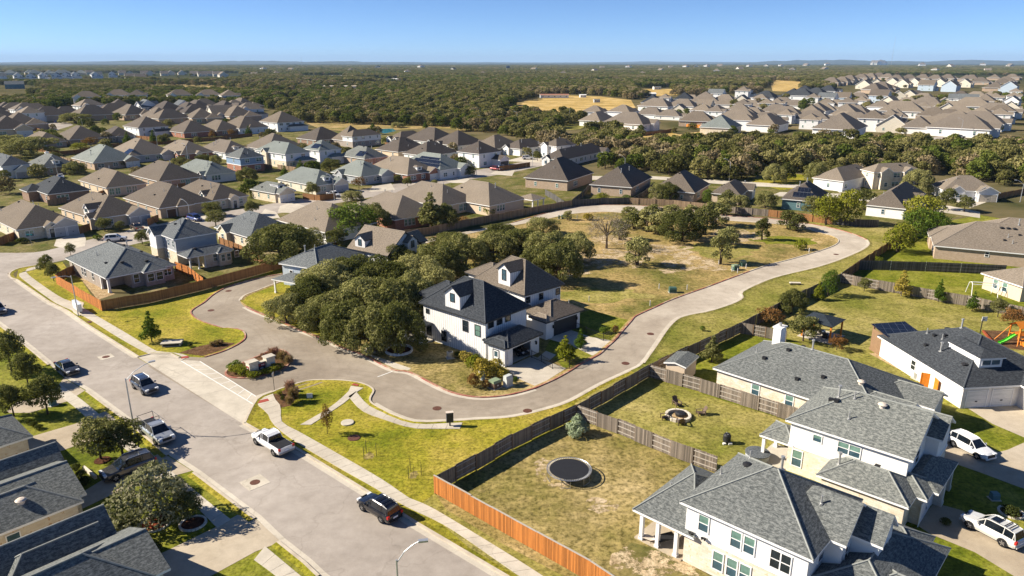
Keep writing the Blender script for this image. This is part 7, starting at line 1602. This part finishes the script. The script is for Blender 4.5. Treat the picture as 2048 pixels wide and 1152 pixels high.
for l, x, yb, yt in [('street lamp in front of the blue minivan',380,438,408),('street lamp beside the white car on the upper left',117,358,320),('street lamp before the green slim trees',315,292,264),('street lamp between the brick gables and the grey-green roof',377,328,292),('street lamp over the white pickup truck',669,402,356),('street lamp in front of the cream two-storey house',953,352,328),('street lamp at the embankment woods',963,252,234),('street lamp by the white car at the woods street',1065,332,300),('street lamp between the steep roofs by the woods',1249,348,316),('street lamp rising before the wooded band',1458,362,324),('street lamp on the far cul-de-sac',166,258,238),('street lamp on the far right cul-de-sac',1920,276,240),('street lamp by the far bend road',1139,246,218),('street lamp at the left cluster edge',73,216,196),('lamp post on the right-hand street by the gabled garage',2040,404,368),('street lamp by the bend road lawn',1034,250,226)]:
    lamp(l, x, yb, yt, 150, 1.9)
# ================================================================== YARD AND STREET THINGS
def thing(name, label, cat, px, py, rz=0, group=None):
    c = g(px, py) if not isinstance(px, Vector) else px; return empty(name, (c.x, c.y, 0), R(rz), label, cat, group)
t = thing('trampoline', 'large round black trampoline without net on the dry yard', 'trampoline', 1138, 953)
m = MB(); r_ = 2.25; ring = [(r_*math.cos(a), r_*math.sin(a), .88) for a in np.linspace(0, 2*math.pi, 41)]; m.tube(ring, .045, 'rim_metal', 6, False); m.build('frame', t, True)
m = MB(); m.face([(1.98*math.cos(a), 1.98*math.sin(a), .87) for a in np.linspace(0, 2*math.pi, 40, endpoint=False)], 'vent_black'); m.build('mat', t)
m = MB()
for a in np.linspace(0, 2*math.pi, 72, endpoint=False): m.tube([(1.98*math.cos(a), 1.98*math.sin(a), .87), (2.23*math.cos(a), 2.23*math.sin(a), .88)], .02, 'lamp_clear', 4)
m.build('springs', t)
for i in range(6):
    a0, a1 = i*math.pi/3+.1, i*math.pi/3+.5; m = MB(); m.tube([(r_*math.cos(a0), r_*math.sin(a0), .86), (r_*math.cos(a0), r_*math.sin(a0), .04), (r_*math.cos(a1), r_*math.sin(a1), .04), (r_*math.cos(a1), r_*math.sin(a1), .86)], .03, 'rim_metal', 6); m.build('leg', t)
t = thing('fire_pit', 'round stone fire pit with dark lid in the fenced back yard', 'fire pit', 1356, 834)
m = MB()
for i in range(18):
    a = i*2*math.pi/18; c_, s_ = math.cos(a), math.sin(a); d_ = Vector((-s_, c_)); m.obox(Vector((c_*1.35, s_*1.35)) - d_*.21, d_, .42, .32, 0, .38, 'stone_block')
m.build('stone_ring', t); m = MB(); m.face([(1.2*math.cos(a), 1.2*math.sin(a), .06) for a in np.linspace(0, 2*math.pi, 24, endpoint=False)], 'gravel_bed'); m.build('gravel', t)
m = MB(); m.lathe((.35,.3,.1), [(.62,0),(.66,.3),(.5,.42),(.1,.46)], 'vent_black', 12); m.build('lid', t)
def adirondack(label, px, py, rz):
    t = thing('garden_chair', label, 'chair', px, py, rz, 'dark garden chairs round the fire pit'); k = 'trim_brown'
    m = MB(); m.face([(-.3,.45,.38),(-.3,-.35,.24),(.3,-.35,.24),(.3,.45,.38)][::-1], k); m.box(-.3,.3,-.35,.4,.22,.26,k); m.build('seat', t)
    m = MB()
    for i in range(5): x = -.26+.13*i; m.face([(x-.055,-.3,.25),(x+.055,-.3,.25),(x+.07,-.7,1.05-.04*abs(i-2)),(x-.07,-.7,1.05-.04*abs(i-2))], k); m.face([(x-.055,-.33,.25),(x-.07,-.73,1.05-.04*abs(i-2)),(x+.07,-.73,1.05-.04*abs(i-2)),(x+.055,-.33,.25)], k)
    m.build('backrest', t)
    for s in (-1, 1):
        m = MB(); m.box(s*.36-.07, s*.36+.07, -.5, .45, .54, .57, k); m.build('armrest', t)
        m = MB(); m.box(s*.36-.04, s*.36+.04, .36, .44, 0, .54, k); m.build('leg', t); m = MB(); m.box(s*.36-.04, s*.36+.04, -.5, -.42, 0, .54, k); m.build('leg', t)
adirondack('dark garden chair facing the camera behind the fire pit', 1354, 811, 200); adirondack('dark garden chair seen from the side right of the fire pit', 1401, 829, 100); adirondack('dark garden chair seen from behind in front of the fire pit', 1361, 848, 0); adirondack('dark garden chair at the left of the fire pit', 1330, 838, 275)
t = thing('drum_smoker', 'black round drum smoker on white blocks in the fire pit yard', 'smoker', 1453, 886)
m = MB(); m.lathe((0,0,.2), [(.38,0),(.42,.1),(.42,.75),(.3,.95),(.05,1.0)], 'vent_black', 16); m.build('drum', t, True); m = MB(); m.box(-.5,-.2,-.5,-.2,0,.2,'white_paint'); m.box(.1,.5,-.5,-.2,0,.2,'white_paint'); m.box(-.2,.2,.1,.4,0,.2,'white_paint'); m.build('blocks', t); m = MB(); m.tube([(0,-.3,1.16),(0,.3,1.16)], .03, 'metal_vent', 6); m.build('handle', t)
t = thing('stock_tank', 'round grey covered hot tub beside the stone house wall', 'hot tub', 1514, 918)
m = MB(); m.lathe((0,0,0), [(1.15,0),(1.22,.4),(1.2,.75)], 'siding_grey', 28); m.build('tub', t, True); m = MB(); m.lathe((0,0,.76), [(1.28,0),(1.28,.08),(.9,.14),(.1,.16)], 'shingle_slate', 28); m.build('cover', t)
# garden shed
hh = House('small cream garden shed with grey single-slope roof in the fence corner', (1330,722), (1372,735), (1394,711), 2.5, 'stucco_tan', 'shingle_grey', name='garden_shed', cat='shed', near=True)
hh.block(p=.22, ov=.25, ridge='u', ends='gg'); hh.done()
# gazebo
t = thing('pavilion', 'timber pavilion with dark flat-pitched roof over furniture in the big yard', 'pavilion', 1642, 672, 45)
m = MB(); m.box(-2.3,2.3,-2.3,2.3,2.5,2.68,'trim_brown'); 
m2 = MB(); m2.face([(-2.5,-2.5,2.7),(2.5,-2.5,2.7),(0,0,3.0+.5)], 'shingle_blue_black'); m2.face([(2.5,-2.5,2.7),(2.5,2.5,2.7),(0,0,3.5)], 'shingle_blue_black'); m2.face([(2.5,2.5,2.7),(-2.5,2.5,2.7),(0,0,3.5)], 'shingle_blue_black'); m2.face([(-2.5,2.5,2.7),(-2.5,-2.5,2.7),(0,0,3.5)], 'shingle_blue_black'); m2.build('roof', t)
m.build('beam_frame', t); m = MB(); m.box(-2.6,2.6,-2.6,2.6,0,.08,'concrete'); m.build('floor_slab', t)
for x in (-2.1,2.1):
    for y in (-2.1,2.1): m = MB(); m.box(x-.11,x+.11,y-.11,y+.11,.08,2.5,'orange_wood'); m.build('post', t)
for i, (x, y) in enumerate(((-.9,.6),(.6,.9),(.3,-.9))):
    t2 = thing('patio_chair', 'dark patio chair with purple-grey cushion under the timber pavilion', 'chair', g(1642,672) + Vector((x, y)), 0, i*70, 'patio chairs under the pavilion'); m = MB(); m.box(-.4,.4,-.4,.4,.08,.45,'vent_black'); m.build('base', t2); m = MB(); m.box(-.4,.4,.3,.42,.45,.9,'vent_black'); m.build('backrest', t2); m = MB(); m.box(-.36,.36,-.38,.28,.45,.56,'siding_blue'); m.build('cushion', t2)
# playset
t = thing('playset', 'orange wooden playset with green slide on a brown mulch bed', 'playset', 2036, 684, 10)
k = 'orange_wood'
for x in (-.9,.9):
    for y in (-.9,.9): m = MB(); m.box(x-.08,x+.08,y-.08,y+.08,0,2.6,k); m.build('post', t)
m = MB(); m.box(-.9,.9,-.9,.9,1.25,1.35,k); m.build('deck', t)
m = MB(); m.face([(-1.2,-1.1,2.55),(1.2,-1.1,2.55),(1.2,0,3.3),(-1.2,0,3.3)], k); m.face([(1.2,1.1,2.55),(-1.2,1.1,2.55),(-1.2,0,3.3),(1.2,0,3.3)], k); m.face([(-1.2,-1.1,2.5),(-1.2,0,3.25),(1.2,0,3.25),(1.2,-1.1,2.5)], k); m.face([(1.2,1.1,2.5),(1.2,0,3.25),(-1.2,0,3.25),(-1.2,1.1,2.5)], k); m.build('roof', t)
m = MB(); 
for i in range(9): m.box(-.85+.2*i, -.8+.2*i+.06, -.93, -.88, 1.35, 2.0, k)
m.box(-.9,.9,-.94,-.88,2.0,2.08,k); m.build('railing', t)
m = MB(); L_s = [(-.9,-.3,1.35),(-1.6,-.3,1.0),(-2.5,-.3,.45),(-3.2,-.3,.2),(-3.5,-.3,.18)]
for a, b in zip(L_s[:-1], L_s[1:]):
    m.face([(a[0],-.55,a[2]),(b[0],-.55,b[2]),(b[0],0,b[2]),(a[0],0,a[2])][::-1], 'slide_green')
    for y in (-.55, 0): m.face([(a[0],y,a[2]-.05),(b[0],y,b[2]-.05),(b[0],y,b[2]+.22),(a[0],y,a[2]+.22)], 'slide_green'); m.face([(a[0],y+.04,a[2]+.22),(b[0],y+.04,b[2]+.22),(b[0],y+.04,b[2]-.05),(a[0],y+.04,a[2]-.05)], 'slide_green')
m.build('slide', t)
m = MB(); m.tube([(-.9,.9,2.4),(-2.6,1.6,.0)], .07, k, 6); m.tube([(-.9,-.9,1.3),(-1.7,-1.6,0)], .06, k, 6); m.build('ladder', t)
m = MB(); m.box(-.8,.8,-2.3,-1.0,.5,.58,k); m.box(-.8,.8,-1.5,-1.2,.95,1.02,k); m.box(-.75,-.65,-2.2,-1.1,0,.5,k); m.box(.65,.75,-2.2,-1.1,0,.5,k); m.build('picnic_bench', t)
surf('mulch_bed', [(1963,660),(2060,664),(2100,668),(2100,708),(1996,694),(1980,680)], Z4, 'mulch_bed')
t = thing('mulch_border', 'rust-brown timber border along the playset mulch', 'garden edging', 1966, 664); m = MB(); a_, b_ = g(1966,664), g(1990,692); d_ = (b_-a_); m.obox(Vector((0,0)), d_.normalized(), d_.length, .25, 0, .3, 'mulch_red'); m.build('timber', t)
t = thing('basketball_hoop', 'white slanted basketball board on a dark pole by the playset', 'basketball hoop', 1958, 676); m = MB(); m.tube([(0,0,0),(0,0,3.0)], .07, 'vent_black', 8); m.build('pole', t); m = MB(); m.box(.1,.9,.3,.36,2.6,3.3,'white_paint'); m.tube([(0,0,2.9),(.5,.3,2.9)], .04, 'vent_black', 6); m.build('board', t)
t = thing('swing_frame', 'white tubular swing frame without seats on the lawn', 'swing frame', 1965, 590, -12)
m = MB(); w2 = 'white_paint'
for x in (-2.3, 1.9): m.tube([(x,-1.4,0),(x+.1,-.7,2.1),(x+.2,0,2.35),(x+.1,.7,2.1),(x,1.4,0)], .06, w2, 7)
m.tube([(-2.1,0,2.35),(2.1,0,2.35)], .06, w2, 7); m.tube([(-2.2,.7,2.1),(2.0,.7,2.1)], .05, w2, 7); m.tube([(-2.2,-.7,2.1),(2.0,-.7,2.1)], .05, w2, 7); m.build('frame', t)
t = thing('stone_bench', 'low pale stone slab with dark ends on the verge beside the loop road', 'bench', 1590, 569, -5); m = MB(); m.box(-1.0,1.0,-.35,.35,.25,.42,'stone_block'); m.box(-.95,-.6,-.3,.3,0,.25,'vent_black'); m.box(.6,.95,-.3,.3,0,.25,'vent_black'); m.build('slab', t)
# entrance sign
a_, b_ = g(506,748), g(540,737); an = math.degrees(math.atan2((b_-a_).y, (b_-a_).x)); Ls = (b_-a_).length
t = thing('entrance_sign', 'low stone entrance sign with dark lettered panel between two piers on the planted island', 'sign', (a_+b_)/2, 0, an)
for x in (-Ls/2, Ls/2):
    m = MB(); m.box(x-.62,x+.62,-.5,.5,0,1.75,'limestone_white'); m.box(x-.72,x+.72,-.6,.6,1.75,1.9,'concrete'); m.build('pier', t)
m = MB(); m.box(-Ls/2+.62, Ls/2-.62, -.22,.22,0,1.35,'limestone_white'); m.box(-Ls/2+.62, Ls/2-.62, -.28,.28,1.35,1.43,'concrete'); m.build('base_wall', t)
m = MB(); pw = Ls/2-.72; m.box(-pw, pw, -.27,-.22,.35,1.28,'sign_panel'); m.box(-pw+.05, pw-.05, -.285,-.27,.82,1.22,'sign_red'); m.build('panel', t)
m = MB(); rr = random.Random(2)
for row, (z, hgt_, x0, x1) in enumerate(((.95,.16,-pw*.1,pw*.75),(.48,.18,-pw*.45,pw*.35))):
    x = x0
    while x < x1: wd = rr.uniform(.05,.1); m.box(x, x+wd, -.30, -.285, z, z+hgt_, 'white_paint'); m.box(x+wd*.2, x+wd*1.2, -.299, -.285, z+hgt_*.4, z+hgt_*.6, 'white_paint'); x += wd + .07
m.build('lettering', t)
m = MB(); m.box(-Ls/2-.66,-Ls/2-.62,-.3,.3,.6,1.3,'sign_red'); m.box(-Ls/2-.68,-Ls/2-.66,-.14,.14,.75,1.1,'white_paint'); m.build('side_emblem', t)
# mailboxes, utility boxes, covers
t = thing('cluster_mailbox', 'dark cluster mailbox on a pedestal beside the loop road pavement', 'mailbox', 900, 852, 12); m = MB(); m.box(-.4,.4,-.22,.22,.55,1.75,'sign_panel',); m.box(-.43,.43,-.25,.25,1.75,1.8,'vent_tan'); m.build('cabinet', t); m = MB(); m.box(-.08,.08,-.08,.08,0,.55,'vent_black'); m.build('pedestal', t)
for i in range(4):
    for j in range(2):
        pass
m = MB(); [m.box(-.36+.37*j, -.02+.37*j, -.235, -.222, .62+.27*i, .86+.27*i, 'trim_dark') for i in range(4) for j in range(2)]; m.build('mailbox_door', t)
a_, b_ = g(141,617), g(157,632); t = thing('mailbox_bank', 'long white mailbox bank beside the street lamp on the right pavement', 'mailbox', (a_+b_)/2 + Vector((.4,.4)), 0, math.degrees(math.atan2((b_-a_).y,(b_-a_).x)))
m = MB(); m.box(-1.75,1.75,-.3,.3,.4,1.6,'white_paint'); m.box(-1.8,1.8,-.34,.34,1.6,1.66,'lamp_clear'); m.build('cabinet', t)
for x in (-1.3,-.45,.45,1.3): m = MB(); m.box(x-.06,x+.06,-.06,.06,0,.4,'vent_black'); m.build('pedestal', t)
def ubox(label, px, py, w_, d_, h_, mat, rz=0, plate=True, top=None):
    t = thing('utility_box', label, 'utility box', px, py, rz); m = MB(); m.box(-w_/2,w_/2,-d_/2,d_/2,.06,h_*.72,mat); m.box(-w_/2+.02,w_/2-.02,-d_/2+.12,d_/2,h_*.72+.001,h_,top or mat); m.face([(-w_/2,-d_/2,h_*.72),(w_/2,-d_/2,h_*.72),(w_/2-.02,-d_/2+.12,h_),(-w_/2+.02,-d_/2+.12,h_)], top or mat); m.build('cabinet', t)
    m = MB(); m.box(-w_/2-.12,w_/2+.12,-d_/2-.12,d_/2+.12,0,.06,'concrete'); m.build('base', t)
    if plate: m = MB(); m.box(-.1,.1,-d_/2-.012,-d_/2,h_*.35,h_*.5,'plate_white'); m.build('warning_plate', t)
ubox('olive green transformer box in front of the golden shrubs', 990, 775, 1.3, 1.1, 1.1, 'trim_brown', 45, True, 'green_box_pale'); ubox('pale ribbed utility cabinet right of the transformer box', 1016, 772, 1.1, .7, 1.5, 'grey_cabinet', 45, False)
ubox('small blue-grey utility pillar left of the transformer box', 966, 760, .4, .35, 1.2, 'siding_blue', 45, False, 'white_paint'); ubox('white topped utility pillar behind the blue-grey one', 961, 748, .35, .3, 1.3, 'white_paint', 45, False)
ubox('green utility box beside the street tree on the left lawn', 106, 810, .8, .7, .9, 'siding_teal', -40, False, 'green_box_pale'); ubox('green transformer box with white corner posts on the meadow, left one', 1470, 540, 1.2, 1.0, 1.1, 'green_box', 20, False, 'green_box_pale'); ubox('green transformer box by the loop road kerb, right one of the pair', 1485, 532, 1.1, 1.0, 1.2, 'green_box', 20, False, 'green_box_pale'); ubox('dark green transformer box among white stakes on the meadow', 1345, 585, 1.3, 1.0, 1.0, 'green_box', 0, False); ubox('green utility box on the meadow by the upper loop road', 1128, 437, 1.4, 1.0, .9, 'green_box', 0, False); ubox('slim green marker box beside the upper loop road', 1118, 438, .4, .4, 1.0, 'green_box', 0, False)
ubox('teal utility box in the shaded front garden on the right', 1988, 998, .7, .6, .7, 'siding_teal', 0, False)
for i, (x, y) in enumerate(((1464,543),(1475,546),(1492,537),(1437,529),(1318,578),(1374,580),(1300,612),(1178,618-15),(1154,438),(1178,430),(1618,505),(1612,498))):
    t = thing('marker_post', 'white marker stake on the meadow beside the utility boxes', 'marker post', x, y, 0, 'white marker stakes on the meadow'); m = MB(); m.box(-.06,.06,-.06,.06,0,1.0,'white_paint'); m.build('stake', t)
def ac(label, px, py):
    t = thing('condenser_unit', label, 'air conditioner', px, py, 20, None); m = MB(); m.lathe((0,0,.1), [(.46,0),(.46,.85),(.42,.9)], 'metal_vent', 16); m.build('casing', t); m = MB(); m.lathe((0,0,1.0), [(.36,0),(.36,.03)], 'vent_black', 14); m.build('fan_grille', t); m = MB(); m.box(-.55,.55,-.55,.55,0,.1,'concrete'); m.build('base', t)
ac('round air conditioner unit at the foot of the white board-and-batten wall', 900, 716); ac('air conditioner unit beside the white dark-roofed house', 1834, 758); ac('air conditioner unit beneath the huge taupe roof wall', 2003, 527)
def cover(label, px, py, r=.42, collar=None, z=Z6+.012):
    t = thing('manhole_cover', label, 'manhole cover', px, py, 45); m = MB(); m.lathe((0,0,z-.02), [(r,0),(r,.021),(r*.9,.023)], 'manhole_iron', 18); m.build('lid', t)
    if collar: m = MB(); m.box(-collar,collar,-collar,collar,z-.03,z-.006,'concrete_pale'); m.build('collar', t)
for l, x, y, c_ in (('manhole cover in the pale square on the upper main street',212,714,.9),('manhole cover in the pale square on the lower main street',510,965,1.1),('manhole cover on the loop road by the entrance lawn',422,621,None),('manhole cover on the loop road by the fence lawn',457,582,None),('manhole cover on the loop road above the mailbox',874,817,None),('manhole cover on the loop road beside the grey fence corner',1055,822,None),('manhole cover before the lime-yellow tree',1251,727,None),('manhole cover where the loop road narrows',1301,668,None),('manhole cover in the loop bend',1672,509,None),('dark cover on the pavement by the street lamp',176,645,None)): cover(l, x, y, .55 if c_ is None else .5, c_, .064 if y == 645 else Z6+.012)
t = thing('storm_inlet', 'raised concrete storm drain box with dark slot on the entrance lawn', 'storm drain', 345, 690, 10); m = MB(); m.box(-1.3,1.3,-.7,.7,0,.45,'concrete'); m.box(-1.45,1.45,-.85,.85,.45,.58,'concrete'); m.build('box', t); m = MB(); m.box(-1.1,1.1,-.72,-.69,.12,.4,'vent_black'); m.build('slot', t)
t = thing('concrete_lid', 'round pale concrete lid on the lawn by the path', 'manhole cover', 695, 846); m = MB(); m.lathe((0,0,0), [(.75,0),(.75,.12),(.7,.14)], 'concrete', 20); m.build('lid', t)
t = thing('red_cover', 'small red-brown round cover beside the autumn sapling', 'manhole cover', 708, 876); m = MB(); m.lathe((0,0,0), [(.7,0),(.7,.05),(.65,.06)], 'manhole_iron', 18); m.build('lid', t)
t = thing('yard_sign', 'small white sign on the lawn by the crosswalk', 'sign', 620, 800, 10); m = MB(); m.box(-.35,.35,-.02,.02,.3,.9,'white_paint'); m.build('board', t); m = MB(); m.tube([(0,0,0),(0,0,.35)], .02, 'metal_vent', 5); m.build('stake', t)
t = thing('stop_sign_pole', 'dark thin sign pole at the crosswalk corner', 'sign pole', 549, 781); m = MB(); m.tube([(0,0,0),(0,0,2.4)], .035, 'vent_black', 6); m.build('pole', t); m = MB(); m.box(-.03,.03,-.3,.3,1.9,2.45,'metal_vent'); m.build('sign_plate', t)
t = thing('street_name_sign', 'teal street name sign on a pale pole at the left-edge corner', 'sign', 64, 493); m = MB(); m.tube([(0,0,0),(0,0,2.9)], .04, 'rim_metal', 6); m.build('pole', t); m = MB(); m.box(-.75,.6,-.02,.02,2.6,2.9,'cushion_teal'); m.build('name_plate', t)
for i, (x, y) in enumerate(((726,902),(815,940))):
    t = thing('tree_stakes', ['three dark stakes around a dead sapling on the lawn, nearer the pavement', 'three dark stakes with bare sapling near the fence corner'][i], 'tree stakes', x+12, y+10)
    for a in range(3): m = MB(); m.tube([(math.cos(a*2.1)*.8, math.sin(a*2.1)*.8, 0), (math.cos(a*2.1)*.8, math.sin(a*2.1)*.8, 1.5)], .03, 'vent_black', 5); m.build('stake', t)
    m = MB(); m.tube([(0,0,0),(.05,0,1.0)], .02, 'trunk_bark', 5); m.build('sapling', t)
    blob('mulch_bed', x+12, y+10, 10, 14, Z2+.002, 'lawn_dry', i)
def ringbed(label, px, py, r, mat, h=.15, k='stone_block'):
    t = thing('tree_ring', label, 'garden edging', px, py); m = MB(); n = 22
    for i in range(n):
        a = 2*math.pi*i/n; d_ = Vector((-math.sin(a), math.cos(a))); L_q = 2*math.pi*r/n; m.obox(Vector((math.cos(a)*r, math.sin(a)*r)) - d_*L_q*.46, d_, L_q*.92, .2, 0, h, k)
    m.build('stones', t); m = MB(); m.face([(r*.95*math.cos(a), r*.95*math.sin(a), .05) for a in np.linspace(0, 2*math.pi, 20, endpoint=False)], mat); m.build('mulch', t)
ringbed('pale stone ring filled with red mulch under the big silvery tree', 310, 1048, 1.25, 'mulch_red'); ringbed('pale stone ring filled with dark mulch under the small tree', 386, 1048, 1.1, 'mulch'); ringbed('white stone ring round the oak beside the white house', 798, 702, 1.9, 'mulch', .35, 'white_paint'); ringbed('pale ring with bare young plant on the shaded front lawn', 2022, 1026, 1.0, 'mulch'); ringbed('dark mulch circle at the left of the two touching trees', 205, 921, .7, 'mulch', .06, 'mulch')
t = thing('garden_wall', 'low pale stone edging beside the clipped driveway shrubs', 'garden edging', 168, 938); m = MB(); a_, b_ = g(168,938), g(192,958); m.obox(Vector((0,0)), (b_-a_).normalized(), (b_-a_).length, .25, 0, .35, 'stone_block'); m.build('stones', t)
# patio furniture at the big white house
pq = g(1310,1100)
t = thing('patio_table', 'dark metal patio table under the porch roof', 'table', 1330, 1088, 20); m = MB(); m.box(-.9,.9,-.5,.5,.7,.74,'vent_black'); m.build('table_top', t)
for x in (-.8,.8):
    for y in (-.42,.42): m = MB(); m.box(x-.03,x+.03,y-.03,y+.03,0,.7,'vent_black'); m.build('leg', t)
t = thing('lounger', 'tan folding lounger at the edge of the porch', 'lounger', 1298, 1083, -35); m = MB(); m.box(-.9,.3,-.33,.33,.38,.43,'vent_tan'); m.face([(.3,-.33,.43),(.9,-.33,.75),(.9,.33,.75),(.3,.33,.43)], 'vent_tan'); m.build('sling', t)
for x in (-.8,.3): m = MB(); m.tube([(x,-.33,.4),(x,-.33,0)], .02, 'black_metal', 5); m.tube([(x,.33,.4),(x,.33,0)], .02, 'black_metal', 5); m.build('leg', t)
for i, (x, y, r_) in enumerate(((1390,1120,.26),(1401,1123,.34),(1398,1116,.22))):
    t = thing('pumpkin', ['small', 'largest', 'smallest'][i] + ' of the three orange pumpkins by the porch door', 'pumpkin', x, y, 0, 'pumpkins by the porch'); m = MB(); m.lathe((0,0,.12), [(r_*.5,0),(r_*.95,r_*.35),(r_,r_*.75),(r_*.8,r_*1.25),(r_*.2,r_*1.4)], 'pumpkin', 12); m.build('fruit', t, True); m = MB(); m.tube([(0,0,.12+r_*1.38),(.03,0,.12+r_*1.7)], .03, 'wood_post', 5); m.build('stalk', t)
for i, (x, y) in enumerate(((1550,880),(1556,892))):
    t = thing('kettle_grill', ['black kettle grill on the neighbour patio, farther one', 'low black grill on the neighbour patio, nearer one'][i], 'grill', x, y); m = MB(); m.lathe((0,0,.5), [(.1,0),(.3,.1),(.34,.28),(.25,.45),(.05,.52)], 'vent_black', 12); m.build('bowl', t, True)
    for a in range(3): m = MB(); m.tube([(math.cos(a*2.1)*.1, math.sin(a*2.1)*.1, .55), (math.cos(a*2.1)*.32, math.sin(a*2.1)*.32, 0)], .02, 'rim_metal', 5); m.build('leg', t)
t = thing('radio_mast', 'thin distant radio mast rising above the left horizon', 'mast', 604, 133); hM = 95; m = MB(); m.tube([(0,0,0),(0,0,hM)], [1.4,.7], 'steel_galv', 4); m.build('mast', t)
t = thing('tall_radio_mast', 'very tall thin radio mast on the right horizon', 'mast', 1782, 131); m = MB(); m.tube([(0,0,0),(6,0,330)], [1.6,1.0], 'steel_galv', 4); m.build('mast', t)
t = thing('water_tower', 'small dark water tank on legs in the far woods', 'water tower', 1016, 143); m = MB(); m.lathe((0,0,14), [(6,0),(9,2),(9,9),(3,11)], 'sign_panel', 14); m.build('tank', t)
for a in range(4): m = MB(); m.tube([(math.cos(a*1.57)*7, math.sin(a*1.57)*7, 0), (math.cos(a*1.57)*6, math.sin(a*1.57)*6, 15)], .5, 'metal_vent', 5); m.build('leg', t)
for i, (x, y, sc) in enumerate([(1338,136,1.6),(1372,135,2),(1398,135,2),(1420,134,2),(1445,133,2.4),(1500,134,2),(1528,133,2.2),(1556,133,2),(1740,128,6),(1756,128,6),(1770,128,6),(1660,131,3),(1620,132,2.6),(1850,132,3),(1900,134,2.4),(1960,131,3),(2010,133,2.6),(1250,136,1.8),(1200,137,1.6),(700,142,1.2),(730,150,1),(560,150,1.1),(590,141,1.4),(820,146,1.2),(905,141,1.5),(960,150,1.1),(1060,141,1.5),(1120,150,1.1),(1190,144,1.4),(1290,150,1.1),(1330,143,1.4),(1440,145,1.3),(1480,140,1.7),(1580,142,1.5),(1640,140,1.7),(520,140,1.5),(500,152,1.1),(840,136,2),(760,137,1.9),(1880,143,1.5),(1980,143,1.5)]):
    c_ = g(x, y+1.5); k = KINDS['wt' if i % 2 else 'gc']; r = copy_tree(k.root); r.location = (c_.x, c_.y, 0); r.scale = (sc*1.4,)*3; r.rotation_euler = (0,0,R(i*40)); tag(r, k.label + ' lost in the hazy plain near the horizon', 'house', 'pale buildings near the horizon')
# ------------------------------------------------------------------ air between the camera and the far hills
hz = MB(); hz.box(-44000, 44000, -280, 44000, -1.5, 345, 'trim_white'); o = hz.build('haze')
hm = bpy.data.materials.new('haze'); hm.use_nodes = True; n = hm.node_tree
for x in list(n.nodes): n.nodes.remove(x)
out = n.nodes.new('ShaderNodeOutputMaterial'); pv = n.nodes.new('ShaderNodeVolumePrincipled'); pv.inputs['Color'].default_value = (.48, .70, 1.0, 1); pv.inputs['Density'].default_value = 3.4e-5
n.links.new(pv.outputs[0], out.inputs['Volume']); o.data.materials.clear(); o.data.materials.append(hm); tag(o, 'thin blue haze over the distant plain', 'haze', kind='stuff')
